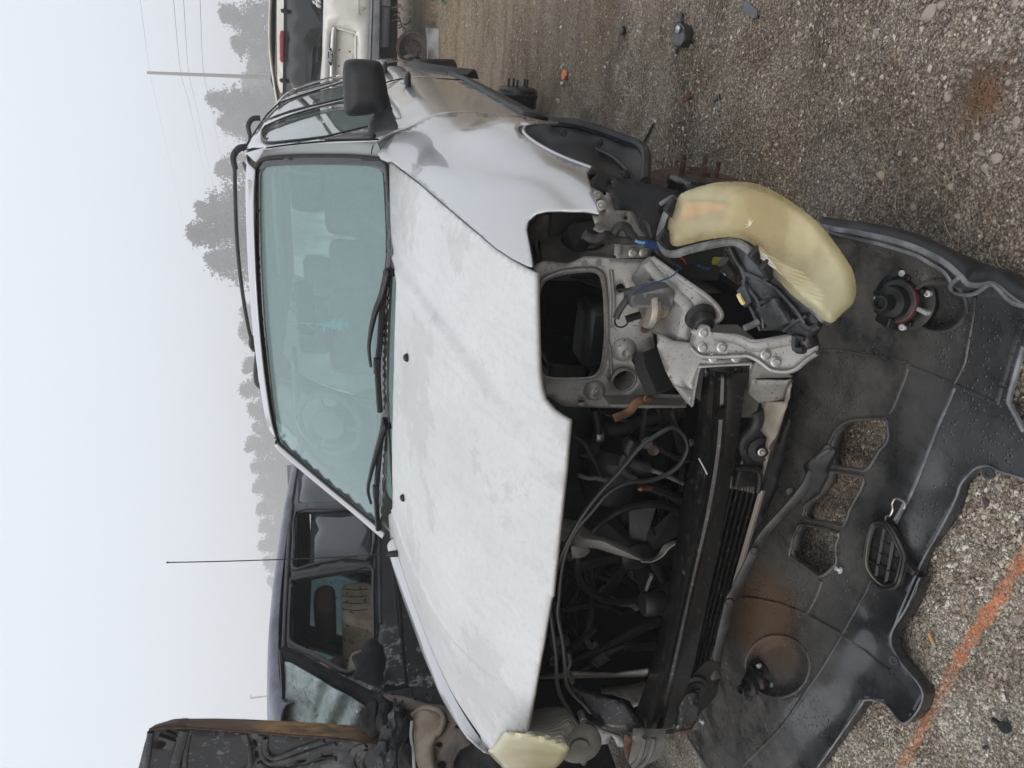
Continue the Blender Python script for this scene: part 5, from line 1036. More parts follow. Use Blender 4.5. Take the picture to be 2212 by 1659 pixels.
# rim gasket, clips, black housing
GASK = basic('grey_gasket', gray(.06), .6, 0, gray(.20), 30, .4, .65)
tube('lens_gasket', [at(p[0], p[1], 'Y', _hy(*p[:2]) + .002) for p in L('G', '1150,372 1105,420 1075,500 1058,580 1075,640 1110,685 1170,690 1240,668 1350,640 1480,615 1560,612 1620,640 1680,690 1740,740 1800,790 1870,850 1960,930 2060,1030 2150,1120')], .0085, GASK, HL, seg=8, flat=.6)
for p in L('G', '1100,590 1155,395 1720,700 1790,785'):
    c = at(p[0], p[1], 'Y', _hy(p[0], p[1]) - .008); box('lens_clip', c, (.028, .012, .035), BLACKP, HL, R=[[.8, 0, .6], [0, 1, 0], [-.6, 0, .8]], bev=.004)
tube('broken_tab', [at(p[0], p[1], 'Y', .14) for p in L('G', '1062,360 1100,335 1150,310 1172,345')], .004, GASK, HL, seg=5); tube('broken_tab', [at(p[0], p[1], 'Y', .14) for p in L('G', '1068,358 1120,340 1160,348')], .003, GASK, HL, seg=5)
DIRTYB = basic('dirty_black_housing', gray(.022), .38, 0, gray(.085, (.96, 1, 1.1)), 9, .50, .60, bump=.2, bs=70)
HOU = [(1560, 525, .10), (1620, 560, .05), (1640, 640, .02), (1620, 720, .03), (1700, 730, -.05), (1780, 700, -.12), (1750, 740, -.10), (1700, 640, -.05)]
housing = plate('lamp_housing', L('G', '1500,640 1560,625 1640,650 1700,705 1760,755 1810,795 1870,850 1960,940 2060,1040 2120,1100') + L('H', '740,590 800,635 872,655 860,668 800,662 745,700 700,760 720,830 640,820 620,740 560,700 410,700 350,560 320,520 262,430 300,380 240,250 200,170 178,150'), ('Y', HOU), DIRTYB, HL, th=.03, step=12)
_hf2 = tps(HOU)
def rib(s_, k, h=.006, y0=-.006, r=.004): return tube('housing_rib', [at(p[0], p[1], 'Y', _hf2(p[0], p[1]) + y0) for p in L(k, s_)], r, DIRTYB, housing, seg=6, sub=3)
for s_ in ('205,150 250,240 300,320 300,390 270,430', '300,320 420,370 520,430', '300,390 400,520 430,690', '420,370 490,340', '520,430 640,560 700,650', '400,520 520,500 590,640', '430,690 590,645 640,620', '560,700 640,640 720,600', '640,740 700,760', '262,430 320,520 350,560 410,700'): rib(s_, 'H')
rib('640,730 640,820 700,830', 'H', r=.007); rib('690,655 740,690 800,662', 'H', r=.006)
plate('housing_box', L('H', '380,560 500,490 590,645 460,690'), ('Y', lambda: 0) if 0 else (lambda x, y: at(x, y, 'Y', _hf2(x, y) - .022)), DIRTYB, HL, th=.02, step=14, bev=.002)
plate('housing_box', L('H', '250,440 300,400 345,510 300,550'), (lambda x, y: at(x, y, 'Y', _hf2(x, y) - .018)), DIRTYB, HL, th=.02, step=14, bev=.002)
tube('yellow_insert', [at(p[0], p[1], 'Y', -.01) for p in L('H', '262,462 280,500 296,520')], .004, basic('pale_yellow_plastic', c8(215, 200, 140), .5), HL, sub=2)
tube('adjuster_screw', [at(p[0], p[1], 'Y', .0) for p in L('H', '302,684 345,668 395,640')], .006, GASK, HL, sub=1); 
gx_ = L('G', '1480,740 1520,790 1535,820'); tube('bulb_plug', [at(p[0], p[1], 'Y', .08) for p in gx_], .012, BLACKP, HL, seg=8, sub=1)
tube('plug_wire', [at(p[0], p[1], 'Y', .08) for p in L('G', '1490,820 1520,832 1550,808')], .0025, basic('light_blue_wire', c8(130, 180, 215), .5), HL)
# dark cavity behind the lamp (wheelhouse front)
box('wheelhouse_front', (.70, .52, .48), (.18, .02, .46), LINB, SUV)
# scratch star on the lens
for a in range(9):
    t = -.9 + a * .33 + .1 * RS.randn(); p0 = np.array(L('G', '1662,500')[0]); l_ = 9 + 7 * RS.rand(); p1 = p0 + l_ * np.array((-math.sin(t) * .6 - .1, -math.cos(t)))
    q = []
    for u in (0, .5, 1):
        x, y = p0 * (1 - u) + p1 * u
        q.append(hit(x, y, lambda P: 1) if 0 else at(x, y, 'Y', _hy(x, y)) + 0)
    # laid on the lens skin by ray casting below
    SCR = globals().setdefault('SCR', []); SCR.append((p0, p1))
dg_ = None
from mathutils.bvhtree import BVHTree
_bt = BVHTree.FromPolygons([v.co + BASE[HL.name] for v in LENS.data.vertices], [tuple(p.vertices) for p in LENS.data.polygons])
def onlens(x, y):
    d = Vector(ray(x, y)).normalized(); h = _bt.ray_cast(Vector(CAM_POS), d); return np.array(h[0] - d * .0006) if h[0] is not None else None
for p0, p1 in SCR:
    q = [onlens(*(p0 * (1 - u) + p1 * u)) for u in (0, .35, .7, 1)]
    if all(v is not None for v in q): tube('scratch', q, .0005, basic('scratch', gray(.7, (1, .95, .7))) if 'SCM' not in globals() else SCM, LENS, seg=4, sub=2)
# ================================================================== bumper cover on the ground
BC = thing('bumper_cover', 'grey black bumper cover lying face down on the gravel before the silver suv', 'bumper cover', (.3, -.05, 0))
def _bumpm():
    m = MN('weathered_bumper_plastic'); f = m.ramp(m.noise(6, 8, .65), [(.42, 0.0), (.62, 1.0)]); sp = m.ramp(m.voro(38), [(.05, 1.0), (.16, 0.0)]); spm = m.ramp(m.noise(9, 4, .5), [(.52, 0.0), (.6, 1.0)])
    xx = m.n('ShaderNodeSeparateXYZ'); m.l(m.co, xx.inputs[0])
    # dust film on the half nearer the car, mould-tan near the far fog lamp
    far = m.ramp(m.math('ADD', m.math('ADD', xx.outputs[1], .5), m.math('MULTIPLY', m.noise(4, 7, .7), .34)), [(.60, 0.0), (.84, 1.0)])
    c = m.mix(f, gray(.018, (.95, 1, 1.07)), gray(.042, (.97, 1, 1.05)))
    c = m.mix(m.math('MULTIPLY', far, m.ramp(m.noise(5, 10, .72), [(.40, .10), (.58, 1.0)])), c, gray(.10, (1.05, 1, .91)))
    tan = m.ramp(m.math('ADD', m.math('ABSOLUTE', m.math('ADD', xx.outputs[0], .58)), m.math('MULTIPLY', m.noise(5, 5, .6), .35)), [(.25, 1.0), (.38, 0.0)])
    far2 = m.ramp(m.math('ADD', m.math('ADD', xx.outputs[1], .5), m.math('MULTIPLY', m.noise(3, 6, .6), .2)), [(.72, 0.0), (.84, 1.0)]); c = m.mix(m.math('MULTIPLY', m.math('MULTIPLY', tan, far2), .75), c, c8(108, 86, 66))
    c = m.mix(m.math('MULTIPLY', m.math('MULTIPLY', sp, spm), .7), c, gray(.018))
    m.set(col=c, rough=m.math('MULTIPLY_ADD', f, .26, .16), spec=.5, coat=.15)
    drop = m.ramp(m.voro(95), [(.0, 1.0), (.30, .0)]); dm = m.ramp(m.noise(3.6, 3, .5), [(.54, 0.0), (.60, 1.0)])
    m.bump(m.math('MULTIPLY', drop, dm), .8, .004); m.bump(m.noise(60, 6, .7), .25, .0015); m.bump(m.noise(5, 4, .6), .3, .012); return m.m
BUMP = _bumpm()
BO = [(1660, 560)] + [(1700, 520), (1768, 486)] + L('H', '900,35 1000,50 1100,68 1250,100 1400,145 1550,210 1650,272 1740,352 1790,400 1870,410 1960,402 2060,480 2157,545 2300,600') + [(2330, 680), (2330, 760)] + [(2330, 860), (2330, 1060)] + \
     [(2260, 1045), (2212, 1035)] + L('I', '2080,665 1990,640 1920,606 1860,610 1810,640 1770,680 1740,722 1700,830 1640,950 1580,1062 1500,1200 1420,1370 1360,1510 1300,1659') + L('J', '1790,395 1760,500 1700,600 1640,690 1612,740 1600,790 1600,835 1625,900 1660,955 1730,1060 1812,1172 1760,1270 1690,1362 1620,1300 1560,1235 1500,1212 1435,1208 1400,1230 1380,1275 1300,1400 1200,1540 1110,1659 1000,1800') + \
     [(1690, 1740), (1560, 1740)] + [(1500, 1620), (1482, 1588)] + L('J', '300,1380 200,1200') + [(1400, 1480), (1400, 1300), (1450, 1100), (1500, 900), (1560, 760)]
def g3(*ss):
    o = []
    for k, s_ in ss: o += L(k, s_)
    return cr(o, 2, True)
BH = [g3(('I', '925,345 1000,302 1100,292 1235,288 1250,330 1262,395 1245,450 1200,500 1160,570 1105,632 1000,618 885,598 868,500 875,430')),
      g3(('I', '875,640 980,655 1092,680 1085,740 1060,790 1000,900 958,1002 850,975 705,958 700,900 718,850 790,790 850,700')),
      g3(('I', '678,992 800,1010 930,1052 915,1110 910,1180 915,1242 870,1295 800,1338 700,1270 605,1200 615,1140 625,1080 655,1020')),
      L('H', '2250,760 2157,800 2110,960 2060,1150 2068,1200 2100,1260 2157,1370 2250,1480 2400,1500 2400,760')]
BZ = [
      (1870, 560, .24), (1990, 600, .22), (2060, 640, .20), (2130, 660, .19), (1800, 560, .26), (1700, 560, .30), (1640, 640, .28),
      (1760, 780, .17), (1860, 760, .14), (1960, 800, .12), (2060, 830, .12), (2130, 760, .14), (2200, 800, .14), (1620, 800, .24), (2330, 860, .13),
      (1640, 1000, .17), (1740, 950, .14), (1850, 960, .11), (1990, 980, .10), (2100, 930, .10), (2200, 1000, .07), (2330, 1000, .07),
      (1600, 1200, .15), (1750, 1200, .10), (1850, 1200, .09), (1950, 1160, .08), (2052, 1090, .06), (1975, 1250, .06), (2097, 1020, .06),
      (1500, 1400, .14), (1620, 1350, .12), (1750, 1380, .10), (1860, 1360, .08), (1925, 1345, .06),
      (1500, 1590, .03), (1600, 1540, .09), (1700, 1560, .08), (1800, 1500, .07), (1862, 1525, .06), (1768, 1655, .06), (1944, 1428, .06), (1993, 1500, .06), (1954, 1562, .06), (1879, 1438, .03), (1827, 1526, .03), (1778, 1591, .03), (1740, 1655, .03), (1905, 1400, .04), (1880, 1340, .03), (1920, 1470, .03), (1935, 1520, .03), (1990, 1180, .03), (2050, 1050, .03), (1620, 1660, .05), (1690, 1740, .03)]
BZ = [(a, b, .006 + .42 * z) for a, b, z in BZ] + [(1767, 486, .17), (1803, 498, .165), (1868, 508, .155), (1966, 533, .145), (2047, 575, .135), (2076, 600, .13), (2148, 617, .12), (2212, 663, .11), (2330, 690, .11), (1850, 530, .11), (1930, 556, .10), (2010, 590, .095)]
_bz = tps(BZ)
_rc = [(L('H', '1590,540')[0][:2], 56, 50, .030), (L('J', '850,985')[0][:2], 62, 60, .034)]
def zpx(x, y):
    z = _bz(x, y)
    for c, rx, ry, dz in _rc:
        d = math.hypot((x - c[0]) / rx, (y - c[1]) / ry)
        if d < 1.15: k = min(1, max(0, (1.15 - d) / .38)); z -= dz * k * k * (3 - 2 * k)
    return at(x, y, 'Z', max(.012, z))
BCP = plate('cover_shell', BO, zpx, BUMP, BC, holes=BH, th=.004, step=9, smooth=50)
# outer skin turned down outside the raised rim
_rl = L('H', '800,12 900,35 1000,50 1100,68 1250,100 1400,145 1550,210 1650,272 1740,352'); _gl = L('H', '800,0 900,5 1000,12 1100,22 1250,50 1400,85 1550,135 1700,200 1900,265')
ro = [zpx(*p[:2]) for p in _rl]; gl_ = [at(p[0], p[1], 'Z', .004) for p in _gl]
_rl2 = L('H', '1740,352 1790,400 1870,410 1960,402 2060,480 2157,545 2300,600'); _gl2 = L('H', '1900,265 1960,285 2030,308 2100,330 2180,360 2260,395 2400,440')
rp_ = ro + [zpx(*p[:2]) for p in _rl2[1:]]; gp_ = gl_ + [at(p[0], p[1], 'Z', .004) for p in _gl2[1:]]
patch('cover_side', [rp_, [a * .85 + b * .15 + np.array((.022, 0, .004)) for a, b in zip(rp_, gp_)], [a * .45 + b * .55 + np.array((.018, 0, .0)) for a, b in zip(rp_, gp_)], gp_], TRIM, BC, n=4, th=.003)
EDGE = basic('scuffed_plastic_edge', gray(.10, (.95, 1, 1.08)), .4, 0, gray(.22, (.97, 1, 1.05)), 20, .4, .65)
tube('rolled_rim', [p + np.array((.002, 0, .001)) for p in rp_], .0055, EDGE, BC, seg=8, flat=.6)
tube('rim_ledge', [zpx(*q[:2]) + np.array((0, 0, .006)) for q in L('H', '860,40 1000,75 1150,110 1300,150 1450,200 1560,260 1650,320 1700,400')], .004, EDGE, BC, seg=8, flat=.5)
tube('rim_ledge', [zpx(*q[:2]) + np.array((0, 0, .006)) for q in L('H', '1740,352 1690,400 1705,440 1770,462 1850,455 1950,395 2000,420 2090,510 2200,545')], .004, EDGE, BC, seg=8)
def crease(s, r=.006, up=.001, m=None, mat=None):
    pts = []
    for k, t in s: pts += L(k, t)
    return tube('moulded_crease', [zpx(q[0], q[1]) + np.array((0, 0, up)) for q in pts], r, mat or BUMP, BC, seg=8, flat=.7, sub=6)
crease([('H', '1830,470 1820,600 1785,800 1760,920 1690,1060')], .005); crease([('H', '1700,1080 1640,1220 1570,1380 1480,1620')], .0035, mat=EDGE)
crease([('I', '1480,620 1440,720 1390,830 1350,900 1310,980')], .004, mat=EDGE)
crease([('J', '1470,390 1440,470 1380,580 1280,762 1170,950 1050,1130 950,1280 850,1410 700,1560 620,1640')], .0045)
crease([('J', '600,532 700,538 860,570 960,610 1040,640')], .005); crease([('J', '1040,640 1160,710 1280,780 1400,870 1500,950 1600,1020')], .006)
crease([('J', '1140,415 1110,500 1060,600 1040,640')], .006)
crease([('H', '700,795 800,830 950,835 1100,862 1250,885 1390,918')], .004); crease([('H', '1390,918 1370,1000 1330,1100 1290,1200 1260,1240')], .006)
crease([('H', '1390,940 1500,980 1690,1060 1850,1130 1980,1190')], .005)
crease([('H', '1980,1190 2000,1100 2050,950 2100,780 2157,640')], .006)
for hl in BH[:3]:
    lp = [zpx(*q) for q in hl]; tube('opening_lip', lp, .0045, BUMP, BC, closed=True, seg=6, sub=1)
    patch('opening_wall', [lp + [lp[0]], [p + np.array((0, 0, -.5 * p[2])) for p in lp + [lp[0]]]], BUMP, BC, n=1, th=.002)
tube('opening_lip', [zpx(*q[:2]) for q in L('H', '2157,800 2110,960 2060,1150 2068,1200 2100,1260 2157,1370')], .005, EDGE, BC, seg=6)
# long front lip edge resting on the gravel
for s_ in ([('I', '2157,690 2080,665 1990,640 1920,606 1860,610 1810,640 1740,722 1700,830 1640,950 1580,1062 1500,1200 1420,1370 1300,1659')], [('J', '1790,395 1700,600 1612,740 1600,835 1660,955 1812,1172 1690,1362 1560,1235 1435,1208 1380,1275 1110,1659 1000,1800')], [('J', '240,1440 310,1550 380,1659 450,1780')]):
    pts = [];
    for k, t in s_: pts += L(k, t)
    lp = [zpx(q[0], q[1]) for q in pts]; tube('front_lip', lp, .0022, EDGE, BC, seg=6); patch('front_lip_wall', [lp, [p * np.array((1, 1, .0)) + np.array((.0, -.001, .002)) for p in lp]], BUMP, BC, n=3, th=.003)
# lugs
for k, p in (('J', '1648,942'), ('I', '1952,650')):
    q = L(k, p)[0]; c = zpx(*q[:2]) + np.array((0, 0, .01)); lathe('mounting_lug', c, (.1, -.3, 1), [(.011, 0), (.011, .003), (.005, .003), (.004, .001)], TRIM, BC, seg=14)
# fog lamps seen from behind
RED = basic('dark_red_plastic', c8(88, 38, 36), .5, 0, c8(50, 28, 26), 20, bump=.3); WHT = basic('white_screw', gray(.6), .4)
def fog(k, c, s, ax, lab):
    cx, cy2 = L(k, c)[0][:2]; P = zpx(cx, cy2)
    rc_ = _rc[lab - 1]; rec = tube('lamp_recess', [zpx(x, y) + np.array((0, 0, .001)) for x, y in ell(rc_[0][0], rc_[0][1], rc_[1] * 1.12, rc_[2] * 1.12, 26)], .004, BUMP, BC, closed=True, sub=1)
    f = lathe('fog_lamp', P, ax, [(.085 * s, -.01), (.086 * s, .006), (.072 * s, .010), (.062 * s, .018), (.058 * s, .034), (.046 * s, .040), (.042 * s, .058), (.024 * s, .062), (.021 * s, .088), (.015 * s, .089), (.012 * s, .080)], BLACKP, BC, seg=30)
    a, b, x = frame(ax)
    for t, rr in ((.6, .072), (1.9, .074), (3.4, .070), (5.1, .072)):
        q = P + rr * s * (math.cos(t) * a + math.sin(t) * b); lathe('screw', q + x * .006, x, [(.007, 0), (.0065, .010), (.004, .011), (.003, .006)], WHT, f, seg=10)
    tube('red_shroud', [P + x * .030 + .050 * s * (math.cos(t) * a + math.sin(t) * b) for t in np.linspace(-1.4, 1.2, 9)], .010 * s, RED, f, seg=8)
    tube('red_shroud', [P + x * .048 + .034 * s * (math.cos(t) * a + math.sin(t) * b) for t in np.linspace(-1.2, 1.4, 9)], .006 * s, RED, f, seg=8)
    for t in np.linspace(0, 2 * PI, 9)[:-1]:
        q = P + x * .022 + .066 * s * (math.cos(t) * a + math.sin(t) * b); box('lamp_rib', q, (.010, .016, .010), BLACKP, f, bev=.002)
    box('socket_tab', P + x * .05 - .05 * s * b, (.022, .04, .014), BLACKP, f, bev=.003); box('bulb_label', P + x * .028 + a * .07 * s, (.008, .036, .012), basic('lamp_label', gray(.35)), f, bev=.001)
    return f
fog('H', '1370,500', .74, (.05, -.35, 1), 1); fog('J', '745,1075', .66, (.0, -.30, 1), 2)
# oval access cover with ribs
PL = thing('access_cover', 'black ribbed oval plastic cap with a grey sealing ring on the bumper cover', 'plastic cap', tuple(zpx(1945, 1200)))
po = cr(L('I', '1215,985 1240,968 1290,968 1330,990 1365,1040 1400,1110 1430,1180 1430,1230 1415,1300 1395,1370 1370,1400 1320,1412 1270,1400 1215,1355 1175,1300 1160,1250 1163,1180 1178,1090 1195,1030'), 2, True)
def zc(x, y): return zpx(x, y) + np.array((0, 0, .020))
plate('cap_body', po, zc, BLACKP, PL, th=.010, step=12, smooth=40)
tube('sealing_ring', [zc(*p) + np.array((0, 0, .004)) for p in shrink(po, 4.5)], .0032, basic('olive_seal', c8(110, 112, 84), .6), PL, closed=True, sub=1, seg=6)
tube('cap_rim', [zc(*p) + np.array((0, 0, .005)) for p in shrink(po, 1)], .005, BLACKP, PL, closed=True, sub=1, seg=6); tube('cap_rim', [zc(*p) + np.array((0, 0, .005)) for p in shrink(po, 8.5)], .0035, BLACKP, PL, closed=True, sub=1, seg=6)
pin = np.array(shrink(po, 9))
def seg_in(p, q):
    def ins(z):
        c = False; j = len(pin) - 1
        for i in range(len(pin)):
            if (pin[i][1] > z[1]) != (pin[j][1] > z[1]) and z[0] < (pin[j][0] - pin[i][0]) * (z[1] - pin[i][1]) / (pin[j][1] - pin[i][1]) + pin[i][0]: c = not c
            j = i
        return c
    return [z for z in [p + (q - p) * u for u in np.linspace(0, 1, 60)] if ins(z)]
for ang, offs in ((.45, (-52, -26, 0, 26, 52)), (1.75, (-36, -12, 12, 36))):
    d_ = np.array((math.cos(ang), math.sin(ang))); n_ = np.array((-d_[1], d_[0])); c_ = np.array((1932, 1197.0))
    for o_ in offs:
        z = seg_in(c_ + n_ * o_ - d_ * 120, c_ + n_ * o_ + d_ * 120)
        if len(z) > 2: tube('cap_rib', [zc(*z[0]) + np.array((0, 0, .003)), zc(*z[-1]) + np.array((0, 0, .003))], .0042, BLACKP, PL, sub=1, seg=4)
box('cap_latch', zc(*L('I', '1440,1260')[0][:2]), (.014, .05, .016), BLACKP, PL, bev=.003)
tube('spring_clip', [zpx(*q[:2]) + np.array((0, 0, .016)) for q in L('I', '1405,885 1412,855 1395,835 1350,815 1325,850 1328,890 1310,930 1285,935 1280,960')], .0022, STEELB, BC, seg=6)
tube('locating_rod', [zpx(*q[:2]) + np.array((0, 0, .010)) for q in L('I', '1400,835 1365,900 1330,960')], .005, EDGE, BC, seg=6)
for k, p in (('J', '1282,348'), ('J', '365,1355'), ('J', '590,165')):
    q = L(k, p)[0]; t = lathe('push_clip', zpx(*q[:2]) + np.array((0, 0, .006)), (.3, .4, 1), [(.008, 0), (.009, .003), (.004, .004), (.004, .012), (.006, .014)], WHT, BC, seg=10)
# ================================================================== burnt suv on the left
BV = thing('suv', 'burnt out dark blue suv with its rusty hood standing open and cracked white windscreen', 'suv', (-2.1, 2.4, 0))
BX = -1.45
def bxs(y, z): return BX + .01 - .42 * max(0, z - 1.03) - .25 * max(0, z - 1.03) ** 2 - .012 * max(0, y - 2.6) ** 2
def Fb(P): return P[0] - bxs(P[1], P[2])
def bm_(dx=0): return lambda x, y: hit(x, y, lambda P: Fb(P) - dx, 1.5, 9)
def _burnt():
    m = MN('scorched_blue_paint'); xx = m.n('ShaderNodeSeparateXYZ'); m.l(m.co, xx.inputs[0])
    a = m.mix(m.ramp(m.noise(7, 6, .6), [(.4, 0.0), (.65, 1.0)]), c8(38, 39, 50), c8(24, 24, 30))
    f = m.ramp(m.math('MULTIPLY_ADD', xx.outputs[1], .4, m.math('MULTIPLY_ADD', m.noise(9, 8, .7), .12, .8)), [(.45, 1.0), (.53, 0.0)])   # scorched towards the nose
    c = m.mix(f, a, gray(.018)); w = m.math('MULTIPLY', f, m.ramp(m.noise(16, 9, .75), [(.53, 0.0), (.60, 1.0)])); c = m.mix(w, c, gray(.32, (1.0, 1, .97)))
    m.set(col=c, rough=.45, metal=.2, coat=.3); m.bump(m.noise(30, 6, .7), .25, .003); return m.m
BURN = _burnt(); CHAR = basic('charred_black', gray(.008), .9, 0, gray(.028), 14, .5, .72, spec=.25, bump=.7, bs=60, bd=.004)
BROOF = basic('dusty_lilac_roof', c8(108, 110, 122), .4, .3, c8(78, 80, 90), 6, coat=.2)
FO = L('D', '1105,420 1120,408 1300,372 1500,345 1640,330 1648,500 1655,780 1640,850 1600,960 1500,1025 1430,1010 1330,950 1200,880 1110,835 1090,780 1095,600')
RO_ = L('D', '1140,-40 1400,-60 1640,-80 1640,250 1500,262 1350,285 1230,312 1118,335 1125,200')
body = L('D', '1075,-350 1640,-380 1900,-350 2400,-300 2400,900 2300,1130 2100,1122 1870,1130 1650,1168 1640,1180 1560,1150 1430,1080 1250,980 1130,910 1035,868 1045,700 1050,500 1065,300 1095,100')
plate('door_side', body, bm_(), BURN, BV, holes=[FO, RO_], th=.03, step=22)
plate('rear_side_glass', L('D', '1235,-60 1640,-80 1640,245 1500,258 1350,280 1225,305'), bm_(-.03), DARKG, BV, th=.004, step=40)
plate('rear_quarter_glass', L('D', '1150,-500 1500,-480 1640,-120 1150,-100'), bm_(.004), DARKG, BV, th=.004, step=40)
tube('window_surround', [bm_(.006)(*p[:2]) for p in FO], .012, BLACKP, BV, closed=True, sub=3, seg=6)
tube('window_surround', [bm_(.006)(*p[:2]) for p in RO_], .010, BLACKP, BV, closed=True, sub=3, seg=6)
plate('pillar_cover', L('D', '1105,345 1118,338 1350,288 1640,255 1640,325 1500,340 1300,368 1110,404'), bm_(.006), BLACKP, BV, th=.004)
plate('window_header', L('D', '1060,350 1075,100 1100,-100 1112,-100 1098,100 1085,350 1070,600 1062,860 1038,862 1048,600'), bm_(.012), BLACKP, BV, th=.01, step=20)
for s_ in ('1660,-60 1662,300 1672,780', '1765,-40 1770,240 1800,620 1838,900', '1690,-40 1692,300 1700,700'): tube('door_moulding', [bm_(.003)(*p[:2]) for p in L('D', s_)], .005, BURN, BV, seg=6)
tube('body_seam', [bm_(.002)(*p[:2]) for p in L('D', '1800,330 1830,620 1850,900 1870,1120')], .006, DARKIN, BV, seg=6)
# roof
br = []
for y, ze_, w0 in ((1.30, 1.48, .0), (1.36, 1.525, .0), (1.6, 1.565, 0), (2.1, 1.585, 0), (2.8, 1.57, 0), (3.8, 1.52, 0)):
    xe = bxs(y, ze_ - .03) - .005; br.append([(xe + .004, y, ze_ - .035), (xe - .015, y, ze_), (xe - .10, y - .02, ze_ + .018), (xe - .40, y - .05, ze_ + .03), (xe - .85, y - .03, ze_ + .02), (xe - 1.15, y, ze_ - .03)])
patch('roof', br, BROOF, BV, n=5, m=4, th=.01)
# far side, tail, floor keep it a closed body
patch('far_side', [[(-3.18, 1.1, 1.02), (-3.18, 2.4, 1.05), (-3.15, 3.9, 1.05)], [(-3.2, 1.1, .3), (-3.2, 2.4, .3), (-3.15, 3.9, .3)]], BURN, BV, th=.02)
patch('tailgate', [[(-2.9, 3.9, 1.45), (-1.7, 3.9, 1.45)], [(-3.1, 4.05, 1.0), (-1.5, 4.05, 1.0)], [(-3.1, 4.0, .4), (-1.5, 4.0, .4)]], BURN, BV, th=.02)
for y in (1.98, 2.9, 3.8): tube('far_pillar', [(-2.86, y, 1.50), (-3.16, y + .02, 1.04)], .075, CHAR, BV, sub=1)
tube('far_pillar', [(-2.86, 1.45, 1.50), (-3.14, 1.05, 1.03)], .035, CHAR, BV, sub=1)
box('cabin_floor', (-2.3, 2.5, .45), (1.55, 2.6, .05), CHAR, BV); box('headliner', (-2.3, 2.55, 1.50), (1.2, 2.4, .05), CHAR, BV, bev=.02); box('dashboard', (-2.3, 1.05, .92), (1.45, .35, .2), CHAR, BV, bev=.04)
patch('door_lining', [[(-3.14, 1.2, 1.07), (-3.14, 2.4, 1.12), (-3.12, 3.8, 1.12)], [(-3.14, 1.2, .5), (-3.14, 2.4, .5), (-3.12, 3.8, .5)]], CHAR, BV, th=.04)
TANS = basic('tan_seat', c8(190, 174, 148), .8, 0, c8(160, 144, 120), 8, bump=.3, bs=40, speck=gray(.03), sss=22); BRNS = basic('brown_headrest', c8(74, 60, 50), .8)
def seatset(sb, hr):
    ps = [at(p[0], p[1], 'X', -1.95) for p in L('D', sb)]; V = ps + [p + np.array((-.46, 0, 0)) for p in ps]; n = len(ps)
    s_ = obj('seat', V, [tuple(range(n))[::-1], tuple(range(n, 2 * n))] + [(i, (i + 1) % n, (i + 1) % n + n, i + n) for i in range(n)], TANS, BV, bev=.03, smooth=40)
    ps = [at(p[0], p[1], 'X', -2.0) for p in L('D', hr)]; V = ps + [p + np.array((-.26, 0, 0)) for p in ps]; n = len(ps)
    obj('headrest', V, [tuple(range(n))[::-1], tuple(range(n, 2 * n))] + [(i, (i + 1) % n, (i + 1) % n + n, i + n) for i in range(n)], BRNS, s_, bev=.03, smooth=40); return s_
FWG = glassmat('far_window_glass', (.36, .46, .48, 1), .30, (.34, .45, .47, 1)); patch('far_window', [[(-2.87, 1.5, 1.47), (-2.87, 2.6, 1.49), (-2.88, 3.8, 1.47)], [(-3.15, 1.15, 1.05), (-3.16, 2.6, 1.06), (-3.13, 3.85, 1.06)]], FWG, BV, th=.004)
s1 = seatset('1430,430 1600,410 1660,430 1700,700 1690,760 1560,700 1500,690 1440,660', '1250,470 1300,430 1395,440 1395,580 1370,625 1290,620 1250,560')
for k in range(4): tube('seat_seam', [at(p[0], p[1], 'X', -1.947) for p in L('D', f'{1440},{470+k*45} {1540},{478+k*45} {1610},{470+k*45}')], .003, BRNS, s1, seg=5)
s2 = seatset('1490,880 1560,860 1680,870 1700,1000 1560,1010 1470,1000', '1340,940 1400,905 1450,910 1460,960 1420,985 1350,975')
# windscreen: cracked, whitened and sagging
def _crack():
    m = MN('burnt_laminated_glass'); v = m.n('ShaderNodeTexVoronoi'); v.feature = 'DISTANCE_TO_EDGE'; v.inputs['Scale'].default_value = 8; dn = m.n('ShaderNodeTexNoise'); dn.inputs['Scale'].default_value = 5; dn.inputs['Detail'].default_value = 6; m.l(m.co, dn.inputs['Vector']); dv = m.n('ShaderNodeMix'); dv.data_type = 'RGBA'; dv.blend_type = 'LINEAR_LIGHT'; dv.inputs[0].default_value = .16; m.l(m.map((1, 1, 1)), dv.inputs[6]); m.l(dn.outputs['Color'], dv.inputs[7]); m.l(dv.outputs[2], v.inputs['Vector'])
    cr_ = m.ramp(v.outputs['Distance'], [(.0, 1.0), (.016, 0.0)]); c = m.mix(m.ramp(m.noise(6, 7, .65), [(.42, 0.0), (.62, 1.0)]), c8(172, 188, 184), c8(128, 140, 140))
    xx = m.n('ShaderNodeSeparateXYZ'); m.l(m.co, xx.inputs[0]); lo = m.ramp(m.math('MULTIPLY_ADD', xx.outputs[2], .5, m.math('MULTIPLY', m.noise(11, 7, .7), .16)), [(.63, 1.0), (.70, 0.0)])
    c = m.mix(m.math('MULTIPLY', lo, m.ramp(m.noise(20, 6, .7), [(.42, 1.0), (.58, .2)])), c, gray(.05)); c = m.mix(m.math('MULTIPLY', cr_, .6), c, gray(.12)); m.set(col=c, rough=.3, spec=.5); m.bump(cr_, .5, .004); m.bump(m.noise(9, 6, .6), .8, .02); return m.m
WSP = [(613, 1430, 1.40), (613, 1555, 1.33), (794, 1571, 1.04), (803, 1540, 1.06), (758, 1506, 1.14), (628, 1431, 1.38), (700, 1500, 1.22)]
_wf = tps(WSP)
_wl = L('D', '1058,955 1100,962 1250,1050 1380,1130 1500,1192 1560,1230 1640,1290 1625,1340 1612,1395 1400,1385 1060,1345 1050,1150')
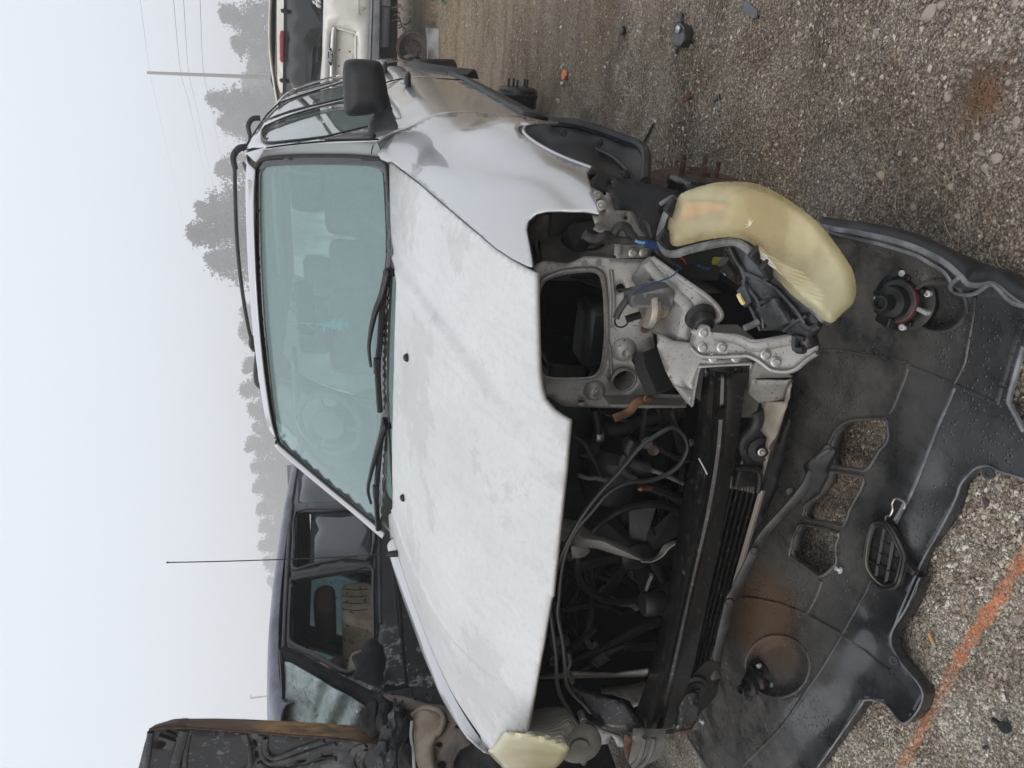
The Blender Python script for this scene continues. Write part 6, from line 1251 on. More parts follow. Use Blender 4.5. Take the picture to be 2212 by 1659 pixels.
plate('windscreen', _wl + [], lambda x, y: at(x, y, 'Y', _wf(x, y) + .012 * math.sin(x * .11 + y * .05) * (x > 680)), _crack(), BV, th=.006, step=9, smooth=40)
obj('windscreen', [(-1.95, 1.20, 1.46), (-2.85, 1.22, 1.46), (-3.05, .95, 1.03), (-1.75, .92, 1.03)], [(0, 1, 2, 3)], bpy.data.materials['burnt_laminated_glass'], BV, sol=.006, smooth=0)
plate('burnt_pillar', L('D', '1030,868 1050,880 1130,915 1250,985 1430,1085 1560,1155 1640,1182 1700,1230 1660,1330 1620,1300 1560,1232 1500,1194 1380,1130 1250,1052 1100,964 1058,950 1040,940'), ('Y', [(600, 1400, 1.44), (640, 1440, 1.36), (740, 1490, 1.20), (800, 1510, 1.08), (815, 1550, 1.0), (780, 1520, 1.13)]), CHAR, BV, th=.03, step=10, bev=.004)
tube('roof_edge_trim', [at(p[0], p[1], 'Y', v) for p, v in zip(L('D', '1032,868 1040,960 1048,1100 1054,1340'), (1.44, 1.40, 1.37, 1.34))], .010, BLACKP, BV, seg=6)
# melted mirror
_mm = dome(L('D', '1640,792 1690,830 1722,890 1725,960 1705,1010 1722,1050 1700,1100 1650,1112 1560,1080 1505,1060 1520,1000 1515,930 1550,880 1600,830'), ('X', -1.36), .05, CHAR, BV, 'melted_mirror', step=7, rim=22, back=.05)
for v in _mm.data.vertices: v.co += Vector((.5, 1, 1)) * .018 * mnoise.noise(v.co * 16) + Vector((.3, .3, .3)) * .008 * mnoise.noise(v.co * 45)
for s_, r in (('1730,1130 1790,1150 1880,1125', .02),): tube('charred_edge', [bm_(.0)(*p[:2]) for p in L('D', s_)], r, CHAR, BV, seg=6)
# raised hood: rusty side flange + blackened, pressed underside
def hY(x, y): return .98 - (860 - x) / 560 * .10
def _rusth():
    m = MN('heat_rusted_steel'); st = m.map((2, 2, .6)); c = m.mix(m.ramp(m.noise(5, 7, .65, co=st), [(.40, 0.0), (.62, 1.0)]), c8(84, 74, 68), c8(112, 82, 56)); xx = m.n('ShaderNodeSeparateXYZ'); m.l(m.co, xx.inputs[0])
    band = m.math('MULTIPLY', m.ramp(m.math('MULTIPLY_ADD', xx.outputs[2], .4, m.math('MULTIPLY', m.noise(7, 5, .6), .06)), [(.49, 0.0), (.53, 1.0), (.63, 1.0), (.68, 0.0)]), m.ramp(m.noise(6, 6, .7, co=m.map((3, 3, .8))), [(.42, 0.0), (.56, 1.0)]))
    c = m.mix(band, c, c8(158, 128, 82)); c = m.mix(m.math('MULTIPLY', band, m.ramp(m.noise(12, 6, .7), [(.55, 0.0), (.62, 1.0)])), c, c8(142, 86, 42)); m.set(col=c, rough=.6, metal=.3); m.bump(m.noise(60, 6, .7), .3, .002); return m.m
RH = _rusth()
fl = L('D', '320,1335 345,1332 600,1330 800,1335 1000,1345 1400,1368 1800,1400 1832,1440 1810,1520 1700,1508 1400,1462 1100,1440 700,1408 400,1392 250,1392 170,1398 160,1400 200,1372')
H1 = plate('hood_flange', fl, ('Y', [(374, 1553, .99), (330, 1575, .90), (860, 1575, .93), (860, 1614, .86), (600, 1552, 1.0), (600, 1580, .92), (840, 1590, .90)]), RH, BV, th=.006, step=12, smooth=60)
_us = [(330, 1575, .90), (300, 1660, .90), (600, 1580, .90), (600, 1700, .92), (860, 1614, .84), (860, 1720, .86), (310, 1800, .92), (860, 1800, .88)]
UND = basic('soot_blackened_panel', gray(.010, (.95, 1, 1.08)), .45, .3, gray(.075, (1, 1, .98)), 7, .56, .66, bump=.4, bs=40, speck=gray(.12), sss=50)
_uf = tps(_us)
def onu(p, dy=0): return at(p[0], p[1], 'Y', _uf(p[0], p[1]) + dy)
und = L('D', '160,1402 250,1394 400,1394 700,1411 1100,1443 1400,1465 1700,1511 1810,1522 1820,1700 1820,2600 20,2600 60,1800 90,1659 130,1500')
HUH = [cr(L('D', '240,1478 260,1482 272,1500 262,1520 240,1528 220,1520 212,1500 222,1484'), 2, True), L('D', '848,1468 862,1466 875,1490 880,1515 868,1518 852,1500'), L('D', '862,1545 878,1545 890,1575 888,1592 872,1590 864,1570'), L('D', '1310,1575 1370,1570 1382,1578 1375,1588 1320,1592 1308,1585'), L('D', '1142,1612 1200,1604 1205,1614 1190,1624 1150,1630')]
H2 = plate('hood_inner_panel', und, lambda x, y: onu((x, y)), UND, H1, holes=HUH, th=.004, step=16)
plate('hood_outer_skin', und, lambda x, y: onu((x, y), .035), RH, H1, th=.003, step=40)
for s_, r in (('395,1400 370,1500 340,1600 330,1700', .022), ('790,1430 815,1500 830,1580 825,1650 760,1700', .012), ('935,1460 930,1520 945,1570 990,1592 1050,1580 1200,1520 1320,1480', .012), ('905,1440 900,1520 920,1590 960,1625 1040,1620 1250,1550 1400,1500', .012), ('440,1400 410,1500 390,1700', .010), ('170,1420 155,1550 130,1700', .012), ('1540,1700 1500,1620 1530,1540 1600,1510', .016), ('1600,1700 1570,1620 1600,1540', .010), ('890,1620 1000,1680 1200,1650 1400,1600', .012)):
    tube('pressed_rib', [onu(p, -.004) for p in L('D', s_)], r, UND, H1, seg=8, flat=.6, nrm=(0, 1, 0), sub=6)
for s_ in ('230,1440 340,1478', '270,1408 350,1446', '350,1395 385,1415'): tube('pressed_slot', [onu(p, -.002) for p in L('D', s_)], .006, DARKIN, H1, seg=6, sub=1)
tube('rust_edge', [at(p[0], p[1], 'Y', v) for p, v in zip(L('D', '165,1400 400,1392 700,1410 1100,1441 1400,1463 1700,1510 1812,1522'), (.895, .895, .895, .89, .88, .85, .835))], .004, RUST, H1, seg=6)
tube('hood_hinge', [at(p[0], p[1], 'Y', .88) for p in L('D', '1700,1525 1780,1570 1850,1610 1830,1640')], .014, UND, H1, seg=6)
# scorched engine bay: inner wing, strut tower, hinges
INN = basic('heat_browned_steel', c8(86, 74, 62), .55, .3, c8(40, 34, 30), 6, .42, .62, bump=.4, bs=40); PALEB = basic('ash_tan_steel', c8(124, 114, 98), .55, .3, c8(84, 64, 46), 8, .42, .66, bump=.3)
IW = [(830, 1480, .98), (830, 1560, .86), (970, 1480, .80), (1050, 1560, .55), (880, 1660, .62), (1060, 1700, .40), (960, 1600, .62)]
plate('inner_wing', L('D', '1650,1170 1870,1130 2160,1130 2300,1250') + L('E', '560,1330 640,1450 760,1560 830,1620 1000,1700 1000,1900') + L('D', '1880,1900 1880,1650 1850,1500 1850,1400 1700,1350 1690,1250'), ('Y', IW), CHAR, BV, th=.01, step=16)
_if = tps(IW)
def oni(p, dy=0): return at(p[0], p[1], 'Y', _if(p[0], p[1]) + dy)
def ipl(name, fr, s_, dy, mat, holes=(), th=.006): return plate(name, L(fr, s_), lambda x, y: oni((x, y), dy), mat, BV, holes=holes, th=th, step=12)
ipl('wing_rail', 'E', '60,1170 180,1180 250,1200 340,1230 440,1240 490,1260 530,1310 640,1450 560,1380 450,1330 300,1290 150,1260 60,1240', -.02, INN, [ell(*L('E', '415,1282')[0], 5, 4, 10)])
stw = ipl('strut_tower', 'E', '255,1300 330,1270 420,1285 450,1320 440,1380 400,1430 370,1500 375,1600 400,1690 300,1700 270,1600 255,1450', -.035, PALEB, (), .03)
ipl('wing_plate', 'E', '420,1420 500,1350 560,1370 600,1430 640,1500 560,1540 520,1620 530,1700 400,1700 385,1600 400,1500', -.02, INN, [ell(*L('E', '550,1382')[0], 6, 5, 12), ell(*L('E', '425,1502')[0], 8, 6, 12), ell(*L('E', '442,1638')[0], 11, 9, 14)])
tube('pressed_ridge', [oni(p, -.03) for p in L('E', '250,1310 320,1262 410,1272 455,1320 445,1385 410,1440')], .010, PALEB, BV, seg=8)
for s_ in ('130,1200 140,1230 165,1235 185,1210', '340,1170 350,1195 375,1200 385,1175', '240,1130 245,1180 270,1200'): tube('wire_hook', [oni(p, -.04) for p in L('E', s_)], .006, CHAR, BV, seg=6)
tube('peeling_edge', [oni(p, -.03) for p in L('E', '245,1350 240,1450 255,1560 262,1680')], .006, basic('ash_white', gray(.4)), BV, seg=6)
def lump(p, r, mat, sd_):
    bm = bmesh.new(); bmesh.ops.create_icosphere(bm, subdivisions=3, radius=1)
    for v in bm.verts: v.co *= 1 + .35 * mnoise.noise(v.co * 1.6 + Vector((sd_, 0, 0))) + .22 * mnoise.noise(v.co * 4.5 + Vector((0, sd_, 0)))
    V = np.array([v.co for v in bm.verts]) * np.array(r) + p; Fc = [tuple(v.index for v in f.verts) for f in bm.faces]; bm.free(); return obj('charred_debris', V, Fc, mat, BV, smooth=50)
for k, s_ in enumerate('1680,1270 1740,1330 1700,1400 1790,1260 1640,1340 1800,1380 1840,1470 1760,1480 1860,1560 1800,1600'.split()):
    p = L('D', s_)[0]; lump(at(p[0], p[1], 'Y', .98 - .02 * k), (.07 + .02 * RS.rand(), .05, .035 + .02 * RS.rand()), CHAR, k * 3.1)
for k, s_ in enumerate('60,1330 140,1360 190,1430 90,1450 150,1540 60,1580 200,1600 120,1650'.split()):
    p = L('E', s_)[0]; lump(oni(p, -.02), (.06, .05, .03), [CHAR, UND][k % 2], 40 + k * 2.7)
for s_ in ('1690,1180 1760,1230 1850,1240 1950,1200', '1700,1300 1800,1330 1900,1310', '1850,1400 1900,1480 1890,1600'): tube('burnt_cable', [at(p[0], p[1], 'Y', .88) for p in L('D', s_)], .008, CHAR, BV, seg=6)
for k in range(9):
    p = L('D', '1590,1320 1700,1300')[0]; a0_ = np.array(at(790 + 3 * RS.randn(), 1545 + 8 * RS.randn(), 'Y', 1.02)); tube('ash_flake', [a0_, a0_ + np.array((.02, .0, .03)) * RS.rand() + .01 * RS.randn(3)], .006, basic('ash_white_flake', gray(.5)) if k == 0 else bpy.data.materials['ash_white_flake'], BV, seg=5, sub=1)
box('front_wing_inner', (-1.75, .45, .40), (.5, .9, .5), CHAR, BV, bev=.02)
# ================================================================== white suv behind
EX = thing('suv', 'white suv seen from behind, its tailgate badge and high red brake light showing', 'suv', (.75, 9.2, 0)); EY = 8.5
WHP = basic('white_paint', c8(218, 217, 212), .3, 0, c8(204, 201, 194), 3, coat=.5); CHR = basic('chrome_bar', gray(.75), .15, .9)
EXC = float(at(760, 118, 'Y', EY)[0])
def ex(name, s_, mat, dy=0, th=.02, k='W', par=None, holes=(), **kw): return plate(name, L(k, s_), ('Y', EY + dy), mat, par or EX, th=th, step=30, holes=holes, **kw)
ex('roof_edge', '292,-700 300,-200 295,300 300,600 305,900 315,1040 360,1020 370,300 375,-200 375,-700', WHP, 0, .3, bev=.01)
ex('rear_glass', '375,-700 375,300 362,1100 350,1400 770,1400 800,600 808,0 815,-700', DARKG, .012, .01)
box('dark_backing', (EXC, EY + .10, 1.35), (1.7, .02, .72), basic('dark_backing_sheet', gray(.03), .8), EX)  # added dark board behind the glass: hides what lies beyond, keeps it evenly dark
REC = cr(L('W', '900,300 945,296 1050,318 1130,350 1170,400 1172,500 1165,900 1160,1250 880,1250 880,500'), 1, True)
ex('tailgate_panel', '808,-700 812,0 800,600 778,880 775,1400 1290,1400 1310,640 1330,300 1340,0 1345,-700', WHP, -.02, .03, holes=[REC])
ex('plate_recess', '890,290 1200,290 1200,1260 870,1260', WHP, .03, .01)
for z0, z1 in (((945, 305), (1160, 360)), ((1168, 400), (1165, 1250))): tube('recess_lip', [at(p[0] * .1953 + 540, p[1] * .1953, 'Y', EY - .02) for p in (z0, ((z0[0] + z1[0]) / 2, (z0[1] + z1[1]) / 2), z1)], .014, WHP, EX)
BAR = ex('handle_bar', '905,300 930,296 955,302 935,840 930,1200 875,1200 885,600 895,400', CHR, -.045, .03, bev=.004)
ovc = L('W', '886,630')[0]; OVP = at(ovc[0], ovc[1], 'Y', EY - .075)
def oval(rx, rz, y, mat, nm): return obj(nm, [OVP + np.array((rx * math.cos(t), y, rz * math.sin(t))) for t in [2 * PI * i / 32 for i in range(32)]] , [tuple(range(32))], mat, BAR, sol=.012, face=True)
oval(.098, .034, 0, CHR, 'emblem_rim'); oval(.091, .029, -.004, basic('dark_green_blue_enamel', c8(30, 48, 58), .25), 'emblem_field')
def text(body, P, size, mat, par, shear=0, ext=.002, name='lettering', rot=0):
    cu = bpy.data.curves.new(name, 'FONT'); cu.body = body; cu.size = size; cu.shear = shear; cu.extrude = ext; cu.align_x = 'CENTER'; cu.align_y = 'CENTER'; cu.materials.append(mat)
    t_ = bpy.data.objects.new(name, cu); COL.objects.link(t_); bpy.context.view_layer.update(); me = bpy.data.meshes.new_from_object(t_.evaluated_get(bpy.context.evaluated_depsgraph_get())); bpy.data.objects.remove(t_)
    o = bpy.data.objects.new(name, me); COL.objects.link(o); o.parent = par; o.location = Vector(P) - base_of(par); o.rotation_euler = (PI / 2, rot, 0); return o
text('Ford', OVP + np.array((0, -.020, -.003)), .062, basic('white_script', gray(.8)), BAR, .45, .002); 
p_ = L('W', '1208,75')[0]; NMM = basic('badge_brown', c8(96, 76, 66), .5); text('EXPEDITION', at(p_[0], p_[1], 'Y', EY - .045), .030, NMM, EX); p_ = L('W', '1262,92')[0]
V1 = [at(*L('W', s_)[0], 'Y', EY - .045) for s_ in ('1245,70 1250,75 1285,92 1250,110 1245,115 1262,92'.split())]; tube('badge_mark', V1, .003, NMM, EX, sub=1)
for s_ in ('990,552', '1104,572', '985,728'): lathe('plate_hole', at(*L('W', s_)[0], 'Y', EY + .026), (0, -1, 0), [(.010, -.002), (.010, .002), (.002, .001)], DARKIN, EX, seg=12)
ex('brake_light', '335,345 355,338 372,342 372,500 365,690 345,690 328,660 326,400', basic('red_lens', c8(150, 36, 44), .25, coat=.4), -.03, .03, bev=.004)
for s_ in ('340,100 370,96 425,108 435,128 425,150 380,150 345,138 338,115', '330,870 360,868 405,882 415,900 405,922 365,920 330,905 324,885'): ex('glass_hinge', s_, BLACKP, -.02, .02, bev=.004)
tube('roof_crossbar', [at(*L('W', s_)[0], 'Y', EY + .35) for s_ in ('262,-600 266,0 262,400 255,700 250,880'.split())], .022, BLACKP, EX); tube('crossbar_foot', [at(*L('W', s_)[0], 'Y', EY + .35) for s_ in ('250,870 268,930 300,985'.split())], .03, BLACKP, EX)
tube('rear_wiper', [at(*L('W', s_)[0], 'Y', EY - .03) for s_ in ('700,512 690,600 690,700 680,800 672,900'.split())], .016, BLACKP, EX); ex('wiper_motor_cover', '735,530 770,540 772,680 725,672', BLACKP, -.015, .02, bev=.004)
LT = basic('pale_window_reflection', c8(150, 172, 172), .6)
ex('painted_reflection', '512,60 520,140 560,190 650,205 662,268 605,240 605,325 580,330 578,255 525,265 505,190', LT, .06, .01); ex('painted_reflection', '580,355 640,385 655,430 665,560 655,640 600,610 540,608 515,500 505,430 570,445', LT, .06, .01)  # pale cut-outs behind the glass, painted in place of reflections and see-through light
SNV = basic('torn_white_sticker', gray(.75), .5)
for k in range(9):
    p = L('W', f'{735 + 65 * RS.rand():.0f},{10 + 125 * RS.rand():.0f}')[0]; c = at(p[0], p[1], 'Y', EY - .004); V = c + np.array([(0, 0, 0), (.03, 0, .01), (.035, 0, .04), (.01, -.006, .03)]) * (.6 + RS.rand()); obj('sticker_remnant', V, [(0, 1, 2, 3)], SNV, EX, sol=.002, face=True)
ex('rear_bumper', '1345,-700 1340,0 1315,640 1320,900 1300,1400 1440,1400 1430,700 1440,0 1440,-700', basic('silver_grey_bumper', c8(128, 132, 138), .4, .2, c8(104, 108, 114), 6), -.10, .12, bev=.01)
tube('bumper_groove', [at(*L('W', s_)[0], 'Y', EY - .105) for s_ in ('1360,-700 1358,0 1338,640 1335,1300'.split())], .006, DARKIN, EX)
ex('lower_valance', '1440,-700 1440,60 1555,70 1545,-700', basic('grey_valance', c8(110, 112, 116), .6), -.04, .06); ex('lower_valance', '1440,60 1555,70 1535,520 1440,520', basic('dark_valance', c8(74, 76, 82), .6), -.03, .05)
box('underbody', (EXC, EY + 2.3, .62), (1.75, 4.3, .3), CHAR, EX); box('rear_axle', (EXC, EY + .9, .45), (1.5, .12, .12), CHAR, EX, bev=.02)
patch('body_shell', [[(EXC - .72, EY + .02, 1.84), (EXC, EY - .02, 1.90), (EXC + .72, EY + .02, 1.84)], [(EXC - .72, EY + 3, 1.86), (EXC, EY + 3, 1.92), (EXC + .72, EY + 3, 1.86)]], WHP, EX, th=.02)
for sg in (-1, 1): patch('body_side', [[(EXC + sg * .74, EY + .05, 1.82), (EXC + sg * .76, EY + 3.0, 1.82)], [(EXC + sg * .95, EY + .05, 1.2), (EXC + sg * .97, EY + 4.6, 1.15)], [(EXC + sg * .98, EY + .05, .6), (EXC + sg * .98, EY + 4.6, .55)]], WHP, EX, th=.02)
for k in range(16):   # hanging shackles, straps and torn wires
    p = L('W', f'{1560 + 150 * RS.rand():.0f},{60 + 330 * RS.rand():.0f}')[0]; c = at(p[0], p[1], 'Y', EY + .1); tube('loose_bracket', [c, c + np.array((.02, 0, -.05)), c + np.array((.05 * RS.randn(), 0, -.09))], .008, [GREYSTEEL, GREYDIM, CHAR][k % 3], EX, seg=5)
# bare steel wheel under the tail, on a pale block
WH = thing('steel_wheel', 'bare rusty brown steel wheel standing under the tail of the white suv', 'wheel', tuple(at(893, 105, 'Y', EY - .15) * np.array((1, 1, 0))))
wc2 = at(893, 106, 'Y', EY - .15); BRW = basic('brown_rusted_wheel', c8(74, 62, 56), .7, .1, c8(52, 42, 38), 14, bump=.3)
lathe('rim', wc2, (0, -1, 0), [(.19, -.18), (.165, -.16), (.165, .0), (.185, .02), (.188, .03), (.170, .03), (.155, .01), (.150, -.06), (.10, -.075), (.085, -.055), (.045, -.055), (.043, -.075), (.01, -.075)], BRW, WH, seg=40)
for k in range(6): t = 2 * PI * k / 6; lathe('bolt_hole', wc2 + np.array((.067 * math.cos(t), .056, .067 * math.sin(t))), (0, -1, 0), [(.010, 0), (.010, .003), (.002, .002)], DARKIN, WH, seg=10)
CB = plate('concrete_block', [(923, 60), (948, 62), (948, 145), (925, 150)], ('Y', EY - .28), basic('pale_concrete', c8(150, 152, 152), .9, 0, c8(120, 120, 118), 8), None, th=.25, step=40, bev=.008)
tag(CB, 'pale concrete block on the ground under the rusty wheel', 'block')
# ================================================================== poles, wires, trees in the fog
def dp(x, y, D): return at(x, y, 'D', D * 2.2)
WOOD = basic('weathered_pole_wood', c8(110, 104, 98), .9)
p0 = dp(318, 157, 40); p1 = dp(600, 168, 40); pb = p1 + (p1 - p0) / (p0[2] - p1[2]) * p1[2]
UP_ = thing('utility_pole', 'tall wooden utility pole carrying four wires beyond the parked suvs', 'utility pole', (pb[0], pb[1], 0))
tube('pole_shaft', [p0, pb], lambda u: .17 + .09 * u, WOOD, UP_, sub=1, seg=10)
WR = [((302, -10, 26), (324, 158, 40), (343, 244, 52), (380, 410, 78), (410, 545, 100)), ((374, -10, 26), (391, 158, 40), (410, 228, 50), (433, 335, 68), (452, 425, 85)), ((396, -10, 26), (408, 158, 40), (424, 228, 50), (444, 326, 68), (463, 410, 84)), ((432, -10, 26), (440, 158, 40), (456, 228, 50), (474, 326, 66), (480, 360, 72))]
for k, w in enumerate(WR):
    o = tube('power_line', [dp(*q) for q in w], .014 if k == 0 else .024, BLACKP, None, seg=5, sub=8)
    tag(o, ['faint topmost power line running from the tip of the tall pole', 'second power line from the top on the tall pole', 'third power line from the top, just above the lowest one', 'lowest power line on the tall pole'][k], 'power line', 'power lines on the tall pole')
    c = dp(*w[1]); lathe('insulator', c + np.array((0, -.12, -.02)), (0, 0, 1), [(.03, -.06), (.05, -.03), (.03, 0), (.05, .03), (.03, .06)], WOOD, UP_, seg=10)
for s_ in ('1690,495 1730,480 1800,485', '1700,500 1730,520 1800,518'):
    pts = [dp(float(a) * .3255 + 0, float(b) * .3255, 40) for a, b in (t.split(',') for t in s_.split())]; tube('guy_cable', pts, .035, WOOD, UP_, seg=5)
q0 = dp(541, 1508, 70); q1 = dp(592, 1502, 70); qb = q1 + (q1 - q0) / (q0[2] - q1[2]) * q1[2]
FP = thing('utility_pole', 'faint short pole with a side arm far off over the burnt suv roof', 'utility pole', (qb[0], qb[1], 0)); tube('pole_shaft', [q0, qb], .17, WOOD, FP, sub=1)
tube('side_arm', [dp(586, 1502, 70), dp(585, 1494, 70), dp(579, 1489, 70)], .08, WOOD, FP); tube('side_arm', [dp(541, 1508, 70), dp(542, 1500, 70)], .08, WOOD, FP)
LEAF = [basic('pine_needles_dark', c8(52, 60, 48), .9, 0, c8(38, 46, 36), 3), basic('pine_needles_grey', c8(62, 66, 54), .9, 0, c8(44, 50, 42), 3)]
BARK = basic('bark', c8(72, 66, 60), .95)
def pinemesh(seed, H=10.0, W=2.6, crown=.35):
    rs = np.random.RandomState(seed); V = []; Fc = []; ms = []
    ms.append(tubemesh([(0, 0, 0), (.1 * rs.randn(), .1 * rs.randn(), H * .5), (.15 * rs.randn(), .15 * rs.randn(), H * .97)], lambda u: .17 * (1 - u) + .03, 6, 4))
    nl = 46; tips = []
    for i in range(nl):
        h = H * (crown + (1 - crown) * (i / nl) ** .9); rr = W * (1 - ((h / H - crown) / (1 - crown)) ** 1.7) * (.45 + .75 * rs.rand()) + .25; a = rs.uniform(0, 2 * PI); e = np.array((rr * math.cos(a), rr * math.sin(a), h + rr * (.15 + .4 * rs.rand())))
        ms.append(tubemesh([(0, 0, h), e * np.array((.5, .5, 1)) - np.array((0, 0, .1)), e], lambda u: .045 * (1 - u) + .012, 4, 2)); 
        for k in range(3): tips.append((np.array((0, 0, h)) * (1 - .45 - .25 * k * .9) + e * (.45 + .25 * k * .9), rr))
    T = merge(*ms); P = []
    for c, rr in tips:
        n = 40; P.append(c + rs.randn(n, 3) * np.array((.32, .32, .18)) * (.7 + .3 * rr))
    P = np.concatenate(P); n = len(P); s = .06 + .10 * rs.rand(n); A = rs.randn(n, 3); A /= np.linalg.norm(A, axis=1)[:, None]; B = np.cross(A, rs.randn(n, 3)); B /= np.linalg.norm(B, axis=1)[:, None]
    LV = np.stack([P - A * s[:, None], P + B * s[:, None] * .7, P + A * s[:, None], P - B * s[:, None] * .7], 1).reshape(-1, 3); LF = np.arange(n * 4).reshape(-1, 4)
    return T, (LV, LF)
def baremesh(seed, H=9.0):
    rs = np.random.RandomState(seed); ms = []
    def br(p, d, l, r, dep):
        q = p + d * l; m_ = (p + q) / 2 + rs.randn(3) * l * .05; ms.append(tubemesh([p, m_, q], lambda u: r * (1 - .4 * u), 4 if dep > 1 else 3, 2, caps=False))
        if dep == 0: return
        for k in range(3 if dep > 1 else 4):
            nd = d + rs.randn(3) * .38 + np.array((0, 0, .22)); nd /= np.linalg.norm(nd); br(p + d * l * (.45 + .55 * rs.rand()), nd, l * (.55 + .25 * rs.rand()), r * .6, dep - 1)
    br(np.zeros(3), np.array((0, 0, 1.)), H * .42, .16, 4); return merge(*ms)
def tomesh(name, VF, mat): 
    V, F_ = VF; me = bpy.data.meshes.new(name)
    if isinstance(F_, np.ndarray):
        o = fastmesh(name, V, F_, mat, False); me = o.data; bpy.data.objects.remove(o); return me
    me.from_pydata([tuple(v) for v in V], [], F_); me.materials.append(mat); return me
PM = []
for sd_, W_, cr_ in ((1, 2.3, .30), (2, 2.9, .42), (3, 1.8, .25), (4, 2.6, .5)):
    T_, Lf_ = pinemesh(sd_, 10, W_, cr_); PM.append((tomesh('trunk', T_, BARK), tomesh('crown', Lf_, LEAF[sd_ % 2])))
BM = [tomesh('branches', baremesh(s_), BARK) for s_ in (5, 6, 7)]
def tree(kind, x, y, D, lab, grp, wid=1.0, k=0):
    top = dp(x, y, D); Hh = top[2]
    t = thing('pine_tree' if kind == 'p' else 'bare_tree', lab, 'tree', (top[0], top[1], 0), grp); t.rotation_euler = (0, 0, (x * 3.7 + y) % 6.28)
    for nm, me in (('trunk', PM[k % 4][0]), ('crown', PM[k % 4][1])) if kind == 'p' else (('branches', BM[k % 3]),):
        o = bpy.data.objects.new(nm, me); COL.objects.link(o); o.parent = t; s_ = Hh / (10.0 if kind == 'p' else 10.2); o.scale = (s_ * wid, s_ * wid, s_)
        if nm == 'crown': o['label'] = 'dark needle crown fading into fog'
G1 = 'pine trees fading in the fog'; GL = 'bare leafless trees fading in the fog'
for i, (x, y, D, w, lab) in enumerate([(478, 32, 60, 1.0, 'tall pine above the right end of the white suv roof, nearest the frame edge'), (503, 92, 64, .95, 'pine over the middle of the white suv roof, right of the tall pole'), (452, 218, 62, .95, 'ragged topped pine just left of the tall pole'), (478, 262, 68, .8, 'lower pine between the ragged topped pine and the bare trees'),
    (468, 362, 66, .85, 'round topped pine above the front corner of the silver suv roof rack'), (428, 452, 58, .9, 'second tallest pine, right beside the tallest one'), (408, 508, 52, 1.0, 'tallest pine of the row, standing over the roof rack crossbar'), (452, 560, 60, .9, 'pine on the left flank of the tallest pine')]):
    tree('p', x, y, D, lab, G1, w, i)
for i, (x, y, D, lab) in enumerate([(512, 138, 66, 'bare tree close right of the tall pole, over the white suv'), (466, 296, 62, 'bare tree between two pines, above the silver suv side windows'), (484, 322, 66, 'lower bare tree leaning on the round topped pine'), (482, 628, 64, 'bare tree left of the tallest pines over the crossbar'), (470, 702, 56, 'broad bare tree over the left end of the crossbar'), (492, 752, 62, 'last bare tree before the long line of far pines')]):
    tree('b', x, y, D, lab, GL, 1.25, i)
FARL = 'far pine in the pale unbroken line of woods behind the yard'; FG = 'far pines in the line of woods'
rr_ = np.random.RandomState(5)
for i, (x, y, D) in enumerate([(528, 795, 74), (520, 842, 78), (541, 885, 82), (548, 925, 86), (533, 965, 84), (545, 1010, 88), (551, 1052, 92), (556, 1098, 94), (562, 1140, 98), (560, 1178, 98), (574, 1215, 104), (580, 1258, 108), (590, 1302, 112)]):
    tree('p', x, y, D, FARL, FG, .95, i + 1)
for i in range(34):
    y = -60 + i * 40 + 8 * rr_.randn(); x = (565 if y < 700 else 585 + (y - 700) * .03) + 8 * rr_.randn(); tree('p', x, y, 90 + 14 * rr_.rand() + max(0, y - 800) * .02, FARL, FG, 1.25, i)
for i in range(17):
    y = 150 + i * 38 + 8 * rr_.randn(); tree('p', 540 + 12 * rr_.randn(), y, 76 + 8 * rr_.rand(), FARL, FG, 1.3, i)
# ================================================================== small litter
BLK = basic('black_shard_plastic', gray(.02), .35)
def gplate(name, k, s_, lab, cat, mat, th=.004, h=.006, grp=None, hole=()):
    return tag(plate(name, L(k, s_), lambda x, y: onground(x, y) + np.array((0, 0, h)), mat, None, th=th, step=8, bev=.001), lab, cat, grp)
MP = thing('broken_trim', 'broken black car trim piece with a silver reflector, on the dirt beyond the headlight', 'car part', tuple(onground(*L('L', '1730,230')[0][:2])))
_mp = MP
def mp(name, s_, h, mat, th): return plate(name, L('L', s_), lambda x, y: onground(x, y) + np.array((0, 0, h)), mat, _mp, th=th, step=8, bev=.001)
mp('trim_strip', '1705,80 1725,95 1718,150 1712,220 1700,300 1685,362 1678,330 1690,240 1695,140', .012, BLK, .008); mp('trim_body', '1715,160 1760,160 1785,195 1782,270 1755,312 1715,318 1700,290', .035, BLK, .03); mp('silver_reflector', '1735,185 1752,172 1762,195 1752,225 1732,222', .042, basic('bright_foil', gray(.75), .2, .5), .004)
gplate('plastic_shard', 'M', '300,5 350,20 385,50 410,72 402,118 375,125 345,100 312,78', 'grey plastic shard lying flat near the frame edge among gravel', 'shard', basic('grey_shard', gray(.09), .5), .006, .01)
gplate('plastic_shard', 'L', '1905,660 1930,640 1965,625 1968,655 1930,672', 'small black shard in the dirt beside a pale round stone', 'shard', BLK, .006, .008)
gplate('plastic_shard', 'L', '1308,180 1330,178 1338,205 1328,235 1310,228', 'tiny black fragment on the far grey dirt', 'shard', BLK, .012, .015)
gplate('fallen_leaf', 'L', '1735,650 1765,595 1772,625 1790,640 1765,655 1772,680 1745,668 1715,675', 'small crumpled dark red leaf on the dirt', 'leaf', basic('dark_red_leaf', c8(88, 34, 34), .8), .001, .010)
gplate('orange_fragment', 'L', '935,470 950,465 955,500 945,530 930,525 928,500', 'bright orange plastic fragment on the ground beyond the fender', 'shard', basic('orange_plastic', c8(214, 120, 70), .5), .01, .02)
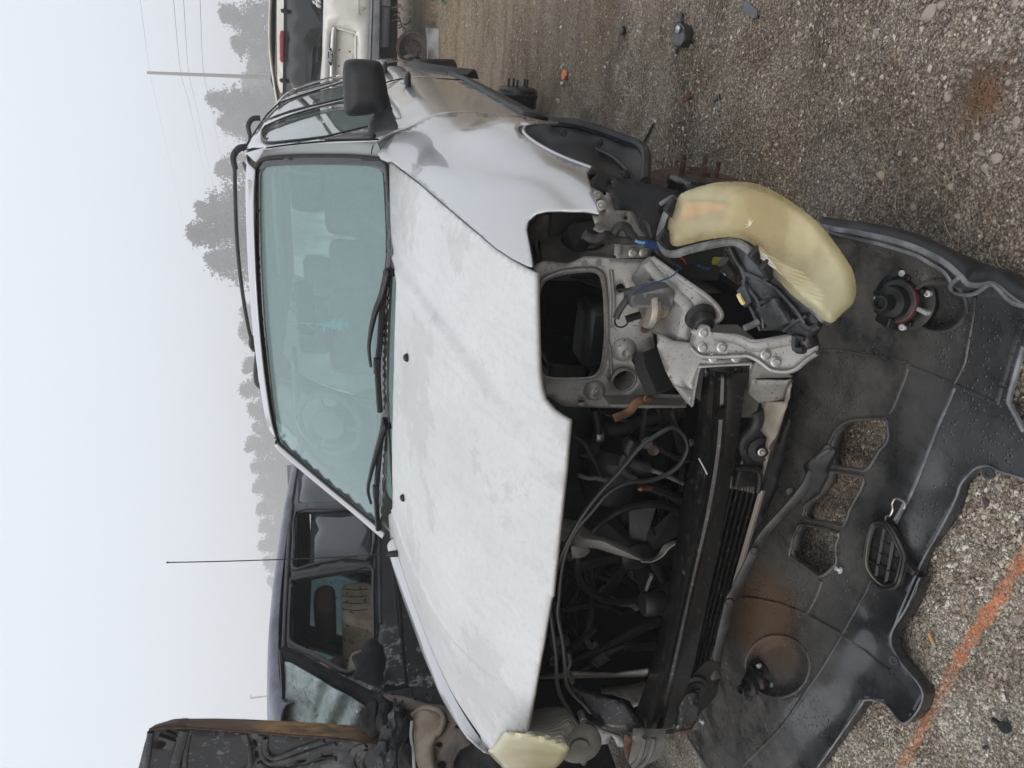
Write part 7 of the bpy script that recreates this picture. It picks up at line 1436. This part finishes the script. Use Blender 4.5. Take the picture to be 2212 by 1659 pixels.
gplate('white_fragment', 'L', '912,545 928,540 925,565 910,562', 'little white chip touching the orange fragment', 'shard', basic('white_chip', gray(.6), .6), .008, .012)
gplate('green_scrap', 'W', '2155,-20 2170,5 2185,30 2170,55 2155,25', 'bright green plastic scrap at the frame edge by the dry grass', 'shard', basic('green_scrap_plastic', c8(20, 110, 50), .5), .02, .03)
gplate('dark_scrap', 'N', '1605,1505 1630,1500 1640,1520 1625,1540 1605,1525', 'small flat black scrap on the pale gravel', 'shard', BLK, .003, .006)
gplate('dark_scrap', 'I', '1890,810 1915,815 1940,850 1930,870 1905,855', 'dark brown flat scrap on the gravel inside the bumper cutout', 'shard', basic('dark_brown_scrap', c8(70, 58, 58), .7), .003, .006)
ca, cb = onground(*L('N', '1238,738')[0][:2]) + np.array((0, 0, .006)), onground(*L('N', '1278,830')[0][:2]) + np.array((0, 0, .006)); cm_ = ca + (cb - ca) * .72
CG = thing('cigarette_butt', 'tan cigarette butt on the gravel beside the bumper cover', 'cigarette butt', tuple(ca)); tube('filter', [ca, cm_], .0038, basic('tan_filter', c8(196, 148, 84), .8), CG, sub=1, seg=10); tube('paper', [cm_, cb], .0037, basic('dirty_paper', c8(170, 162, 148), .9), CG, sub=1, seg=10)
PC = thing('push_pin_clip', 'black plastic trim clip lying on the gravel near the orange line', 'trim clip', tuple(onground(*L('N', '1765,1370')[0][:2]))); pc = onground(*L('N', '1765,1378')[0][:2]) + np.array((0, 0, .008))
lathe('clip_head', pc, (.5, -.3, .4), [(.011, -.002), (.011, .002), (.006, .003)], BLACKP, PC, seg=14); tube('clip_stem', [pc, pc + np.array((-.004, .022, .006))], .005, BLACKP, PC, sub=1)
ST = tube('twig', [onground(*q[:2]) + np.array((0, 0, .008)) for q in L('L', '1455,965 1480,920 1510,860 1530,825')], .005, basic('dark_twig', c8(60, 46, 38), .9), None); tag(ST, 'crooked dark twig on the dirt behind the mud guard', 'twig')
for _o in list(bpy.data.objects):
    if _o.type == 'EMPTY' and not _o.children: pass
bpy.context.view_layer.update()
